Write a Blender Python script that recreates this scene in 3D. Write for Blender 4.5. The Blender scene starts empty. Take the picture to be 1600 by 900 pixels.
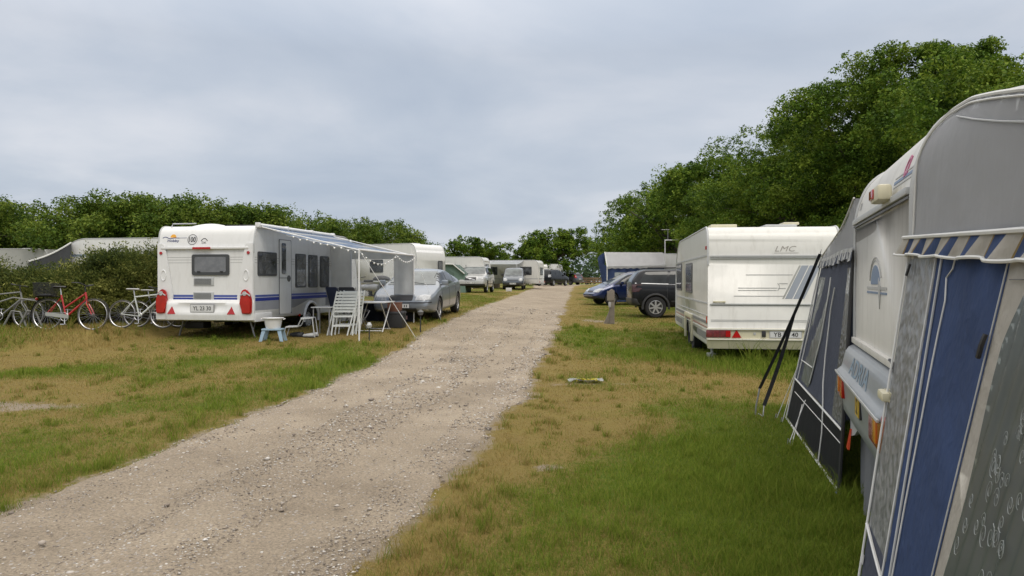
import bpy, bmesh, math, random
import numpy as np
from mathutils import Vector, Matrix
from mathutils.bvhtree import BVHTree
from math import sin, cos, radians as R, pi

C = bpy.context.scene
COL = C.collection
# ------------------------------------------------------------------ camera
H = 1.55; F = 1200.0; HZ = 437.0
cam_d = bpy.data.cameras.new('camera'); cam = bpy.data.objects.new('camera', cam_d); COL.objects.link(cam)
C.camera = cam
cam_d.sensor_width = 36; cam_d.lens = 36*F/1600; cam_d.clip_end = 3000; cam_d.clip_start = .05
PITCH = math.atan((450-HZ)/F)
cam.location = (0, 0, H); cam.rotation_euler = (pi/2-PITCH, 0, 0)
# ------------------------------------------------------------------ sky and sun
SUN_EL, SUN_AZ = 52, 158       # azimuth clockwise from +Y: behind the camera, to its right
W = bpy.data.worlds.new('World'); C.world = W; W.use_nodes = True
nt = W.node_tree; nt.nodes.clear()
def N(t, typ, **kw):
    n = t.nodes.new(typ)
    for k, v in kw.items():
        if k.startswith('i_'): n.inputs[k[2:].replace('_', ' ')].default_value = v
        else: setattr(n, k, v)
    return n
def L(t, a, b): t.links.new(a, b)
out = N(nt, 'ShaderNodeOutputWorld'); bg = N(nt, 'ShaderNodeBackground'); bg.inputs['Strength'].default_value = .1
sky = N(nt, 'ShaderNodeTexSky', sky_type='NISHITA', sun_disc=False, sun_elevation=R(SUN_EL), sun_rotation=R(SUN_AZ), air_density=1.2, dust_density=2)
tc = N(nt, 'ShaderNodeTexCoord'); sep = N(nt, 'ShaderNodeSeparateXYZ'); L(nt, tc.outputs['Generated'], sep.inputs[0])
za = N(nt, 'ShaderNodeMath', operation='MAXIMUM'); L(nt, sep.outputs['Z'], za.inputs[0]); za.inputs[1].default_value = 0
zb = N(nt, 'ShaderNodeMath', operation='ADD'); L(nt, za.outputs[0], zb.inputs[0]); zb.inputs[1].default_value = .16
dv = N(nt, 'ShaderNodeVectorMath', operation='DIVIDE'); L(nt, tc.outputs['Generated'], dv.inputs[0])
cz = N(nt, 'ShaderNodeCombineXYZ'); [L(nt, zb.outputs[0], cz.inputs[i]) for i in range(3)]; L(nt, cz.outputs[0], dv.inputs[1])
mp = N(nt, 'ShaderNodeMapping'); L(nt, dv.outputs[0], mp.inputs[0]); mp.inputs['Scale'].default_value = (.7, .62, .0); mp.inputs['Rotation'].default_value = (0, 0, R(-25)); mp.inputs['Location'].default_value = (1.3, .4, 0)
n1 = N(nt, 'ShaderNodeTexNoise'); L(nt, mp.outputs[0], n1.inputs['Vector']); n1.inputs['Scale'].default_value = 1.35; n1.inputs['Detail'].default_value = 9; n1.inputs['Roughness'].default_value = .52; n1.inputs['Distortion'].default_value = .25
cr = N(nt, 'ShaderNodeValToRGB'); L(nt, n1.outputs['Fac'], cr.inputs[0])
e = cr.color_ramp.elements; e[0].position = .30; e[0].color = (.375, .43, .52, 1); e[1].position = .70; e[1].color = (.60, .62, .67, 1)
m = e.new(.5); m.color = (.46, .505, .58, 1)
# brighter towards the zenith as an overcast sky is, a little whiter low down
zr = N(nt, 'ShaderNodeMapRange'); L(nt, sep.outputs['Z'], zr.inputs['Value']); zr.inputs['From Min'].default_value = .28; zr.inputs['From Max'].default_value = .85; zr.inputs['To Min'].default_value = 8.7; zr.inputs['To Max'].default_value = 24
zw = N(nt, 'ShaderNodeMapRange'); L(nt, sep.outputs['Z'], zw.inputs['Value']); zw.inputs['From Min'].default_value = .3; zw.inputs['From Max'].default_value = .7
mw = N(nt, 'ShaderNodeMix', data_type='RGBA'); L(nt, zw.outputs[0], mw.inputs['Factor']); L(nt, cr.outputs[0], mw.inputs['A']); mw.inputs['B'].default_value = (.60, .575, .54, 1)
vs = N(nt, 'ShaderNodeVectorMath', operation='SCALE'); L(nt, mw.outputs['Result'], vs.inputs[0]); L(nt, zr.outputs[0], vs.inputs['Scale'])
mx = N(nt, 'ShaderNodeMix', data_type='RGBA'); mx.inputs['Factor'].default_value = .93
L(nt, sky.outputs[0], mx.inputs['A']); L(nt, vs.outputs[0], mx.inputs['B'])
L(nt, mx.outputs['Result'], bg.inputs['Color']); L(nt, bg.outputs[0], out.inputs[0])
sd = bpy.data.lights.new('sun', 'SUN'); sd.energy = .9; sd.angle = R(25); sd.color = (1, .94, .85)
sun = bpy.data.objects.new('sun', sd); COL.objects.link(sun)
sv = Vector((sin(R(SUN_AZ))*cos(R(SUN_EL)), cos(R(SUN_AZ))*cos(R(SUN_EL)), sin(R(SUN_EL))))
sun.rotation_euler = sv.to_track_quat('Z', 'Y').to_euler(); sun.location = sv*50
C.view_settings.view_transform = 'Standard'; C.view_settings.look = 'None'; C.view_settings.gamma = 1
C.view_settings.exposure = 0.45

# ------------------------------------------------------------------ terrain height
_ld = [-40, 8, 12, 15, 17.4, 21.7, 24.4, 30, 42, 55, 78, 96, 104, 130, 200, 400, 3000]
_lz = [0, 0, .03, .09, .18, .40, .50, .62, .76, .74, .90, .93, .90, -.3, -1.6, -2, -2]
_rd = [-40, 10, 16, 25.6, 37, 55, 78, 96, 104, 130, 200, 400, 3000]
_rz = [0, 0, .04, .2, .3, .6, .90, .93, .90, -.3, -1.6, -2, -2]
_dd = np.arange(-40, 420, .5)
def _sm(d, z):
    a = np.interp(_dd, d, z); k = np.hanning(9); k /= k.sum()
    return np.convolve(np.pad(a, 4, 'edge'), k, 'valid')
_L, _R = _sm(_ld, _lz), _sm(_rd, _rz)
def sst(a, b, x):
    t = np.clip((x-a)/(b-a), 0, 1); return t*t*(3-2*t)
def G(x, y):
    x = np.asarray(x, float); y = np.asarray(y, float)
    w = sst(-2.5, 4, x)
    g = np.interp(y, _dd, _L)*(1-w)+np.interp(y, _dd, _R)*w
    bank = sst(-8.2, -9.3, x)*sst(15.2, 16.9, y)*(1-sst(26, 40, y))*.27
    return g+bank
def g1(x, y): return float(G(x, y))
FW = Vector((0, cos(PITCH), -sin(PITCH))); UP = Vector((0, sin(PITCH), cos(PITCH))); CAM = Vector((0, 0, H))
def ray(px, py): return FW+Vector((1, 0, 0))*((px-800)/F)+UP*((450-py)/F)
def hit(px, py, P, n):
    d = ray(px, py); n = Vector(n); return CAM+d*((Vector(P)-CAM).dot(n)/d.dot(n))
def ground(px, py):
    d = ray(px, py); t = np.arange(1.5, 300, .01)
    z = H+d.z*t; g = G(d.x*t, d.y*t); i = int(np.argmax(z < g)) or len(t)-1
    return Vector((d.x*t[i], d.y*t[i], float(g[i])))
def at(px, d): return (px-800)/F*d

# ------------------------------------------------------------------ noise in numpy
class VN:
    def __init__(s, seed): s.g = np.random.RandomState(seed).rand(256, 256)
    def n(s, x, y):
        xi = np.floor(x).astype(int); yi = np.floor(y).astype(int); fx = x-xi; fy = y-yi
        fx = fx*fx*(3-2*fx); fy = fy*fy*(3-2*fy); g = s.g
        a = g[xi & 255, yi & 255]; b = g[(xi+1) & 255, yi & 255]; c = g[xi & 255, (yi+1) & 255]; d = g[(xi+1) & 255, (yi+1) & 255]
        return (a*(1-fx)+b*fx)*(1-fy)+(c*(1-fx)+d*fx)*fy
    def f(s, x, y, o=4):
        r = 0; a = .5; t = 0
        for i in range(o): r = r+a*s.n(x*2**i+i*17.3, y*2**i+i*9.1); t += a; a *= .55
        return r/t
vn = VN(3); vn2 = VN(8)

# ------------------------------------------------------------------ materials
_m = {}
def mat(name, col, rough=.5, metal=0, var=.06, scale=3, bump=0, bs=60, coat=0, spec=.5, dirt=0, trans=0, alpha=1, bd=.02):
    if name in _m: return _m[name]
    m = bpy.data.materials.new(name); m.use_nodes = True; t = m.node_tree; b = t.nodes['Principled BSDF']; _m[name] = m
    tcn = N(t, 'ShaderNodeTexCoord'); nz = N(t, 'ShaderNodeTexNoise'); nz.inputs['Scale'].default_value = scale; nz.inputs['Detail'].default_value = 5
    L(t, tcn.outputs['Object'], nz.inputs['Vector'])
    rp = N(t, 'ShaderNodeValToRGB'); L(t, nz.outputs['Fac'], rp.inputs[0])
    rp.color_ramp.elements[0].position = .3; rp.color_ramp.elements[1].position = .7
    rp.color_ramp.elements[0].color = (*[c*(1-var) for c in col], 1); rp.color_ramp.elements[1].color = (*[min(1, c*(1+var)) for c in col], 1)
    src = rp.outputs[0]
    if dirt:
        n2 = N(t, 'ShaderNodeTexNoise'); n2.inputs['Scale'].default_value = 5; n2.inputs['Detail'].default_value = 8; n2.inputs['Roughness'].default_value = .7
        mpp = N(t, 'ShaderNodeMapping'); mpp.inputs['Scale'].default_value = (1.6, 1.6, .35); L(t, tcn.outputs['Object'], mpp.inputs[0]); L(t, mpp.outputs[0], n2.inputs['Vector'])
        mr = N(t, 'ShaderNodeMapRange'); mr.inputs['From Min'].default_value = .5; mr.inputs['From Max'].default_value = .8; mr.inputs['To Max'].default_value = dirt; L(t, n2.outputs['Fac'], mr.inputs['Value'])
        mm = N(t, 'ShaderNodeMix', data_type='RGBA'); L(t, mr.outputs[0], mm.inputs['Factor']); L(t, src, mm.inputs['A']); mm.inputs['B'].default_value = (.22, .2, .15, 1); src = mm.outputs['Result']
    L(t, src, b.inputs['Base Color'])
    b.inputs['Roughness'].default_value = rough; b.inputs['Metallic'].default_value = metal; b.inputs['Coat Weight'].default_value = coat
    b.inputs['Specular IOR Level'].default_value = spec; b.inputs['Transmission Weight'].default_value = trans; b.inputs['Alpha'].default_value = alpha
    if coat: b.inputs['Coat Roughness'].default_value = .06
    if bump:
        n3 = N(t, 'ShaderNodeTexNoise'); n3.inputs['Scale'].default_value = bs; n3.inputs['Detail'].default_value = 4; L(t, tcn.outputs['Object'], n3.inputs['Vector'])
        bp = N(t, 'ShaderNodeBump'); bp.inputs['Strength'].default_value = bump; bp.inputs['Distance'].default_value = bd; L(t, n3.outputs['Fac'], bp.inputs['Height']); L(t, bp.outputs[0], b.inputs['Normal'])
    return m
white = mat('caravan_white', (.72, .72, .71), .32, coat=.3, dirt=.22, var=.02)
cream = mat('caravan_cream', (.65, .64, .60), .36, coat=.2, dirt=.3, var=.03)
oldwhite = mat('weathered_white', (.63, .615, .575), .42, dirt=.42, var=.05)
creamp = mat('cream_plastic', (.62, .58, .42), .4, dirt=.3)
wplast = mat('white_plastic', (.74, .74, .74), .35, dirt=.12)
greyp = mat('grey_plastic', (.25, .275, .30), .45, dirt=.2)
lgrey = mat('light_grey_plastic', (.45, .46, .46), .45, dirt=.1)
silver = mat('aluminium', (.55, .55, .56), .35, metal=.8)
steel = mat('galvanised_steel', (.33, .33, .34), .45, metal=.6)
black = mat('black_rubber', (.018, .018, .019), .8, bump=.2)
blackp = mat('black_plastic', (.03, .03, .032), .5)
frameg = mat('window_frame_grey', (.055, .058, .062), .42)
glass = mat('dark_window_glass', (.06, .064, .068), .06, coat=.3, spec=.6, var=.9, scale=3.5)  # lighter blotches in the colour stand in for reflections and curtains
glassg = mat('grey_window_blind_glass', (.16, .165, .175), .12, coat=.3, var=.15, scale=9)
cglass = mat('car_glass', (.015, .018, .02), .05, coat=0, spec=.35, var=.5, scale=2.5)
cglassl = mat('windscreen_glass', (.09, .105, .105), .06, coat=.4, spec=.6, var=.5, scale=2.5)
redl = mat('red_lens', (.40, .012, .012), .15, coat=.5, var=.18, scale=7)
ored = mat('orange_red_reflector', (.62, .07, .02), .3)
amber = mat('amber_lens', (.62, .22, .03), .2, coat=.4)
clear = mat('clear_lamp_lens', (.42, .43, .44), .08, coat=.6, var=.35, scale=20)
plate = mat('plate_white', (.62, .62, .62), .4); ptxt = mat('plate_lettering', (.02, .02, .02), .5)
blue1 = mat('stripe_blue', (.07, .10, .32), .4); blue2 = mat('stripe_navy', (.02, .035, .24), .4); sgrey = mat('stripe_grey', (.30, .31, .34), .4)
lgline = mat('groove_grey', (.42, .42, .415), .5); dgline = mat('seam_grey', (.12, .12, .12), .5)

def see_through_cloth(m, f):
    t = m.node_tree; b = t.nodes['Principled BSDF']; src = b.inputs['Base Color'].links[0].from_socket
    tr = N(t, 'ShaderNodeBsdfTranslucent'); L(t, src, tr.inputs[0]); ms = N(t, 'ShaderNodeMixShader'); ms.inputs[0].default_value = f
    L(t, b.outputs[0], ms.inputs[1]); L(t, tr.outputs[0], ms.inputs[2]); L(t, ms.outputs[0], t.nodes['Material Output'].inputs[0]); return m
# ------------------------------------------------------------------ mesh builder
class MB:
    def __init__(s): s.bm = bmesh.new()
    def add(s, vs, fs, mi=0, M=None):
        v = [s.bm.verts.new(M @ Vector(p) if M else p) for p in vs]; o = []
        for f in fs:
            try:
                ff = s.bm.faces.new([v[i] for i in f]); ff.material_index = mi; o.append(ff)
            except ValueError: pass
        return v, o
    def box(s, c, d, M=None, bev=0, mi=0):
        x, y, z = c; a, b, h = d[0]/2, d[1]/2, d[2]/2
        vs = [(x+i*a, y+j*b, z+k*h) for k in (-1, 1) for j in (-1, 1) for i in (-1, 1)]
        v, f = s.add(vs, [(0, 2, 3, 1), (4, 5, 7, 6), (0, 1, 5, 4), (2, 6, 7, 3), (0, 4, 6, 2), (1, 3, 7, 5)], mi, M)
        if bev:
            ed = list({e for q in f for e in q.edges}); bmesh.ops.bevel(s.bm, geom=ed, offset=bev, segments=2, affect='EDGES', profile=.6)
        return s
    def cyl(s, p, q, r, r2=None, n=12, mi=0, cap=True):
        p, q = Vector(p), Vector(q); r2 = r if r2 is None else r2; d = (q-p).normalized()
        a = d.orthogonal().normalized(); b = d.cross(a)
        vs = [p+(a*cos(2*pi*i/n)+b*sin(2*pi*i/n))*r for i in range(n)]+[q+(a*cos(2*pi*i/n)+b*sin(2*pi*i/n))*r2 for i in range(n)]
        fs = [(i, (i+1) % n, n+(i+1) % n, n+i) for i in range(n)]
        if cap: fs += [tuple(range(n-1, -1, -1)), tuple(range(n, 2*n))]
        s.add(vs, fs, mi); return s
    def tube(s, pts, r, n=6, mi=0, closed=False):
        P = [Vector(p) for p in pts]; m_ = len(P); vs = []; up = None
        rr = r if hasattr(r, '__len__') else [r]*m_
        for i in range(m_):
            t = (P[(i+1) % m_]-P[i-1]) if closed else (P[min(i+1, m_-1)]-P[max(i-1, 0)])
            t = t.normalized() if t.length > 1e-9 else Vector((0, 0, 1))
            if up is None: up = t.orthogonal().normalized()
            up = (up-t*up.dot(t)); up = up.normalized() if up.length > 1e-6 else t.orthogonal().normalized(); b = t.cross(up)
            vs += [P[i]+(up*cos(2*pi*k/n)+b*sin(2*pi*k/n))*rr[i] for k in range(n)]
        fs = []
        for i in range(m_ if closed else m_-1):
            j = (i+1) % m_
            fs += [(i*n+k, i*n+(k+1) % n, j*n+(k+1) % n, j*n+k) for k in range(n)]
        if not closed: fs += [tuple(range(n-1, -1, -1)), tuple((m_-1)*n+k for k in range(n))]
        s.add(vs, fs, mi); return s
    def slab(s, pts, off, mi=0):      # a polygon in space given thickness along the vector off
        n = len(pts); off = Vector(off); P = [Vector(p) for p in pts]
        s.add(P+[p+off for p in P], [tuple(range(n-1, -1, -1)), tuple(range(n, 2*n))]+[(i, (i+1) % n, n+(i+1) % n, n+i) for i in range(n)], mi); return s
    def grid(s, fn, nu, nv, mi=None, thick=None):
        vs = [fn(i/nu, j/nv) for i in range(nu+1) for j in range(nv+1)]
        fs = []; ms = []
        for i in range(nu):
            for j in range(nv):
                fs.append((i*(nv+1)+j, (i+1)*(nv+1)+j, (i+1)*(nv+1)+j+1, i*(nv+1)+j+1)); ms.append(mi(i, j) if callable(mi) else (mi or 0))
        v, f = s.add(vs, fs)
        for a, b in zip(f, ms): a.material_index = b
        if thick:
            r = bmesh.ops.solidify(s.bm, geom=f, thickness=thick)
        return s
    def ball(s, c, r, n=8, sc=(1, 1, 1), mi=0):
        M = Matrix.Translation(c) @ Matrix.Diagonal((*[r*q for q in sc], 1))
        g = bmesh.ops.create_icosphere(s.bm, subdivisions=2 if n > 6 else 1, radius=1, matrix=M)
        for v in g['verts']:
            for f in v.link_faces: f.material_index = mi
        return s
    def build(s, name, ms, parent=None, smooth=True, ang=35, norm=True):
        if norm: bmesh.ops.recalc_face_normals(s.bm, faces=s.bm.faces)
        me = bpy.data.meshes.new(name); s.bm.to_mesh(me); s.bm.free()
        for q in (ms if isinstance(ms, (list, tuple)) else [ms]): me.materials.append(q)
        if smooth:
            me.polygons.foreach_set('use_smooth', [True]*len(me.polygons)); me.set_sharp_from_angle(angle=R(ang))
        o = bpy.data.objects.new(name, me); COL.objects.link(o)
        if parent: o.parent = parent
        return o
def tag(o, label=None, cat=None, group=None, kind=None):
    if label: o['label'] = label
    if cat: o['category'] = cat
    if group: o['group'] = group
    if kind: o['kind'] = kind
    return o
def thing(name, label, cat, loc=(0, 0, 0), rz=0, group=None, M=None):
    o = bpy.data.objects.new(name, None); COL.objects.link(o); o.empty_display_size = .2
    if M: o.matrix_world = M
    else: o.location = loc; o.rotation_euler = (0, 0, rz)
    return tag(o, label, cat, group)
def bake(o):
    dg = bpy.context.evaluated_depsgraph_get(); dg.update()
    me = bpy.data.meshes.new_from_object(o.evaluated_get(dg)); o.modifiers.clear(); o.data = me; return o
def bvh(o):
    me = o.data; return BVHTree.FromPolygons([v.co.copy() for v in me.vertices], [tuple(p.vertices) for p in me.polygons])
DIRS = {'rear': (lambda a, b: Vector((a, -9, b)), Vector((0, 1, 0))), 'front': (lambda a, b: Vector((a, 9, b)), Vector((0, -1, 0))),
        'right': (lambda a, b: Vector((9, a, b)), Vector((-1, 0, 0))), 'left': (lambda a, b: Vector((-9, a, b)), Vector((1, 0, 0))),
        'top': (lambda a, b: Vector((a, b, 9)), Vector((0, 0, -1)))}
def cast(tree, face, a, b, off):
    o, d = DIRS[face]; h = tree.ray_cast(o(a, b), d)
    if h[0] is None: return None
    n = h[1] if h[1].dot(d) < 0 else -h[1]
    return h[0]+n*off
def drape(mb, tree, face, poly, off=.004, step=.1, mi=0, rim=.012):
    """lay a flat outline on the curved skin under it, with a thin edge of its own"""
    b2 = bmesh.new(); b2.faces.new([b2.verts.new((p[0], p[1], 0)) for p in poly])
    xs = [p[0] for p in poly]; ys = [p[1] for p in poly]
    for ax, lo, hi in ((0, min(xs), max(xs)), (1, min(ys), max(ys))):
        k = int((hi-lo)/step)
        for i in range(1, k+1):
            c = lo+(hi-lo)*i/(k+1); co = (c, 0, 0) if ax == 0 else (0, c, 0); no = (1, 0, 0) if ax == 0 else (0, 1, 0)
            bmesh.ops.bisect_plane(b2, geom=b2.verts[:]+b2.edges[:]+b2.faces[:], plane_co=co, plane_no=no, dist=1e-5)
    bmesh.ops.triangulate(b2, faces=[f for f in b2.faces if len(f.verts) > 4])
    mp_ = {}; ok = True; o, d = DIRS[face]
    for v in b2.verts:
        mp_[v] = cast(tree, face, v.co.x, v.co.y, off)
    good = [p for p in mp_.values() if p]
    if not good: b2.free(); return
    axis = 1 if face in ('rear', 'front') else (0 if face in ('left', 'right') else 2)
    for v, p in mp_.items():
        if p is None:
            q = o(v.co.x, v.co.y); best = min(good, key=lambda g_: (g_-q).length_squared-(g_[axis]-q[axis])**2); q[axis] = best[axis]; mp_[v] = q
    nv = {v: mb.bm.verts.new(p) for v, p in mp_.items()}
    for f in b2.faces:
        try: mb.bm.faces.new([nv[v] for v in f.verts]).material_index = mi
        except ValueError: pass
    for e_ in b2.edges:
        if len(e_.link_faces) == 1:
            a, c = e_.verts; A, B = nv[a], nv[c]
            A2 = mb.bm.verts.new(A.co+d*(rim+off)); B2 = mb.bm.verts.new(B.co+d*(rim+off))
            mb.bm.faces.new([A, B, B2, A2]).material_index = mi
    b2.free()
def rect(x0, z0, x1, z1, r=0, n=4):
    x0, x1 = min(x0, x1), max(x0, x1); z0, z1 = min(z0, z1), max(z0, z1)
    if not r: return [(x0, z0), (x1, z0), (x1, z1), (x0, z1)]
    r = min(r, (x1-x0)/2.01, (z1-z0)/2.01); o = []
    for cx, cz_, a0 in ((x1-r, z0+r, -90), (x1-r, z1-r, 0), (x0+r, z1-r, 90), (x0+r, z0+r, 180)):
        for i in range(n+1): a = R(a0+90*i/n); o.append((cx+r*cos(a), cz_+r*sin(a)))
    return o
def ell(cx, cz_, rx, rz, n=16, a0=0, a1=360):
    return [(cx+rx*cos(R(a0+(a1-a0)*i/n)), cz_+rz*sin(R(a0+(a1-a0)*i/n))) for i in range(n if a1-a0 >= 360 else n+1)]
def line2(p, q, w):
    p, q = Vector(p), Vector(q); d = (q-p).normalized(); n = Vector((-d.y, d.x))*w/2
    return [tuple(p-n), tuple(q-n), tuple(q+n), tuple(p+n)]
def text(s, size=1, shear=0, bold=0):
    cu = bpy.data.curves.new('t', 'FONT'); cu.body = s; cu.size = size; cu.shear = shear; cu.offset = bold; cu.resolution_u = 3
    o = bpy.data.objects.new('t', cu); COL.objects.link(o); dg = bpy.context.evaluated_depsgraph_get(); dg.update()
    me = bpy.data.meshes.new_from_object(o.evaluated_get(dg)); vs = [v.co.copy() for v in me.vertices]; fs = [tuple(p.vertices) for p in me.polygons]
    bpy.data.objects.remove(o); bpy.data.curves.remove(cu); bpy.data.meshes.remove(me); return vs, fs
def writing(mb, s, box, place, shear=0, bold=0, mi=0, mirror=False):
    """writing stretched into box=(a0,b0,a1,b1) of a surface; place(a,b) gives the point in space"""
    vs, fs = text(s, 1, shear, bold); x0 = min(v.x for v in vs); x1 = max(v.x for v in vs); y0 = min(v.y for v in vs); y1 = max(v.y for v in vs)
    a0, b0, a1, b1 = box; P = []
    for v in vs:
        u = (v.x-x0)/(x1-x0); w = (v.y-y0)/(y1-y0)
        if mirror: u = 1-u
        P.append(place(a0+(a1-a0)*u, b0+(b1-b0)*w))
    if None in P: return
    mb.add(P, fs, mi)
# ================================================================== THE GROUND
road_l = [(-300, 905), (-120, 835), (0, 790), (120, 742), (250, 694), (330, 662), (450, 618), (560, 573), (610, 545), (650, 520), (700, 497), (740, 481), (775, 469), (800, 461), (818, 454), (832, 450)]
road_r = [(430, 1000), (560, 890), (640, 800), (700, 735), (760, 680), (800, 640), (835, 590), (858, 545), (872, 510), (880, 490), (886, 473), (890, 462), (893, 455), (898, 450)]
PL = [ground(*p) for p in road_l]; PR = [ground(*p) for p in road_r]
def edge_x(P):
    y = np.array([p.y for p in P]); x = np.array([p.x for p in P]); i = np.argsort(y); y = y[i]; x = x[i]
    return lambda q: np.interp(q, y, x)
_yl = sorted([(p.y, p.x) for p in PL]); _yr = sorted([(p.y, p.x) for p in PR])
# beyond the frame the road runs on the way it comes
_yl = [(-30, -6.5)]+[q for q in _yl if q[0] < 72]+[(80, 1.9), (94, 2.6), (125, 9.5)]
_yr = [(-30, -2.6)]+[q for q in _yr if q[0] < 66]+[(78, 6.3), (92, 8.6), (125, 17)]
RL = lambda y: np.interp(y, [a for a, b in _yl], [b for a, b in _yl])
RR = lambda y: np.interp(y, [a for a, b in _yr], [b for a, b in _yr])
def rl_n(y): return RL(y)+.20+(vn.f(y*.9, y*0+3.3)-.5)*.25+(vn.f(y*4, y*0+7.7)-.5)*.16
def rr_n(y): return RR(y)+(vn.f(y*.8, y*0+1.3)-.5)*.5+(vn.f(y*4, y*0+5.7)-.5)*.16
def dist_road(x, y):      # signed distance outwards from the verge
    return np.where(x < (RL(y)+RR(y))/2, rl_n(y)-x, x-rr_n(y))
def blob(x, y, cx, cy, rx, ry): return np.exp(-(((x-cx)/rx)**2+((y-cy)/ry)**2))
def dryness(x, y):
    d = dist_road(x, y); n = vn2.f(x*.35, y*.22, 5); n2_ = vn.f(x*1.1+40, y*.8, 4); left = x < (RL(y)+RR(y))/2
    right = .22+.85*np.exp(-np.clip(d, 0, 9)/.75)+.55*blob(x, y, 2.0, 10.3, 2.2, 2.1)+.42*blob(x, y, 3.2, 12, 1.6, 1.6)+.25*sst(14, 22, y)-.6*blob(x, y, 4.3, 14.3, 1.9, 1.6)-.45*blob(x, y, 2, 5.4, 2.2, 2.4)-.3*blob(x, y, 1.6, 21, 1.5, 5)+.55*blob(x, y, 1.95, 6.0, .35, .35)+.45*blob(x, y, 1.4, 8.2, .8, .5)
    lef = .78-.14*blob(d, y, .5, 10, .5, 6.5)-.35*blob(x, y, -4.3, 6.2, 1.7, 1.3)-.5*blob(x, y, -7.7, 12.4, 1.3, 1.1)+.25*blob(x, y, -6, 10.4, 3, 1.5)-.3*blob(x, y, -4.5, 9.2, 1.2, .5)-.25*sst(19, 26, y)
    v = np.where(left, lef, right)+(n-.5)*1.35+(n2_-.5)*1.1
    return np.clip(v, 0, 1)
def bare(x, y):
    b = .9*blob(x, y, -6.4, 9.3, 1.1, .55)+.9*blob(x, y, .28, 6.35, .16, .14)+.8*blob(x, y, 2.75, 24.5, .6, .9)+.5*blob(x, y, 1.2, 11.3, 1.0, .25)+.55*np.exp(-np.clip(dist_road(x, y), 0, 5)/.16)
    return np.clip((b+(vn.f(x*3, y*3)-.5)*.9)*1.0, 0, 1)*(b > .12)
def setattr_f(me, name, arr):
    a = me.attributes.new(name, 'FLOAT', 'POINT'); a.data.foreach_set('value', np.asarray(arr, np.float32))
def np_mesh(name, V, Fq, mats, smooth=True):
    me = bpy.data.meshes.new(name); V = np.asarray(V, np.float32); Fq = np.asarray(Fq, np.int32); k = Fq.shape[1]
    me.vertices.add(len(V)); me.vertices.foreach_set('co', V.ravel()); me.loops.add(Fq.size); me.loops.foreach_set('vertex_index', Fq.ravel())
    me.polygons.add(len(Fq)); me.polygons.foreach_set('loop_start', np.arange(0, Fq.size, k, dtype=np.int32)); me.polygons.foreach_set('loop_total', np.full(len(Fq), k, np.int32))
    me.update(); me.validate()
    if smooth: me.polygons.foreach_set('use_smooth', np.ones(len(me.polygons), bool))
    for m_ in mats: me.materials.append(m_)
    return me
def grid_faces(nx, ny):
    i, j = np.meshgrid(np.arange(nx-1), np.arange(ny-1), indexing='ij'); a = (i*ny+j).ravel()
    return np.stack([a, a+ny, a+ny+1, a+1], 1)
GREEN = (.108, .178, .019); GREEN2 = (.24, .285, .042); DRY = (.39, .275, .105); DRY2 = (.245, .195, .06); SOIL = (.35, .29, .215)
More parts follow.
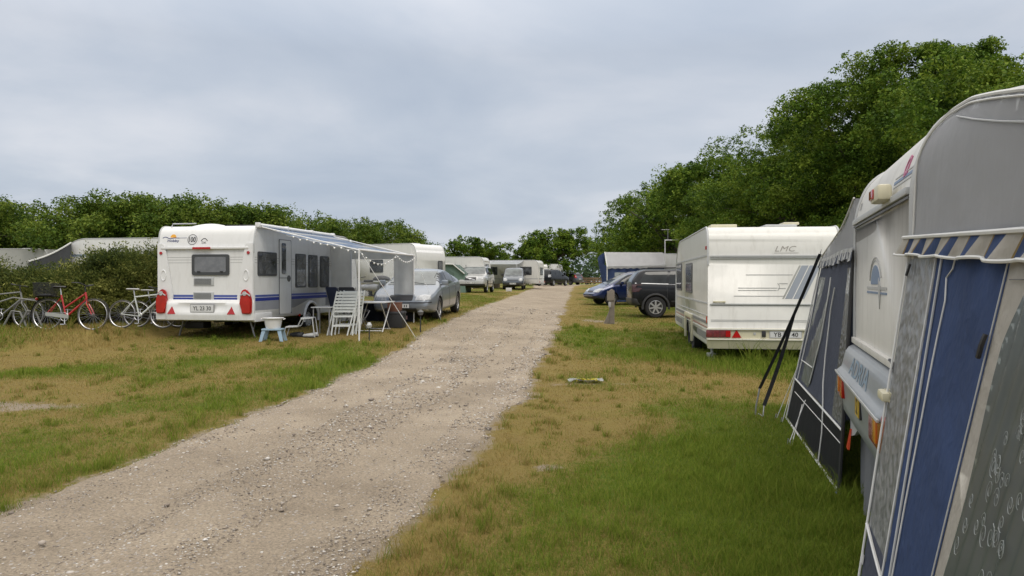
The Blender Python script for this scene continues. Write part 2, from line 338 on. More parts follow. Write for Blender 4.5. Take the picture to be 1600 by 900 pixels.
def turf_mat(name, blade):
    m = bpy.data.materials.new(name); m.use_nodes = True; t = m.node_tree; b = t.nodes['Principled BSDF']
    b.inputs['Roughness'].default_value = .8; b.inputs['Specular IOR Level'].default_value = .08
    tcn = N(t, 'ShaderNodeTexCoord')
    def noise(sc, det=5, ro=.6):
        n = N(t, 'ShaderNodeTexNoise'); n.inputs['Scale'].default_value = sc; n.inputs['Detail'].default_value = det; n.inputs['Roughness'].default_value = ro; L(t, tcn.outputs['Object'], n.inputs['Vector']); return n.outputs['Fac']
    def mix(f, a, c):
        q = N(t, 'ShaderNodeMix', data_type='RGBA')
        if isinstance(f, float): q.inputs['Factor'].default_value = f
        else: L(t, f, q.inputs['Factor'])
        for k, v in (('A', a), ('B', c)):
            if isinstance(v, tuple): q.inputs[k].default_value = (*v, 1)
            else: L(t, v, q.inputs[k])
        return q.outputs['Result']
    def rng(v, a, c, lo=0, hi=1):
        q = N(t, 'ShaderNodeMapRange'); L(t, v, q.inputs['Value']); q.inputs['From Min'].default_value = a; q.inputs['From Max'].default_value = c; q.inputs['To Min'].default_value = lo; q.inputs['To Max'].default_value = hi; return q.outputs[0]
    at_ = N(t, 'ShaderNodeAttribute', attribute_name='dry'); dry = at_.outputs['Fac']
    if blade:
        gi = N(t, 'ShaderNodeNewGeometry'); rnd = gi.outputs['Random Per Island']
        s1 = N(t, 'ShaderNodeMath', operation='MULTIPLY_ADD'); L(t, rnd, s1.inputs[0]); s1.inputs[1].default_value = 1.0; s1.inputs[2].default_value = -.5
        s2 = N(t, 'ShaderNodeMath', operation='ADD'); L(t, s1.outputs[0], s2.inputs[0]); L(t, dry, s2.inputs[1])
        col = mix(rng(s2.outputs[0], .35, .65), mix(rnd, GREEN, GREEN2), mix(rnd, DRY, DRY2))
        L(t, col, b.inputs['Base Color'])
        tr = N(t, 'ShaderNodeBsdfTranslucent'); L(t, col, tr.inputs[0]); ms = N(t, 'ShaderNodeMixShader'); ms.inputs[0].default_value = .3
        L(t, b.outputs[0], ms.inputs[1]); L(t, tr.outputs[0], ms.inputs[2]); L(t, ms.outputs[0], t.nodes['Material Output'].inputs[0])
        return m
    f1 = noise(14, 6, .7); f2 = noise(90, 3, .6); f3 = noise(2.2, 5, .6)
    s = N(t, 'ShaderNodeMath', operation='MULTIPLY_ADD'); L(t, f1, s.inputs[0]); s.inputs[1].default_value = 1.5; s.inputs[2].default_value = -.75
    s2 = N(t, 'ShaderNodeMath', operation='ADD'); L(t, s.outputs[0], s2.inputs[0]); L(t, dry, s2.inputs[1])
    s3 = N(t, 'ShaderNodeMath', operation='MULTIPLY_ADD'); L(t, f2, s3.inputs[0]); s3.inputs[1].default_value = .9; L(t, s2.outputs[0], s3.inputs[2])
    g_ = mix(rng(f2, .35, .7), tuple(c*.6 for c in GREEN), tuple(c*.7 for c in GREEN2)); d_ = mix(rng(f2, .35, .7), tuple(c*.7 for c in DRY2), tuple(c*.85 for c in DRY))
    col = mix(rng(s3.outputs[0], .74, 1.14), g_, mix(rng(f3, .4, .65), d_, DRY2))
    ab = N(t, 'ShaderNodeAttribute', attribute_name='bare'); sb = N(t, 'ShaderNodeMath', operation='MULTIPLY_ADD'); L(t, f1, sb.inputs[0]); sb.inputs[1].default_value = .8; L(t, ab.outputs['Fac'], sb.inputs[2])
    col = mix(rng(sb.outputs[0], .75, 1.0), col, mix(rng(f2, .3, .7), tuple(c*.8 for c in SOIL), SOIL))
    L(t, col, b.inputs['Base Color'])
    bp = N(t, 'ShaderNodeBump'); bp.inputs['Strength'].default_value = .8; bp.inputs['Distance'].default_value = .03; L(t, f2, bp.inputs['Height'])
    bp2 = N(t, 'ShaderNodeBump'); bp2.inputs['Strength'].default_value = .6; bp2.inputs['Distance'].default_value = .08; L(t, f1, bp2.inputs['Height']); L(t, bp.outputs[0], bp2.inputs['Normal']); L(t, bp2.outputs[0], b.inputs['Normal'])
    return m
turf = turf_mat('turf_soil', False); blade_m = turf_mat('grass_blade', True)
def relief(x, y): return (vn.f(x*1.3, y*1.3, 3)-.5)*.035*sst(0, .5, dist_road(x, y))
# one ground sheet to the horizon, fine near the camera
gx = np.unique(np.concatenate([np.linspace(-900, -40, 24), np.linspace(-40, -14, 40), np.linspace(-14, 9, 185), np.linspace(9, 40, 40), np.linspace(40, 900, 24)]))
gy = np.unique(np.concatenate([np.linspace(-60, 2, 20), np.linspace(2, 20, 170), np.linspace(20, 110, 180), np.linspace(110, 1500, 60)]))
X, Y = np.meshgrid(gx, gy, indexing='ij'); Z = G(X, Y)+relief(X, Y)*(Y < 60)-.035*sst(-.10, -.35, dist_road(X, Y))
me = np_mesh('ground', np.stack([X.ravel(), Y.ravel(), Z.ravel()], 1), grid_faces(len(gx), len(gy)), [turf])
setattr_f(me, 'dry', dryness(X, Y).ravel()); setattr_f(me, 'bare', bare(X, Y).ravel())
o = bpy.data.objects.new('ground', me); COL.objects.link(o); tag(o, kind='structure')
# the gravel road, its verge ragged
def road_mat():
    m = bpy.data.materials.new('gravel_road_surface'); m.use_nodes = True; t = m.node_tree; b = t.nodes['Principled BSDF']; b.inputs['Roughness'].default_value = .85; b.inputs['Specular IOR Level'].default_value = .25
    tcn = N(t, 'ShaderNodeTexCoord')
    def noise(sc, det, ro=.6):
        n = N(t, 'ShaderNodeTexNoise'); n.inputs['Scale'].default_value = sc; n.inputs['Detail'].default_value = det; n.inputs['Roughness'].default_value = ro; L(t, tcn.outputs['Object'], n.inputs['Vector']); return n.outputs['Fac']
    big = noise(.8, 6); fine = noise(55, 6, .75)
    r1 = N(t, 'ShaderNodeValToRGB'); L(t, big, r1.inputs[0]); e = r1.color_ramp.elements; e[0].position = .35; e[0].color = (.27, .222, .165, 1); e[1].position = .65; e[1].color = (.385, .322, .245, 1)
    r2 = N(t, 'ShaderNodeValToRGB'); L(t, fine, r2.inputs[0]); e = r2.color_ramp.elements; e[0].position = .33; e[0].color = (.45, .45, .46, 1); e[1].position = .66; e[1].color = (1.35, 1.33, 1.3, 1)
    mu = N(t, 'ShaderNodeMix', data_type='RGBA', blend_type='MULTIPLY'); mu.inputs['Factor'].default_value = .85; L(t, r1.outputs[0], mu.inputs['A']); L(t, r2.outputs[0], mu.inputs['B'])
    vo = N(t, 'ShaderNodeTexVoronoi'); vo.inputs['Scale'].default_value = 38; L(t, tcn.outputs['Object'], vo.inputs['Vector'])
    sz = N(t, 'ShaderNodeSeparateColor'); L(t, vo.outputs['Color'], sz.inputs[0])
    th = N(t, 'ShaderNodeMath', operation='MULTIPLY'); th.inputs[1].default_value = .42; L(t, sz.outputs[0], th.inputs[0])
    lt = N(t, 'ShaderNodeMath', operation='LESS_THAN'); L(t, vo.outputs['Distance'], lt.inputs[0]); L(t, th.outputs[0], lt.inputs[1])
    on = N(t, 'ShaderNodeMath', operation='GREATER_THAN'); L(t, sz.outputs[1], on.inputs[0]); on.inputs[1].default_value = .62
    ml = N(t, 'ShaderNodeMath', operation='MULTIPLY'); L(t, lt.outputs[0], ml.inputs[0]); L(t, on.outputs[0], ml.inputs[1])
    r3 = N(t, 'ShaderNodeValToRGB'); L(t, sz.outputs[2], r3.inputs[0]); e = r3.color_ramp.elements; e[0].color = (.16, .14, .125, 1); e[1].color = (.52, .49, .46, 1)
    m2 = N(t, 'ShaderNodeMix', data_type='RGBA'); L(t, ml.outputs[0], m2.inputs['Factor']); L(t, mu.outputs['Result'], m2.inputs['A']); L(t, r3.outputs[0], m2.inputs['B'])
    L(t, m2.outputs['Result'], b.inputs['Base Color'])
    bp = N(t, 'ShaderNodeBump'); bp.inputs['Strength'].default_value = .9; bp.inputs['Distance'].default_value = .02; L(t, fine, bp.inputs['Height'])
    bp2 = N(t, 'ShaderNodeBump'); bp2.inputs['Strength'].default_value = .7; bp2.inputs['Distance'].default_value = .02; L(t, ml.outputs[0], bp2.inputs['Height']); L(t, bp.outputs[0], bp2.inputs['Normal']); L(t, bp2.outputs[0], b.inputs['Normal'])
    return m
ys = np.concatenate([np.linspace(-28, 3, 60), np.linspace(3, 30, 500)[1:], np.linspace(30, 122, 300)[1:]])
us = np.linspace(0, 1, 41); Yr, U = np.meshgrid(ys, us, indexing='ij')
Xr = rl_n(Yr)*(1-U)+rr_n(Yr)*U; w_ = rr_n(Yr)-rl_n(Yr)
Zr = G(Xr, Yr)+.012+(vn.f(Xr*2, Yr*1.2, 4)-.5)*.03-.022*np.exp(-((U-.27)/.09)**2)-.022*np.exp(-((U-.73)/.09)**2)-.05*(U < .001)-.05*(U > .999)
me = np_mesh('gravel_road', np.stack([Xr.ravel(), Yr.ravel(), Zr.ravel()], 1), grid_faces(len(ys), len(us)), [road_mat()])
o = bpy.data.objects.new('gravel_road', me); COL.objects.link(o); tag(o, kind='structure')
# ---- loose stones
def rock_np(n, seed, x, y, s, zoff):
    rs = np.random.RandomState(seed); b = bmesh.new(); bmesh.ops.create_icosphere(b, subdivisions=1, radius=1); b.verts.ensure_lookup_table()
    bv = np.array([v.co[:] for v in b.verts]); bf = np.array([[v.index for v in f.verts] for f in b.faces]); b.free()
    k = len(bv); V = bv[None]*(1+(rs.rand(n, k, 1)-.5)*.5)*s[:, None, None]*np.stack([.7+rs.rand(n)*.8, .7+rs.rand(n)*.6, .35+rs.rand(n)*.3], 1)[:, None]
    a = rs.rand(n)*6.28; ca, sa = np.cos(a)[:, None], np.sin(a)[:, None]
    Vx = V[..., 0]*ca-V[..., 1]*sa+x[:, None]; Vy = V[..., 0]*sa+V[..., 1]*ca+y[:, None]; Vz = V[..., 2]+(G(x, y)+zoff)[:, None]
    return np.stack([Vx, Vy, Vz], -1).reshape(-1, 3), (bf[None]+np.arange(n)[:, None, None]*k).reshape(-1, 3)
def stone_mat():
    m = bpy.data.materials.new('loose_stone'); m.use_nodes = True; t = m.node_tree; b = t.nodes['Principled BSDF']; b.inputs['Roughness'].default_value = .8
    gi = N(t, 'ShaderNodeNewGeometry'); r = N(t, 'ShaderNodeValToRGB'); L(t, gi.outputs['Random Per Island'], r.inputs[0]); e = r.color_ramp.elements
    e[0].color = (.12, .10, .085, 1); e[1].color = (.62, .60, .57, 1); q = e.new(.55); q.color = (.30, .25, .2, 1); L(t, r.outputs[0], b.inputs['Base Color']); return m
rs = np.random.RandomState(5); n = 26000
yy = 3.3*(30/3.3)**(rs.rand(n)**1.25); uu = rs.rand(n); q_ = rs.rand(n); uu = np.where(q_ > .6, .5+(rs.rand(n)-.5)*.3, uu); uu = np.where(q_ < .35, np.where(rs.rand(n) < .7, 1-rs.rand(n)*.16, rs.rand(n)*.12), uu)
xx = rl_n(yy)*(1-uu)+rr_n(yy)*uu; s = .0035+.0075*rs.rand(n)**3+(rs.rand(n) < .012)*.020*rs.rand(n); s *= np.clip(yy/7, .8, 1.6)
V, Fq = rock_np(n, 6, xx, yy, s, .012)
o = bpy.data.objects.new('gravel_stones', np_mesh('gravel_stones', V, Fq, [stone_mat()])); COL.objects.link(o); tag(o, 'loose pale and brown stones scattered over the gravel road', 'gravel', kind='stuff')
# ---- grass blades
def blades(n, seed, ya, yb, xa, xb, hmul=1, dens=None, power=1.0):
    rs = np.random.RandomState(seed)
    y = ya*(yb/ya)**(rs.rand(n)**power); x = xa(y)+(xb(y)-xa(y))*rs.rand(n)
    return x, y
rs = np.random.RandomState(11); n = 1300000
y = 2.9*(62/2.9)**(rs.rand(n)**1.0); lo = np.maximum(-.92*y-.6, -19); hi = np.minimum(.78*y+.5, 15); x = lo+(hi-lo)*rs.rand(n)
d = dist_road(x, y); dr = dryness(x, y); br = bare(x, y); cl = vn.f(x*2.6, y*2.6, 3)
keep = (rs.rand(n) < np.clip((d+.03)/.22, 0, 1)*(1.05-.6*dr)*(1-br*.9)) | ((d > -.14) & (rs.rand(n) < .035))
keep &= ~((x > 1.9) & (y < 3.4))
NT = 2600; ty_ = 2.9*(22/2.9)**rs.rand(NT); tx_ = np.maximum(-.72*ty_, -12)+(np.minimum(.5*ty_, 10)-np.maximum(-.72*ty_, -12))*rs.rand(NT); dT = dist_road(tx_, ty_); dryT = dryness(tx_, ty_)
ok_ = (dT > .05) & (rs.rand(NT) < .25+.75*np.exp(-dT/.5)+(1-dryT)*.3); tx_, ty_ = tx_[ok_], ty_[ok_]; kT = 46; tsz = .02+.05*rs.rand(len(tx_))
xt = np.repeat(tx_, kT)+rs.randn(len(tx_)*kT)*np.repeat(tsz, kT); yt = np.repeat(ty_, kT)+rs.randn(len(tx_)*kT)*np.repeat(tsz, kT); tuft_h = np.repeat(1.2+1.6*rs.rand(len(tx_)), kT)
hm = np.concatenate([np.ones(keep.sum()), tuft_h]); x = np.concatenate([x[keep], xt]); y = np.concatenate([y[keep], yt]); d = dist_road(x, y); cl = vn.f(x*2.6, y*2.6, 3); dr = np.clip(dryness(x, y)-(hm > 1)*.35, 0, 1); n = len(x)
tall = blob(x, y, 4.4, 14.0, 1.6, 1.1)*1.5+blob(x, y, 2.2, 5.6, .7, .8)*.5+1.3*((x < -8.4) & (y > 15.6) & (y < 17.6))+.35*np.exp(-((d-.25)/.3)**2)*(x < 0)
h = (.014+.026*rs.rand(n))*(1.25-.65*dr)*hm*(.55+cl)*(1+tall*1.5)*np.clip(y/9, 1, 1.35)*(1-.6*sst(30, 60, y)); wd = (.0010+.0013*rs.rand(n))*np.clip(y/5, 1, 4)
az = rs.rand(n)*6.283; ln = (.2+.8*rs.rand(n))*h; az2 = rs.rand(n)*6.283
bz = G(x, y)+relief(x, y)-.004
p0 = np.stack([x-np.cos(az)*wd, y-np.sin(az)*wd, bz], 1); p1 = np.stack([x+np.cos(az)*wd, y+np.sin(az)*wd, bz], 1)
mx_, my_ = x+np.cos(az2)*ln*.4, y+np.sin(az2)*ln*.4
p2 = np.stack([mx_+np.cos(az)*wd*.7, my_+np.sin(az)*wd*.7, bz+h*.65], 1); p3 = np.stack([mx_-np.cos(az)*wd*.7, my_-np.sin(az)*wd*.7, bz+h*.65], 1)
p4 = np.stack([x+np.cos(az2)*ln, y+np.sin(az2)*ln, bz+h], 1)
V = np.stack([p0, p1, p2, p3, p4], 1).reshape(-1, 3); b_ = np.arange(n)*5
Ft = np.concatenate([np.stack([b_, b_+1, b_+2], 1), np.stack([b_, b_+2, b_+3], 1), np.stack([b_+3, b_+2, b_+4], 1)])
me = np_mesh('grass', V, Ft, [blade_m], smooth=False); setattr_f(me, 'dry', np.repeat(dr, 5))
o = bpy.data.objects.new('grass', me); COL.objects.link(o); tag(o, 'short patchy grass, green and drought yellow, either side of the gravel road', 'grass', kind='stuff')

# ================================================================== TREES
def leaf_mat(name, a, b_, c):
    m = bpy.data.materials.new(name); m.use_nodes = True; t = m.node_tree; p = t.nodes['Principled BSDF']; p.inputs['Roughness'].default_value = .6; p.inputs['Specular IOR Level'].default_value = .10
    gi = N(t, 'ShaderNodeNewGeometry'); tcn = N(t, 'ShaderNodeTexCoord'); nz = N(t, 'ShaderNodeTexNoise'); nz.inputs['Scale'].default_value = .9; nz.inputs['Detail'].default_value = 3; L(t, tcn.outputs['Object'], nz.inputs['Vector'])
    s = N(t, 'ShaderNodeMath', operation='MULTIPLY_ADD'); L(t, gi.outputs['Random Per Island'], s.inputs[0]); s.inputs[1].default_value = .42; ng = N(t, 'ShaderNodeMath', operation='MULTIPLY_ADD'); L(t, nz.outputs['Fac'], ng.inputs[0]); ng.inputs[1].default_value = 1.7; ng.inputs[2].default_value = -.33; L(t, ng.outputs[0], s.inputs[2])
    r = N(t, 'ShaderNodeValToRGB'); L(t, s.outputs[0], r.inputs[0]); e = r.color_ramp.elements; e[0].position = .4; e[0].color = (*a, 1); e[1].position = 1.0; e[1].color = (*c, 1); q = e.new(.72); q.color = (*b_, 1)
    L(t, r.outputs[0], p.inputs['Base Color']); tr = N(t, 'ShaderNodeBsdfTranslucent'); L(t, r.outputs[0], tr.inputs[0]); ms = N(t, 'ShaderNodeMixShader'); ms.inputs[0].default_value = .28
    L(t, p.outputs[0], ms.inputs[1]); L(t, tr.outputs[0], ms.inputs[2]); L(t, ms.outputs[0], t.nodes['Material Output'].inputs[0]); return m
oakm = leaf_mat('oak_leaf', (.034, .070, .009), (.084, .150, .015), (.20, .265, .033))
oakm2 = leaf_mat('scrub_oak_leaf', (.040, .078, .011), (.082, .135, .016), (.175, .225, .032))
junm = leaf_mat('juniper_needle', (.036, .056, .016), (.105, .130, .028), (.25, .25, .065))
farm = leaf_mat('haze_tinted_leaf', (.035, .065, .035), (.05, .085, .04), (.07, .11, .05))  # distance haze is put into these bluish greens, no air volume
bark = mat('bark', (.09, .075, .058), .9, bump=.8, bs=20, var=.3)
def norm(a): return a/np.maximum(np.linalg.norm(a, axis=-1, keepdims=True), 1e-9)
def leaves(cent, rad, per, leaf, rs, squash=.7, up=.7, asp=.62):
    n = len(cent)*per; c = np.repeat(cent, per, 0); r = np.repeat(rad, per)
    d = norm(rs.randn(n, 3)); rr_ = r*(rs.rand(n)**.45); off = d*rr_[:, None]*np.array([1, 1, squash]); p = c+off
    nn = norm(d*.7+rs.randn(n, 3)*.55+np.array([0, 0, up])); t = norm(np.cross(nn, rs.randn(n, 3))); b = np.cross(nn, t)
    s = leaf*(.6+.8*rs.rand(n))[:, None]
    V = np.stack([p-t*s*.5, p+b*s*asp*.5-t*s*.08, p+t*s*.5, p-b*s*asp*.5-t*s*.08], 1).reshape(-1, 3)
    return V, np.arange(n*4).reshape(-1, 4)
def tree(name, label, cat, x, y, h, r, nleaf, seed, leaf=.12, m=None, group=None, zc=.56, rzf=.47, cl=70, tuft=.24, trunk=.2, lobes=7, open_=0):
    m = m or oakm; nleaf = int(nleaf*1.0); rs = np.random.RandomState(seed); z0 = g1(x, y)
    root = thing(name, label, cat, (x, y, z0), group=group)
    # crown: several big lobes, each set with clumps, each clump with tufts of leaves
    lc = []; 
    for i in range(lobes):
        a = 2.4*i+rs.rand()*.9; q = .35+.35*rs.rand() if i else 0
        zz = h*zc+h*rzf*(rs.rand()*1.1-.45)*(.75 if i else .6)
        lc.append((r*q*cos(a), r*q*sin(a), zz, r*(.42+.28*rs.rand()) if i else r*.72))
    lc = np.array(lc); k = rs.choice(lobes, cl, p=(lc[:, 3]**2)/np.sum(lc[:, 3]**2)); d = norm(rs.randn(cl, 3)+np.array([0, 0, .25]))
    cc = lc[k, :3]+d*lc[k, 3:4]*(.62+.42*rs.rand(cl, 1))*np.array([1, 1, rzf*h/r if rzf*h/r < 1 else 1])
    cc[:, 2] = np.clip(cc[:, 2], h*.12, h-.15*rs.rand(cl)*h); crd = r*(.17+.13*rs.rand(cl))
    nt_ = max(4, int(nleaf/cl/14)); kk = np.repeat(np.arange(cl), nt_); td = norm(rs.randn(len(kk), 3)+np.array([0, 0, .2]))
    tcn = cc[kk]+td*(crd[kk]*(rs.rand(len(kk))**.4))[:, None]*np.array([1, 1, .72])
    tr_ = tuft*(.6+.8*rs.rand(len(kk)))
    V, Fq = leaves(tcn, tr_, 14, leaf, rs)
    V[:, 2] = np.maximum(V[:, 2], .05)
    me = np_mesh('crown', V, Fq, [m], smooth=False); o = bpy.data.objects.new('crown', me); COL.objects.link(o); o.parent = root
    mb = MB(); th = h*.42; pts = [(0, 0, -.2), (.06*r, .03, h*.15), (-.04*r, .05, h*.3), (.02, 0, th)]
    mb.tube(pts, [trunk*1.35, trunk, trunk*.85, trunk*.7], 9)
    for i in rs.choice(cl, min(cl, 16), False):
        c = Vector(cc[i]); s0 = Vector(pts[2]) if rs.rand() < .4 else Vector(pts[3]); md = s0.lerp(c, .5)+Vector((rs.randn()*.15, rs.randn()*.15, .15))
        mb.tube([s0, md, c], [trunk*.42, trunk*.25, trunk*.07], 6)
    mb.build('trunk', bark, root)
    return root
# right-hand row of oaks, along the road behind the caravans
row = [(14.6, 14.6, 6.9, 3.9, 50000, 'low round oak just showing over the nearest caravan roof at the right edge'),
       (13.1, 19.0, 6.7, 3.7, 200000, 'full oak right above the grey canvas of the nearest awning'),
       (13.4, 24.2, 10.7, 2.4, 100000, 'narrow oak whose ragged top is the highest point of the right row'),
       (12.3, 25.4, 8.5, 3.9, 190000, 'broad dark oak rising behind the nearest caravan and the lettered cream caravan'),
       (12.4, 30.8, 8.1, 3.8, 150000, 'full oak standing right behind the roof of the lettered cream caravan'),
       (12.1, 36.6, 7.2, 3.6, 110000, 'lower oak in a dip of the right row, over the rooflights of the cream caravan'),
       (12.2, 43.6, 8.0, 3.9, 60000, 'oak with a knobbly separate top in the middle of the right row'),
       (10.8, 50.5, 8.0, 3.9, 44000, 'oak above the black off-roader in the right row'),
       (11.0, 58.5, 7.5, 3.8, 36000, 'oak above the blue and white awning in the right row'),
       (11.6, 68.0, 6.6, 3.8, 30000, 'oak sloping down over the blue car near the far end of the right row'),
       (11.2, 79.0, 5.9, 3.4, 26000, 'last oak of the right row, its branches reaching over the far gap')]
for i, (x, y, h, r, nl, lb) in enumerate(row):
    tree('oak_tree', lb, 'tree', x, y, h-g1(x, y)*.3, r, nl, 20+i, leaf=.082 if y < 40 else .13, cl=110, tuft=.17 if y < 40 else .24, group='oaks in a row behind the right-hand pitches', zc=.53, rzf=.50)
# second rank that closes the gaps low down
back = [(17.5, 24, 6.6, 3.6, 'oak of the back rank behind the tallest trees on the right'), (16.8, 34, 6.2, 3.6, 'shadowed oak of the back rank behind the cream caravan'), (15.5, 47, 6.4, 3.8, 'oak of the back rank glimpsed above the black off-roader'), (15.5, 62, 6.5, 4, 'small far oak of the back rank behind the blue awning')]
for i, (x, y, h, r, lb) in enumerate(back):
    tree('oak_tree', lb, 'tree', x, y, h, r, 22000, 50+i, leaf=.22, cl=70, tuft=.34, group='oaks of the back rank on the right', zc=.45, rzf=.5)
shr = [(12.4, 27.5, 3.6, 2.3), (11.2, 22.0, 3.2, 2.0), (11.4, 34.5, 3.6, 2.2), (11.8, 44.5, 3.6, 2.3)]
for i, (x, y, h, r) in enumerate(shr):
    tree('oak_shrub', ['leafy oak shrub between the cream caravan and the off-roader', 'dark low shrub beside the front of the cream caravan', 'low shrub in the shade under the middle oaks', 'shrub behind the caravan with the blue awning'][i], 'shrub', x, y, h, r, 36000, 70+i, leaf=.10, cl=50, tuft=.25, trunk=.08, zc=.5, rzf=.5)
# left-hand row of low scrub oaks
lrow = [(-29, 33, 4.7, 3.9), (-25, 36.5, 4.6, 3.8), (-20.6, 35.5, 4.6, 3.7), (-16.8, 36, 4.8, 3.5), (-13.6, 38.5, 4.75, 3.4), (-12.4, 45, 5.15, 3.6), (-10.4, 50.5, 4.9, 3.4), (-9.6, 58, 5.1, 3.6), (-8.8, 67, 4.7, 3.4), (-9.6, 76, 4.6, 3.3), (-8.6, 86, 3.7, 2.8)]
llab = ['scrub oak cut by the left edge of the photo', 'broad scrub oak above the long grey-beige caravan', 'scrub oak over the grey canvas beside the half-hidden caravan', 'scrub oak behind the white caravan half hidden by junipers', 'scrub oak rising behind the logo corner of the blue-striped caravan', 'scrub oak above the rear window of the blue-striped caravan', 'scrub oak behind the rolled top of the sun canopy', 'scrub oak over the middle of the sun canopy', 'scrub oak with a rounded top over the caravan behind the silver saloon', 'scrub oak over the tall end of the far white caravan', 'smallest scrub oak where the left row ends in sky']
for i, (x, y, h, r) in enumerate(lrow):
    tree('scrub_oak', llab[i], 'tree', x, y, h, r, 60000 if y < 50 else 34000, 90+i, leaf=.12, m=oakm2, cl=85, tuft=.27, group='scrub oaks along the left side', zc=.5, rzf=.48, trunk=.13)
tree('oak_tree', 'loose open-topped oak left of the road end, between the silver off-roader and the caravans', 'tree', at(757, 90), 90, 5.7, 3.3, 20000, 120, leaf=.2, cl=55, tuft=.28, zc=.55, rzf=.48)
tree('oak_tree', 'low bushy oak between the two far trees behind the parked grey van', 'tree', at(803, 94), 94, 4.4, 2.8, 14000, 121, leaf=.2, cl=40, tuft=.28, zc=.5, rzf=.48)
tree('oak_tree', 'big round oak at the end of the road over the black people carrier', 'tree', at(861, 92), 92, 7.0, 4.1, 42000, 122, leaf=.2, cl=95, tuft=.3, zc=.52, rzf=.48)
tree('oak_tree', 'lowest bushy oak just right of the white caravan behind the silver saloon', 'tree', at(708, 88), 88, 3.4, 2.3, 9000, 123, leaf=.2, cl=40, tuft=.28, zc=.5, rzf=.48)
# far wood, one mass
rs = np.random.RandomState(77); cs = []
for i in range(420):
    a = rs.rand(); x = -260+620*a; y = 215+rs.rand()*45+abs(x)*.1; cs.append((x, y, g1(x, y)+1+rs.rand()*9.5))
V, Fq = leaves(np.array(cs), np.full(len(cs), 4.2), 130, 1.1, rs)
o = bpy.data.objects.new('distant_wood', np_mesh('distant_wood', V, Fq, [farm], smooth=False)); COL.objects.link(o); tag(o, 'bluish haze-tinted distant wood seen through the gap at the end of the road', 'wood', kind='stuff')

# ---- juniper hedge on the left
def juniper(label, x, y, h, rx, ry, nl, seed):
    rs = np.random.RandomState(seed); z0 = g1(x, y); root = thing('juniper_bush', label, 'bush', (x, y, z0), group='junipers in the hedge behind the bicycles')
    k = 60; a = rs.rand(k)*6.283; q = np.sqrt(rs.rand(k))
    c = np.stack([np.cos(a)*q*rx, np.sin(a)*q*ry, h*(.12+.72*rs.rand(k)*(1-.45*q*q))], 1)
    # sprays: flattened fans that point outwards and up
    n = nl; kk = rs.randint(0, k, n//10); dirs = norm(np.stack([np.cos(a[kk])*.8+rs.randn(len(kk))*.6, np.sin(a[kk])*.8+rs.randn(len(kk))*.6, .15+rs.rand(len(kk))*.5], 1))
    base = c[kk]+rs.randn(len(kk), 3)*np.array([.22, .22, .12])
    P = np.repeat(base, 10, 0); D = np.repeat(dirs, 10, 0); tt = np.tile(np.linspace(.02, .3, 10), len(kk))[:, None]
    P = P+D*tt+rs.randn(len(P), 3)*.03; d2 = norm(D+rs.randn(len(P), 3)*.6+np.array([0, 0, .25])); s = .075*(.6+.7*rs.rand(len(P)))[:, None]
    b = norm(np.cross(d2, rs.randn(len(P), 3))); V = np.stack([P, P+d2*s*.5+b*s*.17, P+d2*s, P+d2*s*.5-b*s*.17], 1).reshape(-1, 3); V[:, 2] = np.maximum(V[:, 2], .02)
    o = bpy.data.objects.new('foliage', np_mesh('foliage', V, np.arange(len(V)).reshape(-1, 4), [junm], smooth=False)); COL.objects.link(o); o.parent = root
    mb = MB()
    for i in rs.choice(k, 14, False): mb.tube([(0, 0, -.1), tuple(Vector(c[i])*.5), tuple(c[i])], [.05, .03, .012], 6)
    mb.build('stem', bark, root)
jl = [('juniper at the left edge of the photo behind the grey bicycle', at(-60, 18.6), 18.6, 1.7, 1.2, .8), ('juniper behind the rear basket of the red bicycle', at(55, 18.9), 18.9, 1.4, 1.15, .8),
      ('juniper behind the handlebar of the red bicycle', at(125, 19.1), 19.1, 1.35, 1.0, .8), ('tallest juniper bush behind the white bicycle saddle', at(185, 19.5), 19.5, 1.95, 1.0, .8),
      ('juniper touching the rear corner of the blue-striped caravan', at(240, 20.2), 20.2, 2.0, 1.0, .8)]
for i, (lb, x, y, h, rx, ry) in enumerate(jl): juniper(lb, x, y, h, rx, ry, 90000, 130+i)
tree('bare_twig_shrub', 'thin leafy shrub sticking up above the junipers beside the caravan corner', 'shrub', at(228, 21.5), 21.5, 2.45, .75, 3500, 140, leaf=.07, cl=26, tuft=.16, trunk=.025, lobes=4, m=oakm2)
tree('bare_twig_shrub', 'brown-green twig rising from the junipers in front of the half-hidden caravan', 'shrub', at(150, 20.3), 20.3, 2.2, .3, 1100, 141, leaf=.06, cl=14, tuft=.1, trunk=.02, lobes=3, m=junm)
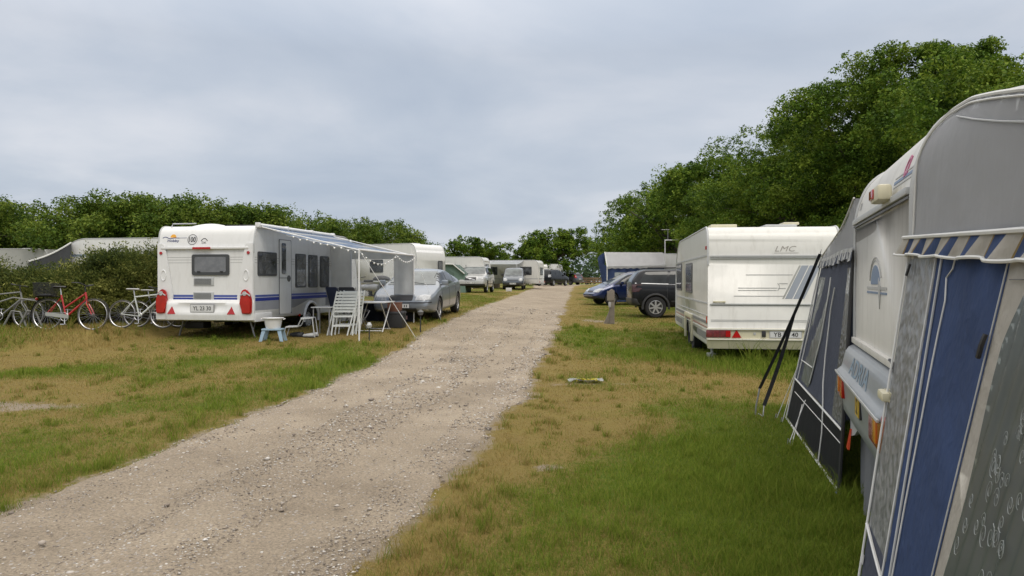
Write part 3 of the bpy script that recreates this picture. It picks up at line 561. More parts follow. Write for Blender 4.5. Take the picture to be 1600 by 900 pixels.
# ================================================================== CARAVANS
class Fr:
    """a vehicle's own frame: x to the right seen from behind, y forward, z up"""
    def __init__(s, name, label, cat, corner, yaw, corner_x, z=None, group=None, pitch=0):
        a = R(yaw); s.xd = Vector((cos(a), -sin(a), 0)); s.yd = Vector((sin(a), cos(a), 0)); s.a = a
        o = Vector((corner[0], corner[1], 0))-s.xd*corner_x; o.z = g1(corner[0], corner[1]) if z is None else z
        s.o = o; s.root = thing(name, label, cat, o, -a, group); s.M = Matrix.Translation(o) @ Matrix.Rotation(-a, 4, 'Z'); s.I = s.M.inverted()
    def rear(s, px, py, y=0): p = s.I @ hit(px, py, s.o+s.yd*y, s.yd); return (p.x, p.z)
    def side(s, px, py, x): p = s.I @ hit(px, py, s.o+s.xd*x, s.xd); return (p.y, p.z)
def wheel(name, parent, x, y, r, w, sgn, spokes=0, hub='steel', tilt=0):
    """tyre with a rim part; sgn = which way its face looks along x"""
    mb = MB(); n = 28; prof = [(-.5, .66), (-.5, .9), (-.38, .985), (0, 1), (.38, .985), (.5, .9), (.5, .66)]
    vs = []; fs = []
    for i in range(n):
        a = 2*pi*i/n
        for u, q in prof: vs.append((u*w, q*r*cos(a), q*r*sin(a)))
    k = len(prof)
    for i in range(n):
        j = (i+1) % n; fs += [(i*k+t, i*k+(t+1) % k, j*k+(t+1) % k, j*k+t) for t in range(k)]
    mb.add(vs, fs); t = mb.build('wheel', black, parent); t.name = name; t.location = (x, y, r)
    m = MB(); f = sgn*w*.30; m.cyl((-f, 0, 0), (f*.75, 0, 0), r*.665, n=28)
    if spokes:
        m.tube([(f*1.2, r*.61*cos(2*pi*i/28), r*.61*sin(2*pi*i/28)) for i in range(28)], r*.045, 6, 1, True)
        m.cyl((f*.7, 0, 0), (f*1.35, 0, 0), r*.15, n=12, mi=1)
        for i in range(spokes):
            a = 2*pi*i/spokes; c, s_ = cos(a), sin(a); M = Matrix.Rotation(a, 4, 'X')
            m.box((f*1.12, 0, r*.36), (abs(f)*.35, r*(.15 if spokes < 9 else .05), r*.5), M=M, mi=1)
        m.build('rim', [blackp, silver], t)
    else:
        m.cyl((f*.75, 0, 0), (f*1.1, 0, 0), r*.3, r*.24, n=16); 
        for i in range(8):
            a = 2*pi*i/8; m.cyl((f*.72, r*.48*cos(a), r*.48*sin(a)), (f*.79, r*.48*cos(a), r*.48*sin(a)), r*.07, n=8, mi=1)
        m.tube([(f*.8, r*.63*cos(2*pi*i/24), r*.63*sin(2*pi*i/24)) for i in range(24)], r*.04, 6, 0, True)
        m.build('rim', [lgrey, blackp], t)
    return t
def arch_cut(o, cuts, dark=True):
    """cut wheel arches (y, z, radius, x inner, x outer) out of a body"""
    b0 = bmesh.new(); b0.from_mesh(o.data); bmesh.ops.triangulate(b0, faces=b0.faces); b0.to_mesh(o.data); b0.free()
    for (y, z, r, x0, x1) in cuts:
        m = MB(); m.cyl((x0, y, z), (x1, y, z), r, n=32); c = m.build('cut', [blackp]*max(1, len(o.data.materials)+1), o.parent); 
        keep_ = o.data.copy(); dim = [max(v.co[i] for v in keep_.vertices)-min(v.co[i] for v in keep_.vertices) for i in range(3)]
        for sv_ in ('EXACT', 'FAST'):
            b = o.modifiers.new('b', 'BOOLEAN'); b.object = c; b.operation = 'DIFFERENCE'; b.solver = sv_; bake(o); q_ = o.data.vertices
            if len(q_) > 8 and all(abs(max(v.co[i] for v in q_)-min(v.co[i] for v in q_)-dim[i]) < .02 for i in range(3)): break
            print('boolean retry', o.name, sv_, len(q_)); o.data = keep_.copy()
        bpy.data.objects.remove(c)
    o.data.materials.append(blackp); k = len(o.data.materials)-1
    for p in o.data.polygons:
        for (y, z, r, x0, x1) in cuts:
            c = p.center; lo, hi = min(x0, x1), max(x0, x1)
            if lo-.01 < c.x < hi and abs(math.hypot(c.y-y, c.z-z)-r) < .02 and abs(p.normal.x) < .5: p.material_index = k
            if abs(c.x-(x0 if abs(x0) < abs(x1) else x1)) < .01 and math.hypot(c.y-y, c.z-z) < r: p.material_index = k
def shell(parent, prof, W_, m, name='body', bev=.035, cuts=(), m2=None):
    mb = MB(); n = len(prof); vs = [(-W_/2, y, z) for y, z in prof]+[(W_/2, y, z) for y, z in prof]
    v, f = mb.add(vs, [tuple(range(n-1, -1, -1)), tuple(range(n, 2*n))]+[(i, (i+1) % n, n+(i+1) % n, n+i) for i in range(n)])
    ed = list({e for q in f[:2] for e in q.edges}); bmesh.ops.bevel(mb.bm, geom=ed, offset=bev, segments=3, affect='EDGES', profile=.6)
    o = mb.build(name, m, parent, ang=28)
    if cuts: arch_cut(o, cuts)
    return o, bvh(o)
def rnd(prof, rr, n=6):
    """round the corners of a profile, rr = radius per corner"""
    o = []; m_ = len(prof)
    for i, p in enumerate(prof):
        r = rr[i] if hasattr(rr, '__len__') else rr
        if r <= 0: o.append(p); continue
        P = Vector(p); A = Vector(prof[i-1]); B = Vector(prof[(i+1) % m_]); a = (A-P); b = (B-P); r1 = min(r, a.length*.48, b.length*.48); a.normalize(); b.normalize()
        for k in range(n+1):
            t = k/n; q = (P+a*r1)*(1-t)**2+P*2*t*(1-t)+(P+b*r1)*t*t; o.append((q.x, q.y))
    return o
def edge_trim(parent, prof, x, m, r=.016, name='edge_trim'):
    mb = MB(); mb.tube([(x, y, z) for y, z in prof], r, 6); return mb.build(name, m, parent)
def window(parent, tree, face, poly, m=glass, name='window', fr=frameg, inset=.045, off=.018):
    mb = MB(); drape(mb, tree, face, poly, off, .3, rim=.03); w = mb.build(name, fr, parent)
    c = Vector((sum(p[0] for p in poly)/len(poly), sum(p[1] for p in poly)/len(poly))); hw = max(abs(p[0]-c.x) for p in poly); hh = max(abs(p[1]-c.y) for p in poly)
    pl = [(c.x+(p[0]-c.x)*(1-inset/hw), c.y+(p[1]-c.y)*(1-inset/hh)) for p in poly]
    mb = MB(); drape(mb, tree, face, pl, off+.006, .3, rim=.01); mb.build('pane', m, w); return w
def feet(parent, pts, h=.45):
    for (x, y, dx) in pts:
        mb = MB(); mb.cyl((x, y, h), (x+dx, y, .03), .022, n=8); mb.cyl((x+dx*.2, y+.25, h), (x+dx*.6, y, .2), .015, n=8); mb.box((x+dx, y, .015), (.12, .1, .03)); mb.build('corner_steady', steel, parent)

# ------------------------------------------------------------------ blue striped caravan
yaw = 10; dN = 17.4
hb = Fr('travel_caravan', 'white travel caravan with blue side stripes, red-capped rear lamps and a rolled-out sun canopy', 'caravan', (at(397, dN), dN), yaw, 1.2, z=.165)
WH = 2.4; HL = 6.3
prof = rnd([(0, .47), (0, 2.2), (.10, 2.63), (5.7, 2.63), (6.25, 1.75), (6.3, .47)], [.0, .3, .42, .5, .4, .1], 8)
wy, wz = hb.side(484, 500, 1.2); wy = max(3.0, min(wy, 3.4))
body, bt = shell(hb.root, prof, WH, white, cuts=[(wy, .36, .40, .95, 1.6), (wy, .36, .40, -1.6, -.95)])
edge_trim(hb.root, [p for p in prof if p[1] > .5], WH/2-.005, lgrey, .018); edge_trim(hb.root, [p for p in prof if p[1] > .5], -WH/2+.005, lgrey, .018)
r = lambda px, py, y=0: hb.rear(px, py, y)
z1 = lambda zx, zy, y=0: hb.rear(220+zx/4.09, 330+zy/4.09, y)      # from an enlarged look at the photo
mb = MB(); zr_ = z1(400, 235)[1]; mb.box((0, -.03, zr_), (2.18, .06, .055), bev=.015); mb.build('ridge_rail', wplast, hb.root)
for sg in (-1, 1):      # moulded corner pieces with lamp clusters
    P = [(1.0, zr_+.06), (1.06, 2.22), (1.19, 2.22), (1.19, .55), (.86, .55), (.80, 1.0), (.90, 1.6)]
    mb = MB(); mb.slab([(sg*x, -.002, z) for x, z in P], (0, -.045, 0)); bmesh.ops.bevel(mb.bm, geom=mb.bm.edges[:], offset=.012, segments=2, affect='EDGES'); q = mb.build('corner_moulding', wplast, hb.root)
    mb = MB(); mb.cyl((sg*1.09, -.04, z1(692, 265)[1]), (sg*1.09, -.065, z1(692, 265)[1]), .036, n=16); mb.build('marker_lamp', redl, hb.root)
    hz_ = z1(674, 410)[1]; mb = MB(); mb.tube([(sg*(1.03+.075*cos(a)*.8), -.05, hz_+.12*sin(a)) for a in [2*pi*i/16 for i in range(16)]], .014, 6, closed=True); mb.build('handle', wplast, hb.root)
    zt, zb = z1(0, 497)[1], z1(0, 652)[1]; m_ = (zt+zb)/2; hh = (zt-zb)
    P = [(.965, zb+.01), (.945, zb+.05), (.94, m_-.04), (.92, m_+.05), (.915, m_+.12), (.93, zt-.09), (.955, zt-.04), (.99, zt-.01), (1.035, zt), (1.09, zt-.03), (1.14, zt-.09), (1.18, zt-.19), (1.195, m_), (1.19, zb+.05), (1.165, zb+.01), (1.06, zb)]
    mb = MB(); mb.slab([(sg*x, -.046, z) for x, z in P], (0, -.085, 0)); bmesh.ops.bevel(mb.bm, geom=[e for e in mb.bm.edges if len(e.link_faces) == 2 and max(len(f.verts) for f in e.link_faces) > 8], offset=.028, segments=4, affect='EDGES'); tl = mb.build('tail_lamp', redl, hb.root, ang=70)
    mb = MB(); zc_ = z1(0, 537)[1]; mb.tube([(sg*(.93+.24*t), -.134, zc_+.05*sin(t*pi)) for t in np.linspace(0, 1, 8)], .016, 6); mb.cyl((sg*1.04, -.12, zc_+.05), (sg*1.04, -.146, zc_+.05), .05, n=16); mb.build('lamp_band', clear, tl)
x0, z0 = z1(330, 410); x1, z1_ = z1(567, 275)
wn = MB(); drape(wn, bt, 'rear', rect(x0, z0, x1, z1_, .05), .03, .5, rim=.04); w = wn.build('window', frameg, hb.root)
mb = MB(); drape(mb, bt, 'rear', rect(x0+.075, z0+.07, x1-.075, z1_-.06, .04), .036, .5, rim=.01); mb.build('pane', glassg, w)
for xx in (x0+.18, x1-.18): mb = MB(); mb.box((xx, -.04, z0+.085), (.07, .02, .025)); mb.build('latch', blackp, w)
for (a, b, c, d) in ((340, 475, 468, 424), (338, 570, 468, 517)):
    xa, za_ = z1(a, b); xb, zb_ = z1(c, d); mb = MB(); mb.box(((xa+xb)/2, -.008, (za_+zb_)/2), (xb-xa, .02, zb_-za_), bev=.006)
    for i in range(7):
        mb.box(((xa+xb)/2-.02, -.02, za_+.03+(zb_-za_-.06)*i/6), (xb-xa-.08, .008, .009), mi=1)
    mb.build('vent', [lgrey, dgline], hb.root)
mb = MB(); xa, za_ = z1(343, 245); xb, zb_ = z1(455, 229); mb.box(((xa+xb)/2, -.075, (za_+zb_)/2), (xb-xa, .04, zb_-za_), bev=.012); mb.build('brake_lamp', redl, hb.root)
# stripes and pressed lines
S = MB()
xl, xr = z1(178, 540)[0], z1(630, 540)[0]
for (a, b, mi) in ((547, 533, 0), (572, 551, 1)): drape(S, bt, 'rear', rect(xl, z1(0, a)[1], xr, z1(0, b)[1]), .003, 1, mi)
zs = [(z1(0, 547)[1], z1(0, 533)[1], 0), (z1(0, 572)[1], z1(0, 551)[1], 1)]
for za_, zb_, mi in zs: drape(S, bt, 'right', rect(.05, za_, 4.9, zb_), .003, 1, mi); drape(S, bt, 'left', rect(.05, za_, 5.6, zb_), .003, 1, mi)
drape(S, bt, 'right', rect(.05, zs[1][0]-.21, 4.9, zs[1][0]-.004), .003, 1, 2)
S.build('stripe', [blue1, blue2, sgrey], hb.root)
S = MB()
for zz in (297, 313, 331):
    q = z1(0, zz)[1]; drape(S, bt, 'rear', rect(-1.0, q-.006, x0-.02, q+.006), .002, 1); drape(S, bt, 'rear', rect(x1+.02, q-.006, .93, q+.006), .002, 1)
    drape(S, bt, 'right', rect(.03, q-.006, 4.9, q+.006), .002, 1)
drape(S, bt, 'right', rect(.03, .80+.15, 4.9, .81+.15), .002, 1); S.build('groove', lgline, hb.root)
# bumper with plate and triangles
P = [(-.02, .44), (-.17, .47), (-.19, .60), (-.15, .86), (-.06, .93), (.0, .93)]; nX = 24; mb = MB()
def bf(u, v):
    x = -1.22+2.44*u; k = 1-abs(x/1.22)**6; P_ = P; i = min(int(v*5), 4); t = v*5-i; y = P_[i][0]*(1-t)+P_[i+1][0]*t; z = P_[i][1]*(1-t)+P_[i+1][1]*t
    k = 1 if abs(x) < .88 else max(0, 1-(abs(x)-.88)/.06)*.7+.3*(1-abs(x/1.22)**6)
    sw = .055*math.exp(-((x/.62)**4))*math.exp(-((z-.76)/.09)**2)
    return (x, y*(.3+.7*k)+sw-.004, z)
mb.grid(bf, 48, 20); mb.box((0, .25, .46), (2.36, .5, .04)); bp_ = mb.build('bumper', white, hb.root, ang=50)
xa, za_ = z1(322, 643, -.16); xb, zb_ = z1(468, 598, -.16)
mb = MB(); mb.box(((xa+xb)/2, -.170, (za_+zb_)/2), (xb-xa+.03, .02, zb_-za_+.03), bev=.005, mi=1); mb.box(((xa+xb)/2, -.183, (za_+zb_)/2), (xb-xa, .008, zb_-za_)); writing(mb, 'YL 23 30', (xa+.06, za_+.035, xb-.06, zb_-.035), lambda a, b: Vector((a, -.190, b)), bold=.01, mi=2); mb.build('number_plate', [plate, blackp, ptxt], hb.root)
for sg in (-1, 1):
    mb = MB(); cx = sg*.80; cz_ = z1(0, 634, -.16)[1]; cx = sg*.74; drape(mb, bvh(bp_), 'rear', [(cx-.10, cz_-.075), (cx+.10, cz_-.075), (cx, cz_+.1)], .008, .05); mb.build('reflector', redl, hb.root)
# rear badge: sun, wave, name; speed sign, country sign
onR = lambda off: (lambda a, b: cast(bt, 'rear', a, b, off))
mb = MB(); cx, cz_ = z1(202, 168); drape(mb, bt, 'rear', ell(cx, cz_, .075, .075, 16, 0, 180), .003, .05)
mb.build('sun_emblem', mat('emblem_orange', (.75, .36, .03), .4), hb.root)
mb = MB(); a0 = z1(168, 202); a1 = z1(242, 180); writing(mb, 'Hobby', (a0[0], a0[1], a1[0], a1[1]), onR(.004), bold=.02)
p0 = z1(135, 172); p1 = z1(290, 174); pts = [(p0[0]+(p1[0]-p0[0])*t, p0[1]+.03*sin(t*14)*max(0, 1-1.7*t)) for t in np.linspace(0, 1, 26)]
for a, b in zip(pts, pts[1:]): drape(mb, bt, 'rear', line2(a, b, .016 if a[0] < cx+.15 else .008), .004, .5)
mb.build('name_lettering', mat('lettering_navy', (.04, .05, .16), .5), hb.root)
mb = MB(); cx, cz_ = z1(326, 181); drape(mb, bt, 'rear', ell(cx, cz_, .125, .125, 28), .003, .06, 0); 
ring = ell(cx, cz_, .117, .117, 28)
for a, b in zip(ring, ring[1:]+ring[:1]): drape(mb, bt, 'rear', line2(a, b, .009), .006, .5, 1)
writing(mb, '100', (cx-.085, cz_-.058, cx+.085, cz_+.06), onR(.007), bold=.015, mi=1); mb.build('speed_sign', [plate, ptxt], hb.root)
mb = MB(); c0 = z1(388, 208); c1 = z1(417, 194); writing(mb, 'DK', (c0[0], c0[1], c1[0], c1[1]), onR(.004), bold=.0)
pts = ell((c0[0]+c1[0])/2, c0[1]+.02, .085, .10, 10, 25, 155)
for a, b in zip(pts, pts[1:]): drape(mb, bt, 'rear', line2(a, b, .016), .004, .5)
mb.build('country_sign', ptxt, hb.root)
# right side: windows, door, reflector
z2 = lambda zx, zy, x=1.2: hb.side(380+zx/4.09, 330+zy/4.09, x)
ya, za_ = z2(88, 413); yb, zb_ = z2(212, 281); zlow = za_
window(hb.root, bt, 'right', rect(ya+.02, za_, yb, za_+.56, .05), glass)
for (a, b) in ((333, 398), (415, 473), (490, 545)):
    ya = z2(a, 487)[0]; yb = z2(b, 487)[0]; zz = z2((a+b)/2, 487)[1]; window(hb.root, bt, 'right', rect(ya, zz, yb, zz+.86, .05), glass)
ya, yb = z2(230, 500)[0], z2(304, 500)[0]; zt_ = 2.35
mb = MB(); drape(mb, bt, 'right', rect(ya, .55, yb, zt_, .06), .012, .5); dr_ = mb.build('door', white, hb.root)
mb = MB()
for q in (rect(ya-.012, .55, ya, zt_), rect(yb, .55, yb+.012, zt_), rect(ya, 1.42, yb, 1.435), rect(ya, zt_, yb, zt_+.015)): drape(mb, bt, 'right', q, .0145, .5)
mb.build('door_seal', dgline, dr_)
mb = MB(); yw0, yw1 = z2(243, 400)[0], z2(270, 400)[0]; drape(mb, bt, 'right', rect(yw0, 1.52, yw1, 2.28, .05), .02, .4); mb.build('door_window', glass, dr_)
mb = MB(); yh = z2(288, 430)[0]; drape(mb, bt, 'right', ell(yh, z2(288, 430)[1], .09, .08, 12), .022, .4); mb.build('handle', dgline, dr_)
mb = MB(); q = z2(360, 663); drape(mb, bt, 'right', ell(q[0], q[1], .06, .035, 12), .012, .4); mb.build('reflector', redl, hb.root)
mb = MB(); mb.tube([(1.205, wy+.44*cos(a), .36+.44*sin(a)) for a in np.linspace(-.15, pi+.15, 18)], .035, 6); mb.build('wheel_arch_trim', wplast, hb.root)
mb = MB(); mb.box((1.17, .42, .52), (.1, .8, .2), bev=.03); mb.build('skirt_corner', wplast, hb.root)
for sg in (1, -1): wheel('wheel', hb.root, sg*1.04, wy, .33, .2, sg)
feet(hb.root, [(.85, .45, .12), (-.85, .45, -.12), (.8, 5.4, .1)])
# roof
mb = MB(); mb.grid(lambda u, v: (-.75+.75*u, .5+.9*v, 2.635+.10*sin(pi*u)**.6*sin(pi*v)**.5), 10, 8); mb.box((-.38, .95, 2.63), (.8, .95, .03)); mb.build('roof_light', wplast, hb.root)
mb = MB(); mb.box((.35, 1.2, 2.67), (.75, .7, .05), bev=.02); mb.build('solar_panel', blackp, hb.root)
mb = MB(); mb.tube([(-.95, .15, 2.6), (-.95, .2, 2.69), (-.35, .2, 2.69)], .012, 6); mb.build('roof_handle', silver, hb.root)
mb = MB(); mb.cyl((0, 6.3, .5), (0, 7.3, .5), .035, n=10); mb.cyl((0, 7.0, .9), (0, 7.0, .1), .03, n=10); mb.cyl((.06, 7, .1), (-.06, 7, .1), .1, n=14); mb.box((0, 6.6, .48), (.5, .5, .06)); mb.build('drawbar', steel, hb.root)
mb = MB(); mb.box((0, 2.9, .42), (.1, 5.0, .08)); mb.box((0, wy, .34), (1.9, .08, .08)); mb.box((-.7, .8, .3), (.5, .35, .16), bev=.03); mb.build('chassis', blackp, hb.root)

# ---- sun canopy: on the caravan's rail, poles on the grass: a thing of its own
cm_blue = mat('canopy_blue', (.36, .45, .60), .75, bump=.15, bs=40); cm_white = mat('canopy_white', (.68, .70, .72), .75, bump=.15, bs=40); cm_grey = mat('canopy_grey_lining', (.62, .625, .615), .8, bump=.3, bs=12); [see_through_cloth(q, .4) for q in (cm_blue, cm_white, cm_grey)]
navyf = mat('navy_fabric', (.012, .014, .022), .85, bump=.2)
cn = thing('sun_canopy', 'blue and white striped sun canopy on poles rolled out from the blue-striped caravan', 'awning', hb.o, -hb.a)
y0, y1 = .12, 4.55; xo = 3.62
np_ = hb.I @ ground(562, 533); fp_ = hb.I @ ground(643, 509)
y0 = np_.y; xo = 3.62; y1 = 4.30; fp_ = hb.I @ Vector((*(hb.M @ Vector((xo, y1, 0))).xy, 0)); fp_.z = g1(*(hb.M @ Vector((xo, y1, 0))).xy)-hb.o.z; ztop = (hb.side(562, 391, xo)[1]+hb.side(642, 398, xo)[1])/2
def cf(u, v):      # v along, u from the caravan outwards
    x = 1.24+(xo-1.24)*u; return (x, y0+(y1-y0)*v, 2.60+(ztop-2.60)*u-.05*sin(pi*u)*(1+.3*sin(v*9)))
mb = MB(); mb.grid(cf, 12, 26, mi=lambda i, j: [0, 1, 0, 2][i % 4] , thick=.004); mb.build('canopy_cloth', [cm_blue, cm_white, cm_blue], cn)
mb = MB(); mb.cyl((1.25, y0-.12, 2.63), (1.25, y1+.1, 2.63), .045, n=12); [mb.box((1.23, y0-.08+i*1.4, 2.63), (.12, .05, .12), bev=.01) for i in range(4)]; mb.build('cassette', wplast, cn)
mb = MB(); mb.tube([(xo, y0, ztop), (xo, y1, ztop)], .024, 8); mb.tube([(1.25, y0, 2.6), (xo, y0, ztop-.01)], .014, 6); mb.tube([(1.25, y1, 2.6), (xo, y1, ztop-.01)], .014, 6); mb.build('front_rail', wplast, cn)
for p in (np_, fp_):
    mb = MB(); mb.cyl((xo, p.y, p.z-.02), (xo, p.y, ztop), .018, n=8); mb.build('pole', wplast, cn)
# far end wall of cloth with a clear window and dark lower band
gz = lambda x, y: g1(*(hb.M @ Vector((x, y, 0))).xy)-hb.o.z
# px in the photo on the plane of the far end
ew = lambda px, py: hb.rear(px, py, y1)
xa = 1.2; xb_ = xo; xw0 = ew(549, 440)[0]; xw1 = ew(616, 440)[0]; zk = ew(600, 471)[1]
def wallp(x0, x1, z0, z1, m_, name, off=0, wav=.025, mats=None):
    mb = MB(); topz = lambda x: 2.60+(ztop-2.60)*(x-1.24)/(xo-1.24)-.03
    mb.grid(lambda u, v: (x0+(x1-x0)*u, y1+off+wav*sin(u*(x1-x0)*17)*(1-.5*v), (z0+gz(x0, y1))*(1-v)+(z1 if z1 else topz(x0+(x1-x0)*u))*v if z0 < .1 else z0*(1-v)+(z1 if z1 else topz(x0+(x1-x0)*u))*v), 24, 8, thick=.004); return mb.build(name, m_, cn)
wallp(xa, xw0, 0, None, cm_grey, 'end_wall')
wallp(xw1, xo, zk, None, cm_grey, 'end_curtain', off=-.03, wav=.03)
wallp(xw0, xo, 0, zk, navyf, 'lower_band', wav=.008)
film = bpy.data.materials.new('clear_film'); film.use_nodes = True; b_ = film.node_tree.nodes['Principled BSDF']; b_.inputs['Base Color'].default_value = (.75, .78, .8, 1); b_.inputs['Alpha'].default_value = .18; b_.inputs['Roughness'].default_value = .12
wallp(xw0, xw1, zk, None, film, 'clear_window', off=.01, wav=.01)
wallp(xw0, xw1, ew(580, 405)[1], None, cm_grey, 'upper_band', off=-.01, wav=.01)
mb = MB(); mb.box((xw0, y1-.02, (zk+2.2)/2), (.04, .02, 2.2-zk)); mb.box((xw0+.015, y1-.02, zk), (.0, .02, .03)); mb.build('window_seam', wplast, cn)
mb = MB(); p = ew(638, 496); mb.box((p[0]-.12, y1-.03, p[1]), (.2, .006, .1)); mb.build('fabric_badge', [mat('badge_pale', (.5, .35, .35), .6)], cn)
mb = MB(); mb.tube([(xo, np_.y, ztop), tuple(hb.I @ ground(649, 527))], .007, 5); mb.build('guy_rope', wplast, cn)
mb = MB(); mb.tube([(xo, fp_.y, ztop), tuple(hb.I @ ground(690, 502))], .006, 5); mb.build('guy_rope', wplast, cn)
# string of bulbs
sl = thing('string_lights', 'string of little white bulbs hung along the edge of the sun canopy', 'string lights', hb.o, -hb.a)
pts = [Vector((1.9+(xo-1.9)*t, y0-.02, 2.60+(ztop-2.60)*(1.9-1.24+(xo-1.9)*t)/(xo-1.24)-.05-.02*sin(t*40))) for t in np.linspace(0, 1, 22)]
for a, b in (((xo, y0), (xo, y0+(y1-y0)*.62)), ((xo, y0+(y1-y0)*.62), (xo, y1))):
    pts += [Vector((xo+.035, a[1]+(b[1]-a[1])*t, ztop-.05-(.24 if a[1] == y0 else .14)*sin(pi*t))) for t in np.linspace(.04, 1, 20)]
mb = MB(); mb.tube(pts, .004, 4); mb.build('cord', wplast, sl)
bulb = mat('bulb_white', (.85, .85, .83), .3); proto = None
dl = 0; sel = []
for a, b in zip(pts, pts[1:]):
    dl += (b-a).length
    if dl > .15: sel.append(b); dl = 0
for i, p in enumerate(sel):
    if proto is None: mb = MB(); mb.ball((0, 0, -.02), .02, 8, (1, 1, 1.2)); q = proto = mb.build('bulb', bulb, sl)
    else: q = proto.copy(); COL.objects.link(q); q.parent = sl
    q.location = p

# ------------------------------------------------------------------ cream caravan with LMC lettering
dL = 13.95
lm = Fr('travel_caravan', 'cream caravan with LMC lettering and diagonal grey bars on its rear', 'caravan', (at(1106, dL), dL), 7.5, -1.15, z=0.0)
WL = 2.3; prof = rnd([(0, .34), (0, 2.05), (.12, 2.52), (6.3, 2.52), (7.1, 1.9), (7.2, .36)], [0, .35, .3, .6, .3, .05], 8)
z6 = lambda zx, zy, y=0: lm.rear(1040+zx/3.75, 330+zy/3.75, y); s6 = lambda zx, zy: lm.side(1040+zx/3.75, 330+zy/3.75, -1.15)
wyl = s6(140, 730)[0]
body, lt_ = shell(lm.root, prof, WL, cream, cuts=[(wyl-.38, .33, .34, -1.5, -.9), (wyl+.42, .33, .34, -1.5, -.9)])
for sg in (-1, 1): edge_trim(lm.root, [p for p in prof if p[1] > .4], sg*(WL/2-.004), lgrey, .02)
mb = MB()
for zz, w_ in ((265, .03), (277, .012), (543, .025)): q = z6(0, zz)[1]; mb.box((0, -.012, q), (2.22, .024, w_), bev=.004)
mb.build('rail', lgrey, lm.root)
mb = MB()
for (a, b, z_) in ((470, 745, 373), (425, 655, 450), (425, 650, 464), (400, 700, 497), (265, 830, 637), (265, 830, 645), (270, 880, 551), (665, 715, 424), (660, 705, 452)):
    p = z6(a, z_); q = z6(b, z_); drape(mb, lt_, 'rear', rect(p[0], p[1]-.006, q[0], p[1]+.006), .003, 1)
pts = [z6(655+12*sin(t), 424+(1-cos(t))*20) for t in np.linspace(0, pi, 8)]
for a, b in zip(pts, pts[1:]): drape(mb, lt_, 'rear', line2(a, b, .01), .003, 1)
mb.build('pressed_line', lgline, lm.root)
mb = MB()
for mi, q in ((0, [(683, 513), (782, 318), (793, 318), (694, 513)]), (1, [(700, 513), (797, 318), (838, 318), (742, 513)]), (1, [(748, 513), (845, 318), (908, 318), (812, 513)])): drape(mb, lt_, 'rear', [z6(*p) for p in q], .003, 1, mi)
mb.build('diagonal_bar', [mat('bar_pale', (.42, .42, .40), .5), mat('bar_blue_grey', (.34, .37, .43), .5)], lm.root)
mb = MB(); a = z6(641, 236); b = z6(768, 203); writing(mb, 'LMC', (a[0], a[1], b[0], b[1]), lambda u, v: cast(lt_, 'rear', u, v, .004), shear=.35, bold=0)
a = z6(636, 246); b = z6(780, 243); drape(mb, lt_, 'rear', rect(a[0], a[1], b[0], b[1]), .004, 1); mb.build('name_lettering', mat('lettering_grey', (.30, .28, .25), .5), lm.root)
# bumper
zt = z6(0, 690)[1]; zb = .33; zm = z6(0, 742)[1]
mb = MB(); mb.box((0, -.03, zt+.01), (2.34, .09, .035), bev=.01, mi=1); mb.box((0, -.015, (zt+zm)/2), (2.32, .05, zt-zm), bev=.01); mb.box((0, -.04, zm-.012), (2.35, .08, .03), bev=.01, mi=1)
mb.slab([(-1.17, -.06, zm-.03), (1.17, -.06, zm-.03), (1.14, -.0, zb-.03), (-1.14, .0, zb-.03)], (0, .12, 0)); mb.build('bumper', [creamp, wplast], lm.root)
mb = MB(); a = z6(237, 738, -.04); b = z6(380, 697, -.04)
L_ = (b[0]-a[0]); mb.box(((a[0]+b[0])/2, -.045, (a[1]+b[1])/2), (L_, .05, b[1]-a[1]), bev=.008)
for i in range(1, 3): mb.box((a[0]+L_*.28*i, -.072, (a[1]+b[1])/2), (.006, .006, b[1]-a[1]), mi=1)
mb.build('tail_lamp', [mat('dark_red_lens', (.17, .035, .04), .2, coat=.4, var=.3, scale=25), blackp], lm.root)
mb = MB(); mb.box((-a[0]-L_/2, -.045, (a[1]+b[1])/2), (L_, .05, b[1]-a[1]), bev=.008); mb.build('tail_lamp', mat('dark_red_lens', (0, 0, 0)), lm.root)
mb = MB(); mb.box((b[0]-.045, -.075, (a[1]+b[1])/2), (.085, .008, b[1]-a[1]-.02)); mb.build('brake_light', redl, lm.root)
for sg in (-1, 1):
    a = z6(387, 741, -.04); b = z6(443, 741, -.04); c = z6(415, 694, -.04); mb = MB(); mb.slab([(-sg*a[0], -.045, a[1]), (-sg*b[0], -.045, b[1]), (-sg*c[0], -.045, c[1])], (0, -.012, 0)); mb.build('reflector', redl, lm.root)
mb = MB(); p = z6(522, 718, -.04); mb.cyl((p[0], -.04, p[1]), (p[0], -.052, p[1]), .025, n=14); mb.build('plug_cap', lgline, lm.root)
mb = MB(); p = z6(575, 720, -.04); mb.box((p[0], -.05, p[1]), (.07, .03, .11), bev=.012); mb.build('socket', blackp, lm.root)
mb = MB(); a = z6(608, 744, -.05); b = z6(800, 703, -.05); mb.box(((a[0]+b[0])/2, -.045, (a[1]+b[1])/2), (b[0]-a[0], .012, b[1]-a[1]), mi=1); mb.box(((a[0]+b[0])/2, -.052, (a[1]+b[1])/2), (b[0]-a[0]-.03, .008, b[1]-a[1]-.025)); writing(mb, 'YB 73 40', (a[0]+.07, a[1]+.025, b[0]-.07, b[1]-.025), lambda u, v: Vector((u, -.059, v)), bold=.01, mi=2); mb.build('number_plate', [plate, lgline, ptxt], lm.root)
mb = MB(); p = z6(314, 530); mb.box((p[0], -.03, p[1]), (.22, .03, .025), bev=.01); [mb.box((p[0]+i*.09, -.012, p[1]), (.03, .03, .03)) for i in (-1, 1)]; mb.build('handle', creamp, lm.root)
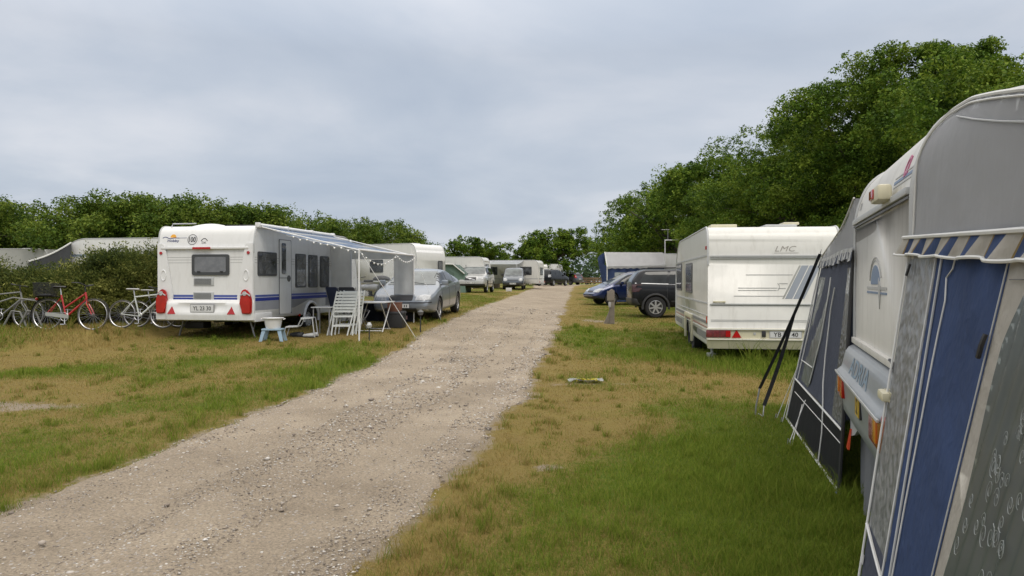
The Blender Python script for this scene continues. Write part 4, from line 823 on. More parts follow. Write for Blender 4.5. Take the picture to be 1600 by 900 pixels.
# left side
S = MB()
zl = lambda zx, zy: s6(zx, zy)[1]
for (zy, w_, mi) in ((258, .03, 0), (540, .03, 0), (612, .012, 0), (640, .02, 2), (655, .05, 1), (682, .02, 3), (696, .015, 2), (735, .13, 1)):
    q = zl(246, zy); drape(S, lt_, 'left', rect(.04, q-w_/2, 7.0, q+w_/2), .004 if mi else .012, 2, mi)
S.build('side_stripe', [lgrey, mat('stripe_dark_grey', (.20, .20, .20), .5), wplast, mat('stripe_dull_red', (.36, .16, .13), .5)], lm.root)
for (a, b, t0, t1) in ((122, 158, 305, 478), (68, 97, 308, 463)):
    ya = s6(b, 400)[0]; yb = s6(a, 400)[0]; zz0 = s6((a+b)/2, t1)[1]; zz1 = s6((a+b)/2, t0)[1]; window(lm.root, lt_, 'left', rect(ya, zz0, yb, zz1, .06), mat('curtained_glass', (.12, .12, .125), .08, coat=.4, var=.9, scale=5), fr=mat('window_frame_mid_grey', (.13, .13, .135), .45), inset=.05)
mb = MB()
for (a, b) in ((wyl-.75, wyl-.67), (wyl+.72, wyl+.80)): mb.box((-1.17, (a+b)/2, .48), (.05, b-a, .5), bev=.01)
mb.box((-1.17, wyl+.02, .76), (.05, 1.55, .09), bev=.01); mb.build('wheel_arch_trim', creamp, lm.root)
for yy in (wyl-.38, wyl+.42): wheel('wheel', lm.root, -1.03, yy, .31, .18, -1); wheel('wheel', lm.root, 1.03, yy, .31, .18, 1)
mb = MB(); p = s6(240, 215); mb.box((-1.16, p[0], p[1]), (.03, .06, .07), bev=.008); mb.build('marker_lamp', redl, lm.root)
mb = MB(); a = s6(247, 200); b = s6(226, 165); writing(mb, 'DK', (b[0], a[1], a[0], b[1]), lambda u, v: cast(lt_, 'left', u, v, .004), bold=.02, mirror=True); mb.build('country_sign', lgline, lm.root)
mb = MB(); p = s6(243, 635); mb.box((-1.155, max(.05, p[0]), p[1]), (.02, .05, .12)); mb.build('reflector', ored, lm.root)
mb = MB(); p = z6(367, 92); q = z6(448, 92); mb.box(((z6(287, 92)[0]+q[0])/2, .8, 2.555), (q[0]-z6(287, 92)[0], .5, .07), bev=.02); mb.build('roof_light', creamp, lm.root)
mb = MB(); a = z6(630, 90)[0]; b = z6(830, 90)[0]; mb.box(((a+b)/2, 1.1, 2.56), (b-a, .7, .07), bev=.03); mb.build('roof_light', lgrey, lm.root)
mb = MB(); mb.box(((a+b)/2+.22, 1.1, 2.62), ((b-a)*.5, .4, .05), bev=.02); mb.build('roof_vent', creamp, lm.root)
mb = MB(); mb.cyl((-1.0, .55, .42), (-1.0, .55, .16), .03, n=8); mb.cyl((-1.0, .55, .17), (-1.0, .55, .0), .10, .13, n=14); mb.build('corner_steady', mat('foot_pale_grey', (.42, .43, .42), .6, dirt=.4), lm.root)
feet(lm.root, [(1.0, .55, .05)], .36)
mb = MB(); mb.box((0, 3.4, .3), (1.9, 6.4, .08)); mb.build('chassis', blackp, lm.root)
mb = MB(); mb.cyl((0, 7.2, .45), (0, 8.2, .45), .035, n=10); mb.cyl((0, 7.9, .8), (0, 7.9, .1), .03, n=10); mb.build('drawbar', steel, lm.root)
# ================================================================== NEAREST CARAVAN (rear to the road) AND ITS TWO AWNINGS
NC = Vector((1.787, 3.43, 0)); WA = 2.176
ad = Fr('travel_caravan', 'weathered cream caravan nearest on the right, squeezed between two awnings, its rear moulding grey', 'caravan', (NC.x, NC.y), 108, WA/2, z=0.0)
# profile fitted to the piping seen in the photo; rear is y=0
prof = rnd([(0, 1.1), (0, 2.02), (.10, 2.27), (.42, 2.38), (5.1, 2.38), (5.5, 1.6), (5.5, .48), (.06, .48), (.06, 1.1)], [0, .12, .22, .3, .4, .3, 0, 0, 0], 6)
body, at_ = shell(ad.root, prof, WA, oldwhite, cuts=[(2.9, .34, .38, .8, 1.5), (2.9, .34, .38, -1.5, -.8)])
for sg in (-1, 1):
    edge_trim(ad.root, [p for p in prof if p[1] > 1.0 and p[0] < 5.2], sg*(WA/2-.002), lgrey, .016)
ar = lambda px, py, y=0: ad.rear(px, py, y)
castA = lambda off: (lambda u, v: cast(at_, 'rear', u, v, off))
zr1 = (ar(1336, 350)[1]+ar(1425, 297)[1])/2
mb = MB(); mb.box((0, -.012, zr1), (WA-.05, .028, .035), bev=.006); mb.box((0, -.01, zr1-.03), (WA-.05, .012, .012), mi=1); mb.build('rail', [lgrey, dgline], ad.root)
zp = (ar(1329, 527)[1]+ar(1398, 567)[1])/2
mb = MB(); mb.box((0, -.012, zp), (WA-.04, .03, .04), bev=.006); mb.build('panel_trim', oldwhite, ad.root)
# marker light
a = ar(1373, 304, -.06); mb = MB(); mb.box((a[0], -.05, a[1]), (.28, .07, .08), bev=.018); l_ = mb.build('high_lamp', creamp, ad.root)
mb = MB(); mb.box((a[0]-.06, -.087, a[1]+.002), (.14, .01, .05), bev=.004); mb.build('red_lens', redl, l_)
# emblem and stripes above the rail
pk = mat('emblem_pink', (.42, .12, .22), .5)
mb = MB(); c = ar(1409, 266); w_ = .06; zc_ = c[1]+.02
for sg, pts in ((1, ell(c[0]-.03, zc_, .03, .045, 14, 40, 320)), (2, [(c[0]+.022, zc_+.04), (c[0]+.022, zc_-.05)])):
    for p, q in zip(pts, pts[1:]): drape(mb, at_, 'rear', line2(p, q, .018), .005, .01)
mb.build('emblem', pk, ad.root)
mb = MB(); x0 = ar(1392, 306)[0]; x1 = ar(1424, 285)[0]
for k, (dz, w_) in enumerate(((.045, .007), (.02, .016), (-.003, .007))): drape(mb, at_, 'rear', rect(x0, zr1+.075+dz-w_/2, x1, zr1+.075+dz+w_/2), .003, .5, k % 2)
mb.build('stripe', [lgline, mat('stripe_faded_blue', (.16, .22, .33), .5)], ad.root)
# arch emblem lower: a half round over a bar
mb = MB(); c = ar(1368, 447); w_ = abs(ar(1380, 447)[0]-ar(1358, 447)[0])/2; hgt = ar(1368, 417)[1]-ar(1368, 447)[1]
drape(mb, at_, 'rear', ell(c[0], c[1]+.01, w_*.62, hgt, 14, 0, 180), .003, .5, 0)
for k in (1.25, 1.4):
    pts = ell(c[0], c[1]+.01, w_*.62*k, hgt*k, 16, 15, 172)
    for p, q in zip(pts, pts[1:]): drape(mb, at_, 'rear', line2(p, q, .007), .003, .5, 1)
for dz, h_ in ((-.02, .016), (-.045, .012)): drape(mb, at_, 'rear', rect(c[0]-w_*1.25, c[1]+dz, c[0]+w_*1.5, c[1]+dz+h_), .003, .5, 1 if dz > -.03 else 0)
drape(mb, at_, 'rear', [(c[0]+w_*.5, c[1]+.05), (c[0]+w_*.75, c[1]-.0), (c[0]+w_*.62, c[1]-.13), (c[0]+w_*.45, c[1]-.02)], .005, .5, 1)
mb.build('arch_emblem', [mat('stripe_faded_blue', (0, 0, 0)), lgline], ad.root)
mb = MB(); p = ar(1342, 322); writing(mb, 'DK', (p[0]-.06, p[1]-.03, p[0]+.03, p[1]+.02), castA(.004), bold=.02); mb.build('country_sign', dgline, ad.root)
# lower moulding, sweeping outwards into a shelf then down
ztop_ = zp-.03
P = [(0, ztop_), (-.05, ztop_-.015), (-.07, ztop_-.045), (-.095, ztop_-.15), (-.128, ztop_-.18), (-.134, ztop_-.20), (-.10, ztop_-.22), (-.08, ztop_-.46), (-.04, ztop_-.50), (.1, ztop_-.52)]
def mf(u, v):
    x = -1.10+2.20*u; k = 1-.55*max(0, (abs(x)/1.1-.9)/.1); n_ = len(P)-1; i = min(int(v*n_), n_-1); t = v*n_-i
    return (x, (P[i][0]*(1-t)+P[i+1][0]*t)*k-.003, P[i][1]*(1-t)+P[i+1][1]*t)
mb = MB(); mb.grid(mf, 40, 36); bp_ = mb.build('rear_moulding', mat('moulding_grey', (.25, .27, .29), .42, coat=.15, dirt=.3), ad.root, ang=50)
mb = MB(); mb.box((0, -.132, ztop_-.192), (2.1, .012, .014), bev=.003); mb.build('shelf_edge', lgrey, ad.root)
pf = lambda px, py, y=-.09: ar(px, py, y)
bt2 = bvh(bp_); a = pf(1328, 590); b = pf(1356, 572); xa, xb = a[0], b[0]
mb = MB(); zc_ = ztop_-.098; writing(mb, 'ADRIA', (xa, zc_-.055, xb, zc_+.055), lambda u, v: Vector((u, -.088-.024*(zc_-v)/.105, v)), bold=.01); mb.build('name_lettering', mat('lettering_faded_blue', (.20, .28, .36), .5), ad.root)
# tail lamps in the lower face
for (pa, pb, za_, zb_) in ((1308, 1318, None, None), (1358, 1386, None, None)):
    x0 = ar(pa, 650 if pa > 1330 else 600, -.11)[0]; x1 = ar(pb, 690 if pa > 1330 else 600, -.11)[0]; zc_ = ar((pa+pb)/2, 674 if pa > 1330 else 599, -.11)[1]
    if pa < 1330: x0 = -1.09; x1 = -.82
    mb = MB(); mb.box(((x0+x1)/2, -.085, zc_), (abs(x1-x0), .06, .185), bev=.014); t_ = mb.build('tail_lamp', redl, ad.root)
    mb = MB(); mb.box(((x0+x1)/2-.06, -.117, zc_-.01), (abs(x1-x0)*.2, .008, .11), bev=.003); mb.build('indicator_lens', amber, t_)
a = ar(1341, 634, -.10); mb = MB(); mb.box((a[0], -.1, a[1]), (.24, .012, .13)); mb.box((a[0]+.02, -.108, a[1]), (.16, .006, .115), mi=1); writing(mb, 'S2', (a[0]-.02, a[1]-.045, a[0]+.07, a[1]+.045), lambda u, v: Vector((u, -.1125, v)), bold=.01, mi=2); mb.build('plate_sticker', [blackp, mat('plate_yellow', (.60, .40, .04), .45), ptxt], ad.root)
a = ar(1389, 618, -.11); mb = MB(); mb.box((a[0], -.125, a[1]), (.15, .045, .04), bev=.012); [mb.box((a[0]+i*.06, -.09, a[1]), (.03, .06, .04)) for i in (-1, 1)]; mb.build('handle', creamp, ad.root)
mb = MB(); mb.tube([(a[0]-.16, -.085, a[1]+.14), (a[0]-.08, -.09, a[1]+.145), (a[0]+.04, -.088, a[1]+.10), (a[0]+.12, -.088, a[1]+.10)], .008, 5); mb.build('cable_loop', blackp, ad.root)
for (px, py, hh, xx) in ((1314, 663, .14, -.98), (1368, 755, .16, .52)):
    a = ar(px, py, -.05); mb = MB(); mb.slab([(xx-.05, -.05, a[1]-hh/2), (xx+.05, -.05, a[1]-hh/2), (xx, -.03, a[1]+hh/2)], (0, -.012, 0)); mb.build('reflector', ored, ad.root)
for sg_ in (-1, 1): mb = MB(); mb.slab([(sg_*x, -.03, z) for x, z in ((1.085, .64), (.50, .64), (.62, .56), (.80, .49), (1.02, .44), (1.085, .45))], (0, .02, 0)); mb.build('skirt_corner', lgrey, ad.root)
mb = MB(); mb.grid(lambda u, v: (-1.0+2.0*u, .03+.03*sin(u*23)*v, .60*(1-v)+.0), 40, 6, thick=.004); mb.build('wind_skirt', mat('skirt_grey', (.30, .31, .33), .8, bump=.3, bs=9), ad.root)
for sg in (1, -1): wheel('wheel', ad.root, sg*.95, 2.9, .31, .18, sg)
mb = MB(); mb.box((.5, 1.6, 2.42), (.5, .5, .07), bev=.02); mb.build('roof_light', creamp, ad.root)
mb = MB(); mb.cyl((0, 5.5, .45), (0, 6.5, .45), .035, n=10); mb.cyl((0, 6.2, .9), (0, 6.2, .05), .03, n=10); mb.build('drawbar', steel, ad.root)
for (x, y) in ((.9, 5.1), (-.9, 5.1)): mb = MB(); mb.cyl((x, y, .5), (x, y, 0), .03, n=8); mb.box((x, y, .015), (.12, .12, .03)); mb.build('corner_steady', steel, ad.root)

# ------------------------------------------------------------------ fabrics
aw_blue = mat('awning_blue', (.062, .105, .24), .85, bump=.6, bs=3.2, bd=.07, var=.08); aw_beige = mat('awning_beige', (.60, .57, .51), .85, bump=.6, bs=5, bd=.05, var=.06)
aw_grey = mat('awning_grey', (.56, .565, .58), .6, bump=.22, bs=2.6, bd=.07, var=.03); aw_grey2 = mat('awning_roof_grey', (.44, .445, .455), .75, bump=.35, bs=7, var=.05)
see_through_cloth(aw_grey, .12); see_through_cloth(aw_grey2, .2)
pip = mat('white_piping', (.62, .62, .60), .5, dirt=.25); aw_navy = mat('awning_grey_blue', (.115, .13, .18), .85, bump=.3, bs=20); aw_black = mat('awning_black_band', (.018, .019, .022), .7, bump=.3, bs=6)
tan = mat('awning_tan', (.38, .27, .10), .85)
def film_mat(name, col, sc, cell):
    m = bpy.data.materials.new(name); m.use_nodes = True; t = m.node_tree; b = t.nodes['Principled BSDF']; b.inputs['Roughness'].default_value = .25; b.inputs['Base Color'].default_value = (*col, 1)
    tcn = N(t, 'ShaderNodeTexCoord'); vo = N(t, 'ShaderNodeTexVoronoi'); vo.feature = 'SMOOTH_F1'; vo.inputs['Scale'].default_value = sc; L(t, tcn.outputs['Object'], vo.inputs['Vector'])
    nz = N(t, 'ShaderNodeTexNoise'); nz.inputs['Scale'].default_value = sc*.45; nz.inputs['Detail'].default_value = 1.5; L(t, tcn.outputs['Object'], nz.inputs['Vector'])
    ad_ = N(t, 'ShaderNodeMath', operation='ADD'); L(t, vo.outputs['Distance'], ad_.inputs[0]); L(t, nz.outputs['Fac'], ad_.inputs[1])
    bp = N(t, 'ShaderNodeBump'); bp.inputs['Strength'].default_value = .6; bp.inputs['Distance'].default_value = .025; L(t, ad_.outputs[0], bp.inputs['Height']); L(t, bp.outputs[0], b.inputs['Normal'])
    r_ = N(t, 'ShaderNodeMapRange'); L(t, nz.outputs['Fac'], r_.inputs['Value']); r_.inputs['From Min'].default_value = .35; r_.inputs['From Max'].default_value = .7; r_.inputs['To Min'].default_value = .9; r_.inputs['To Max'].default_value = 1.12
    vs_ = N(t, 'ShaderNodeVectorMath', operation='SCALE'); vs_.inputs[0].default_value = col; L(t, r_.outputs[0], vs_.inputs['Scale']); L(t, vs_.outputs[0], b.inputs['Base Color']); return m
quilt = film_mat('crinkled_film', (.40, .41, .42), 24, 1); quilt2 = film_mat('crinkled_grey_net', (.27, .28, .29), 30, 1); dglass = film_mat('dusty_window_film', (.19, .215, .21), 5, 1); cfilm = film_mat('creased_clear_film', (.30, .325, .32), 9, 1)

e_ = Vector((-.308, -.951, 0)); f_ = -e_; nO = Vector((-.951, .308, 0)); sI = -nO
NR = Vector((1.787, 3.43, 0)); FR = Vector((2.457, 5.50, 0))
# ---- near awning: gable wall flares out towards the road at the foot
na = thing('caravan_awning', 'big blue and beige awning with a striped valance filling the right edge of the photo', 'awning', (NR.x, NR.y, 0))
loc = lambda p: Vector(p)-Vector((NR.x, NR.y, 0))
TZ = 1.69; FL = .30
def gp(t, z, off=0): return NR+e_*t+nO*(FL*max(0, (TZ-z))/TZ+off)+Vector((0, 0, z))
Ng = e_.cross(nO*(-FL/TZ)+Vector((0, 0, 1))).normalized(); 
if Ng.dot(nO) < 0: Ng = -Ng
P0 = NR+Vector((0, 0, TZ))
def gq(px, py):      # photo point -> (t, z) on the gable wall
    p = hit(px, py, P0, Ng); return ((p-NR).dot(e_), p.z)
T_END = 2.3
def panel(name, poly, m_, off, parent=na, th=.004, fn=gp, sub=.12, wav=0, wf=31):
    b2 = bmesh.new(); f = b2.faces.new([b2.verts.new((p[0], p[1], 0)) for p in poly])
    xs = [p[0] for p in poly]; ys = [p[1] for p in poly]
    for ax, lo, hi in ((0, min(xs), max(xs)), (1, min(ys), max(ys))):
        k = int((hi-lo)/sub)
        for i in range(1, k+1):
            c = lo+(hi-lo)*i/(k+1); bmesh.ops.bisect_plane(b2, geom=b2.verts[:]+b2.edges[:]+b2.faces[:], plane_co=(c, 0, 0) if ax == 0 else (0, c, 0), plane_no=(1, 0, 0) if ax == 0 else (0, 1, 0), dist=1e-5)
    mb = MB(); mp_ = {v: mb.bm.verts.new(loc(fn(v.co.x, v.co.y, off+wav*sin((v.co.x-.22*v.co.y*(wf > 40))*wf+sin(v.co.y*3)))) if parent is na else fn(v.co.x, v.co.y, off+wav*sin(v.co.x*31+sin(v.co.y*3)))) for v in b2.verts}; fs = []
    for q in b2.faces: fs.append(mb.bm.faces.new([mp_[v] for v in q.verts]))
    b2.free(); bmesh.ops.solidify(mb.bm, geom=fs, thickness=th); return mb.build(name, m_, parent, ang=60)
def clampz(p): return (p[0], max(p[1], 0))
edge = [gq(1425, 400), gq(1345, 900)]      # leading edge of the wall
def ext(px0, py0, px1, py1):      # a seam through two photo points, carried to the ground
    a = gq(px0, py0); b = gq(px1, py1); k = (b[0]-a[0])/(b[1]-a[1]); top = (a[0]+k*(TZ+.02-a[1]), TZ+.02); return top, (a[0]+k*(0-a[1]), 0.0)
Ls = {}
Ls['lead'] = ext(1421, 410, 1350, 870); Ls['pipe1'] = ext(1466, 405, 1388, 862); Ls['zip'] = ext(1476, 400, 1394, 900); Ls['bb'] = ext(1583, 400, 1461, 900); Ls['win'] = ext(1597, 420, 1478, 900)
def strip(name, A, B, m_, off, z0=0, z1=TZ+.02):
    la = lambda L_, z: L_[1][0]+(L_[0][0]-L_[1][0])*z/(TZ+.02); return panel(name, [(la(A, z0), z0), (la(B, z0), z0), (la(B, z1), z1), (la(A, z1), z1)], m_, off)
zsk = gq(1365, 835)[1]
strip('film_strip', Ls['lead'], Ls['pipe1'], quilt, 0, z0=zsk)
strip('skirt', Ls['lead'], Ls['pipe1'], aw_navy, .0, 0, zsk)
strip('blue_panel', Ls['pipe1'], Ls['bb'], aw_blue, 0.002)
la = lambda L_, z: L_[1][0]+(L_[0][0]-L_[1][0])*z/(TZ+.02)
endt = ((T_END, TZ+.02), (T_END, 0))
panel('beige_frame', [(la(Ls['bb'], 0), 0), (T_END, 0), (T_END, TZ+.02), (la(Ls['bb'], TZ+.02), TZ+.02)], aw_beige, .001)
wt = gq(1600, 462); k0 = la(Ls['win'], .25)
wp = [(k0, .25), (T_END-.25, .25), (T_END-.25, 1.45), (wt[0]+.14, 1.50), (wt[0]+.02, wt[1]+.02), (gq(1572, 540)[0], gq(1572, 540)[1]), (gq(1554, 608)[0], gq(1554, 608)[1])]
dw = panel('window', wp, dglass, .0065, sub=.018, wav=.0035, wf=75)
# curtain behind shows folds and pale curls: relief on the window part
curl = mat('pale_curl_print', (.28, .305, .30), .5); mb = MB(); rs = np.random.RandomState(4)
fold = mat('curtain_fold', (.13, .145, .145), .5)
for i in range(230):
    t = wp[0][0]+rs.rand()*1.15; z = .25+rs.rand()*1.25; tl = la(Ls['win'], z)
    if t > T_END-.30 or t < tl+.07 or (z > 1.2 and t < wt[0]+.15): continue
    r_ = .016+.010*rs.rand(); a0 = rs.rand()*6; pts = [loc(gp(t+r_*(.25+.75*q)*cos(a0+q*9), z+1.25*r_*(.25+.75*q)*sin(a0+q*9), .0145)) for q in np.linspace(0, 1, 15)]
    mb.tube(pts, .0009, 3)
tag(mb.build('printed_curls', curl, dw), kind='stuff')
def pipe(name, seq, r_, m_=pip, off=.008, parent=na):
    mb = MB(); mb.tube([loc(gp(t, z, off)) for t, z in seq], r_, 6); return mb.build(name, m_, parent)
for A, r_ in (('lead', .005), ('pipe1', .0035)): pipe('piping', [(la(Ls[A], z), z) for z in np.linspace(.0, TZ, 12)], r_)
pipe('zip', [(la(Ls['zip'], z), z) for z in np.linspace(0, TZ, 12)], .0045, lgrey)
s2 = [gq(*p) for p in ((1497, 404), (1493, 420), (1483, 434), (1481, 470), (1470, 520), (1458, 580), (1443, 660), (1418, 790), (1398, 900))]
s2 += [(s2[-1][0]+.04, .1)]
pipe('piping', s2, .003)
pipe('seam', [(la(Ls['bb'], z), z) for z in np.linspace(.0, TZ, 12)], .0022, lgrey)
pipe('seam', [gq(*p) for p in ((1583, 437), (1600, 437), (1640, 436))], .0015, dgline)
pipe('skirt_piping', [(la(Ls['lead'], zsk), zsk), ((la(Ls['lead'], zsk)+la(Ls['pipe1'], zsk))/2, zsk-.03), (la(Ls['pipe1'], zsk), zsk-.055)], .007)
a = gq(1352, 893); mb = MB()
base = (la(Ls['lead'], zsk)+.012, zsk-.15); sc = .05
for ch in ([(0, 1), (.15, .2), (.5, 0), (.7, .15)], [(.75, .55), (.78, .1), (1.0, 0)], [(1.0, .5), (1.05, .0), (1.2, .5), (1.35, .3), (1.3, 0)], [(1.75, .5), (1.5, .4), (1.55, .0), (1.8, .3), (1.75, .55), (1.85, 0)]):
    mb.tube([loc(gp(base[0]+.03*p[0], base[1]+.07*p[1], .006)) for p in ch], .0025, 4)
mb.build('script_lettering', pip, na)
z_ = gq(1550, 540); mb = MB(); mb.tube([loc(gp(z_[0]-.0, z_[1]+.03, .02)), loc(gp(z_[0]+.0, z_[1], .025)), loc(gp(z_[0]-.025, z_[1]-.035, .02))], .007, 6); mb.build('zip_pull', blackp, na)
mb = MB(); q = gq(1424, 420); mb.tube([loc(gp(q[0]+.01, q[1]+.02, .01)), loc(gp(q[0], q[1]-.03, .015))], .006, 6); mb.build('zip_pull', blackp, na)
# gable top: grey canvas between the caravan profile and the valance
topc = [gq_ for gq_ in [(.0, TZ), (-.02, 1.95), (.02, 2.13), (.11, 2.20), (.30, 2.245), (.5, 2.22), (.9, 2.18), (1.55, 2.06), (T_END, 1.88), (T_END, TZ)]]
def gz_(px, py): p = hit(px, py, NR+nO*.016, nO); return ((p-NR).dot(e_), p.z)
topc = [gz_(*p) for p in ((1426, 378), (1430, 300), (1432, 235), (1441, 200), (1462, 174), (1500, 154), (1550, 145), (1600, 139))]
_tc = topc; _s = np.cumsum([0]+[math.hypot(b[0]-a[0], b[1]-a[1]) for a, b in zip(_tc, _tc[1:])]); _q = np.linspace(0, _s[-1], 90); _k = np.hanning(15); _k /= _k.sum()
_ti = np.interp(_q, _s, [p[0] for p in _tc]); _zi = np.interp(_q, _s, [p[1] for p in _tc]); _ti = np.convolve(np.pad(_ti, 7, 'reflect', reflect_type='odd'), _k, 'valid'); _zi = np.convolve(np.pad(_zi, 7, 'reflect', reflect_type='odd'), _k, 'valid')
topc = [(float(t), float(z)) for t, z in zip(_ti[::3], _zi[::3])]
topc = [(max(-.0, t), z) for t, z in topc]; topc[0] = (topc[0][0], TZ-.05); t9, z9 = topc[-1]; topc += [(T_END, z9-.16), (T_END, TZ-.05), ]
gv = lambda t, z, off=0: NR+e_*t+nO*(off-1.5*max(0, z-2.0)**2)+Vector((0, 0, z))
panel('gable_canvas', topc[::-1], aw_grey, .012, fn=gv, sub=.05, wav=.0)
mb = MB(); mb.tube([loc(gv(t, z, .014)) for t, z in topc[:-1]], .0065, 6); mb.tube([loc(gv(t+.016, z-.018, .018)) for t, z in topc[1:-1]], .0035, 6); mb.build('piping', pip, na)
sm = [gz_(*p) for p in ((1484, 182), (1520, 186), (1560, 189), (1600, 190))]; mb = MB(); mb.tube([loc(gv(t, z, .017)) for t, z in sm+[(T_END, sm[-1][1]-.1)]], .003, 5); mb.build('seam', lgrey, na)
# roof sheet
mb = MB(); rp_ = topc[3:-1]
def rf(u, v):
    k = u*(len(rp_)-1); i = min(int(k), len(rp_)-2); s_ = k-i; t = rp_[i][0]*(1-s_)+rp_[i+1][0]*s_; z = rp_[i][1]*(1-s_)+rp_[i+1][1]*s_
    return loc(gv(t, z-.006, .012))+sI*(4.2*v)
mb.grid(rf, 14, 16, thick=.004); mb.build('roof_canvas', aw_grey2, na)
# valance with slanted stripes
vz = lambda t: TZ+.035-.0*t
q0 = gz_(1421, 372); q1 = gz_(1600, 362); b0 = gz_(1421, 399); b1 = gz_(1600, 399)
hv = .068
mb = MB(); NS = 26
def vf(u, v):
    t = -.03+(T_END+.05)*u; z = q0[1]+(q1[1]-q0[1])*min(1.5, t/q1[0])-hv*(1+.06*sin(t*13))*v; return loc(gv(t-.10*v, z, .03+.012*sin(t*21+1)*v+.015*v))
mb.grid(vf, 156, 3, mi=lambda i, j: 2 if i % 17 == 9 else (0 if i % 17 < 9 else 1), thick=.003); mb.build('valance', [aw_beige, aw_blue, tan], na, ang=60)
mb = MB(); mb.tube([vf(u, -.05)+nO*.004 for u in np.linspace(0, 1, 60)], .008, 6); mb.tube([vf(u, 1.0)+nO*.004 for u in np.linspace(0, 1, 60)], .006, 6); mb.build('valance_piping', pip, na)
# front and other walls, frame poles
def wall2(name, A, B, z0, z1, m_, parent, LO):
    A, B = Vector(A), Vector(B); mb = MB(); d = (B-A).normalized(); n_ = Vector((-d.y, d.x, 0))
    mb.grid(lambda u, v: LO(A.lerp(B, u)+n_*(.015*sin(u*(B-A).length*9))+Vector((0, 0, z0+(z1-z0)*v))), 30, 4, thick=.004); return mb.build(name, m_, parent)
A = NR+e_*T_END; wall2('front_wall', A+nO*.02, A+sI*4.2, 0, rp_[-1][1]-.03, aw_blue, na, loc); wall2('end_wall', NR+sI*4.2, A+sI*4.2, 0, 1.9, aw_beige, na, loc)
for (t, s_) in ((T_END-.04, .06), (T_END-.04, 4.1)): mb = MB(); p = NR+e_*t+sI*s_; mb.cyl(loc(p), loc(p+Vector((0, 0, 1.86))), .014, n=8); mb.build('pole', steel, na)

# ---- far awning on the caravan's other side
fa = thing('caravan_awning', 'dark grey-blue awning with black lower band and zebra-like valance, behind the nearest caravan', 'awning', (FR.x, FR.y, 0))
loc2 = lambda p: Vector(p)-Vector((FR.x, FR.y, 0))
TF = 3.05; TZ2 = 1.76
RZ = lambda t: float(np.interp(t, [0, .4, .8, 1.5, 2.16, 3.05], [2.13, 2.05, 1.985, 1.92, 1.87, 1.80])); FL2 = .36
def flr(t): return .09+.27*min(1, max(0, t/TF))
def fp(t, z, off=0): return FR+f_*t+nO*(flr(t)*max(0, (TZ2-z))/TZ2+off)+Vector((0, 0, z))
Nf = f_.cross(nO*(-FL2/TZ2)+Vector((0, 0, 1))).normalized()
if Nf.dot(nO) < 0: Nf = -Nf
def fq(px, py):
    t = 1.5
    for _ in range(12):
        n_ = f_.cross(nO*(-flr(t)/TZ2)+Vector((0, 0, 1))).normalized(); p = hit(px, py, FR+Vector((0, 0, TZ2)), n_); t = .5*t+.5*(p-FR).dot(f_)
    return ((p-FR).dot(f_), p.z)
def fpanel(name, poly, m_, off, sub=.2, fn=fp, wav=0):
    f2 = lambda t, z, o_=0: loc2(fn(t, z, o_)); return panel(name, [(p[0], max(0, p[1])) for p in poly], m_, off, parent=fa, fn=f2, sub=sub, wav=wav)
ft = lambda px, py: fq(px, py)[0]
zb_ = np.mean([fq(1263, 619)[1], fq(1290, 634)[1]])
# main wall in grey-blue, then black lower band, creased film windows
fpanel('wall', [(0, zb_), (TF, zb_), (TF, TZ2), (0, TZ2)], aw_navy, 0, wav=.006)
fpanel('lower_band', [(0, 0), (TF, 0), (TF, zb_), (0, zb_)], aw_black, .002, wav=.004)
z9s = lambda zx, zy: fq(1160+zx/3.6, 350+zy/3.6)
fw = fpanel('film_window', [z9s(436, 300), z9s(505, 300), z9s(492, 400), z9s(450, 620), z9s(385, 895), (z9s(385, 895)[0]+.15, zb_+.03), (z9s(318, 870)[0], zb_+.05), z9s(330, 800), z9s(380, 600), z9s(425, 400)], cfilm, .005)
fpanel('film_strip', [(ft(1325, 430), TZ2-.12), (.06, TZ2-.12), (.02, zb_+.02), (ft(1305, 600), zb_+.02)], quilt2, .005)
mb = MB()
w1 = [z9s(*p) for p in ((520, 260), (530, 300), (545, 305))]
for seq, r_ in (([z9s(*p) for p in ((505, 300), (492, 400), (450, 640), (385, 895))], .006), ([z9s(*p) for p in ((436, 300), (380, 600), (318, 870))], .006), ([z9s(*p) for p in ((527, 360), (505, 480), (487, 640), (475, 740), (462, 900))]+[(ft(1288, 640), zb_), (ft(1286, 680), zb_*.6), (ft(1281, 720), .02)], .006), ([(0, zb_), (TF, zb_)], .009), ([(.05, zb_-.1), (TF-.2, zb_-.12)], .004), ([(0, .015), (TF, .015)], .011), ([(TF, 0), (TF, TZ2)], .008), ([z9s(340, 765), z9s(400, 808)], .006), ([(.0, 0), (.0, zb_)], .01)):
    mb.tube([loc2(fp(t, max(.01, z), .012)) for t, z in seq], r_, 6)
mb.build('piping', pip, fa)
mb = MB(); mb.tube([loc2(fp(.0, z, .01)) for z in np.linspace(0, TZ2, 6)], .014, 6); mb.build('rail_cord', blackp, fa)
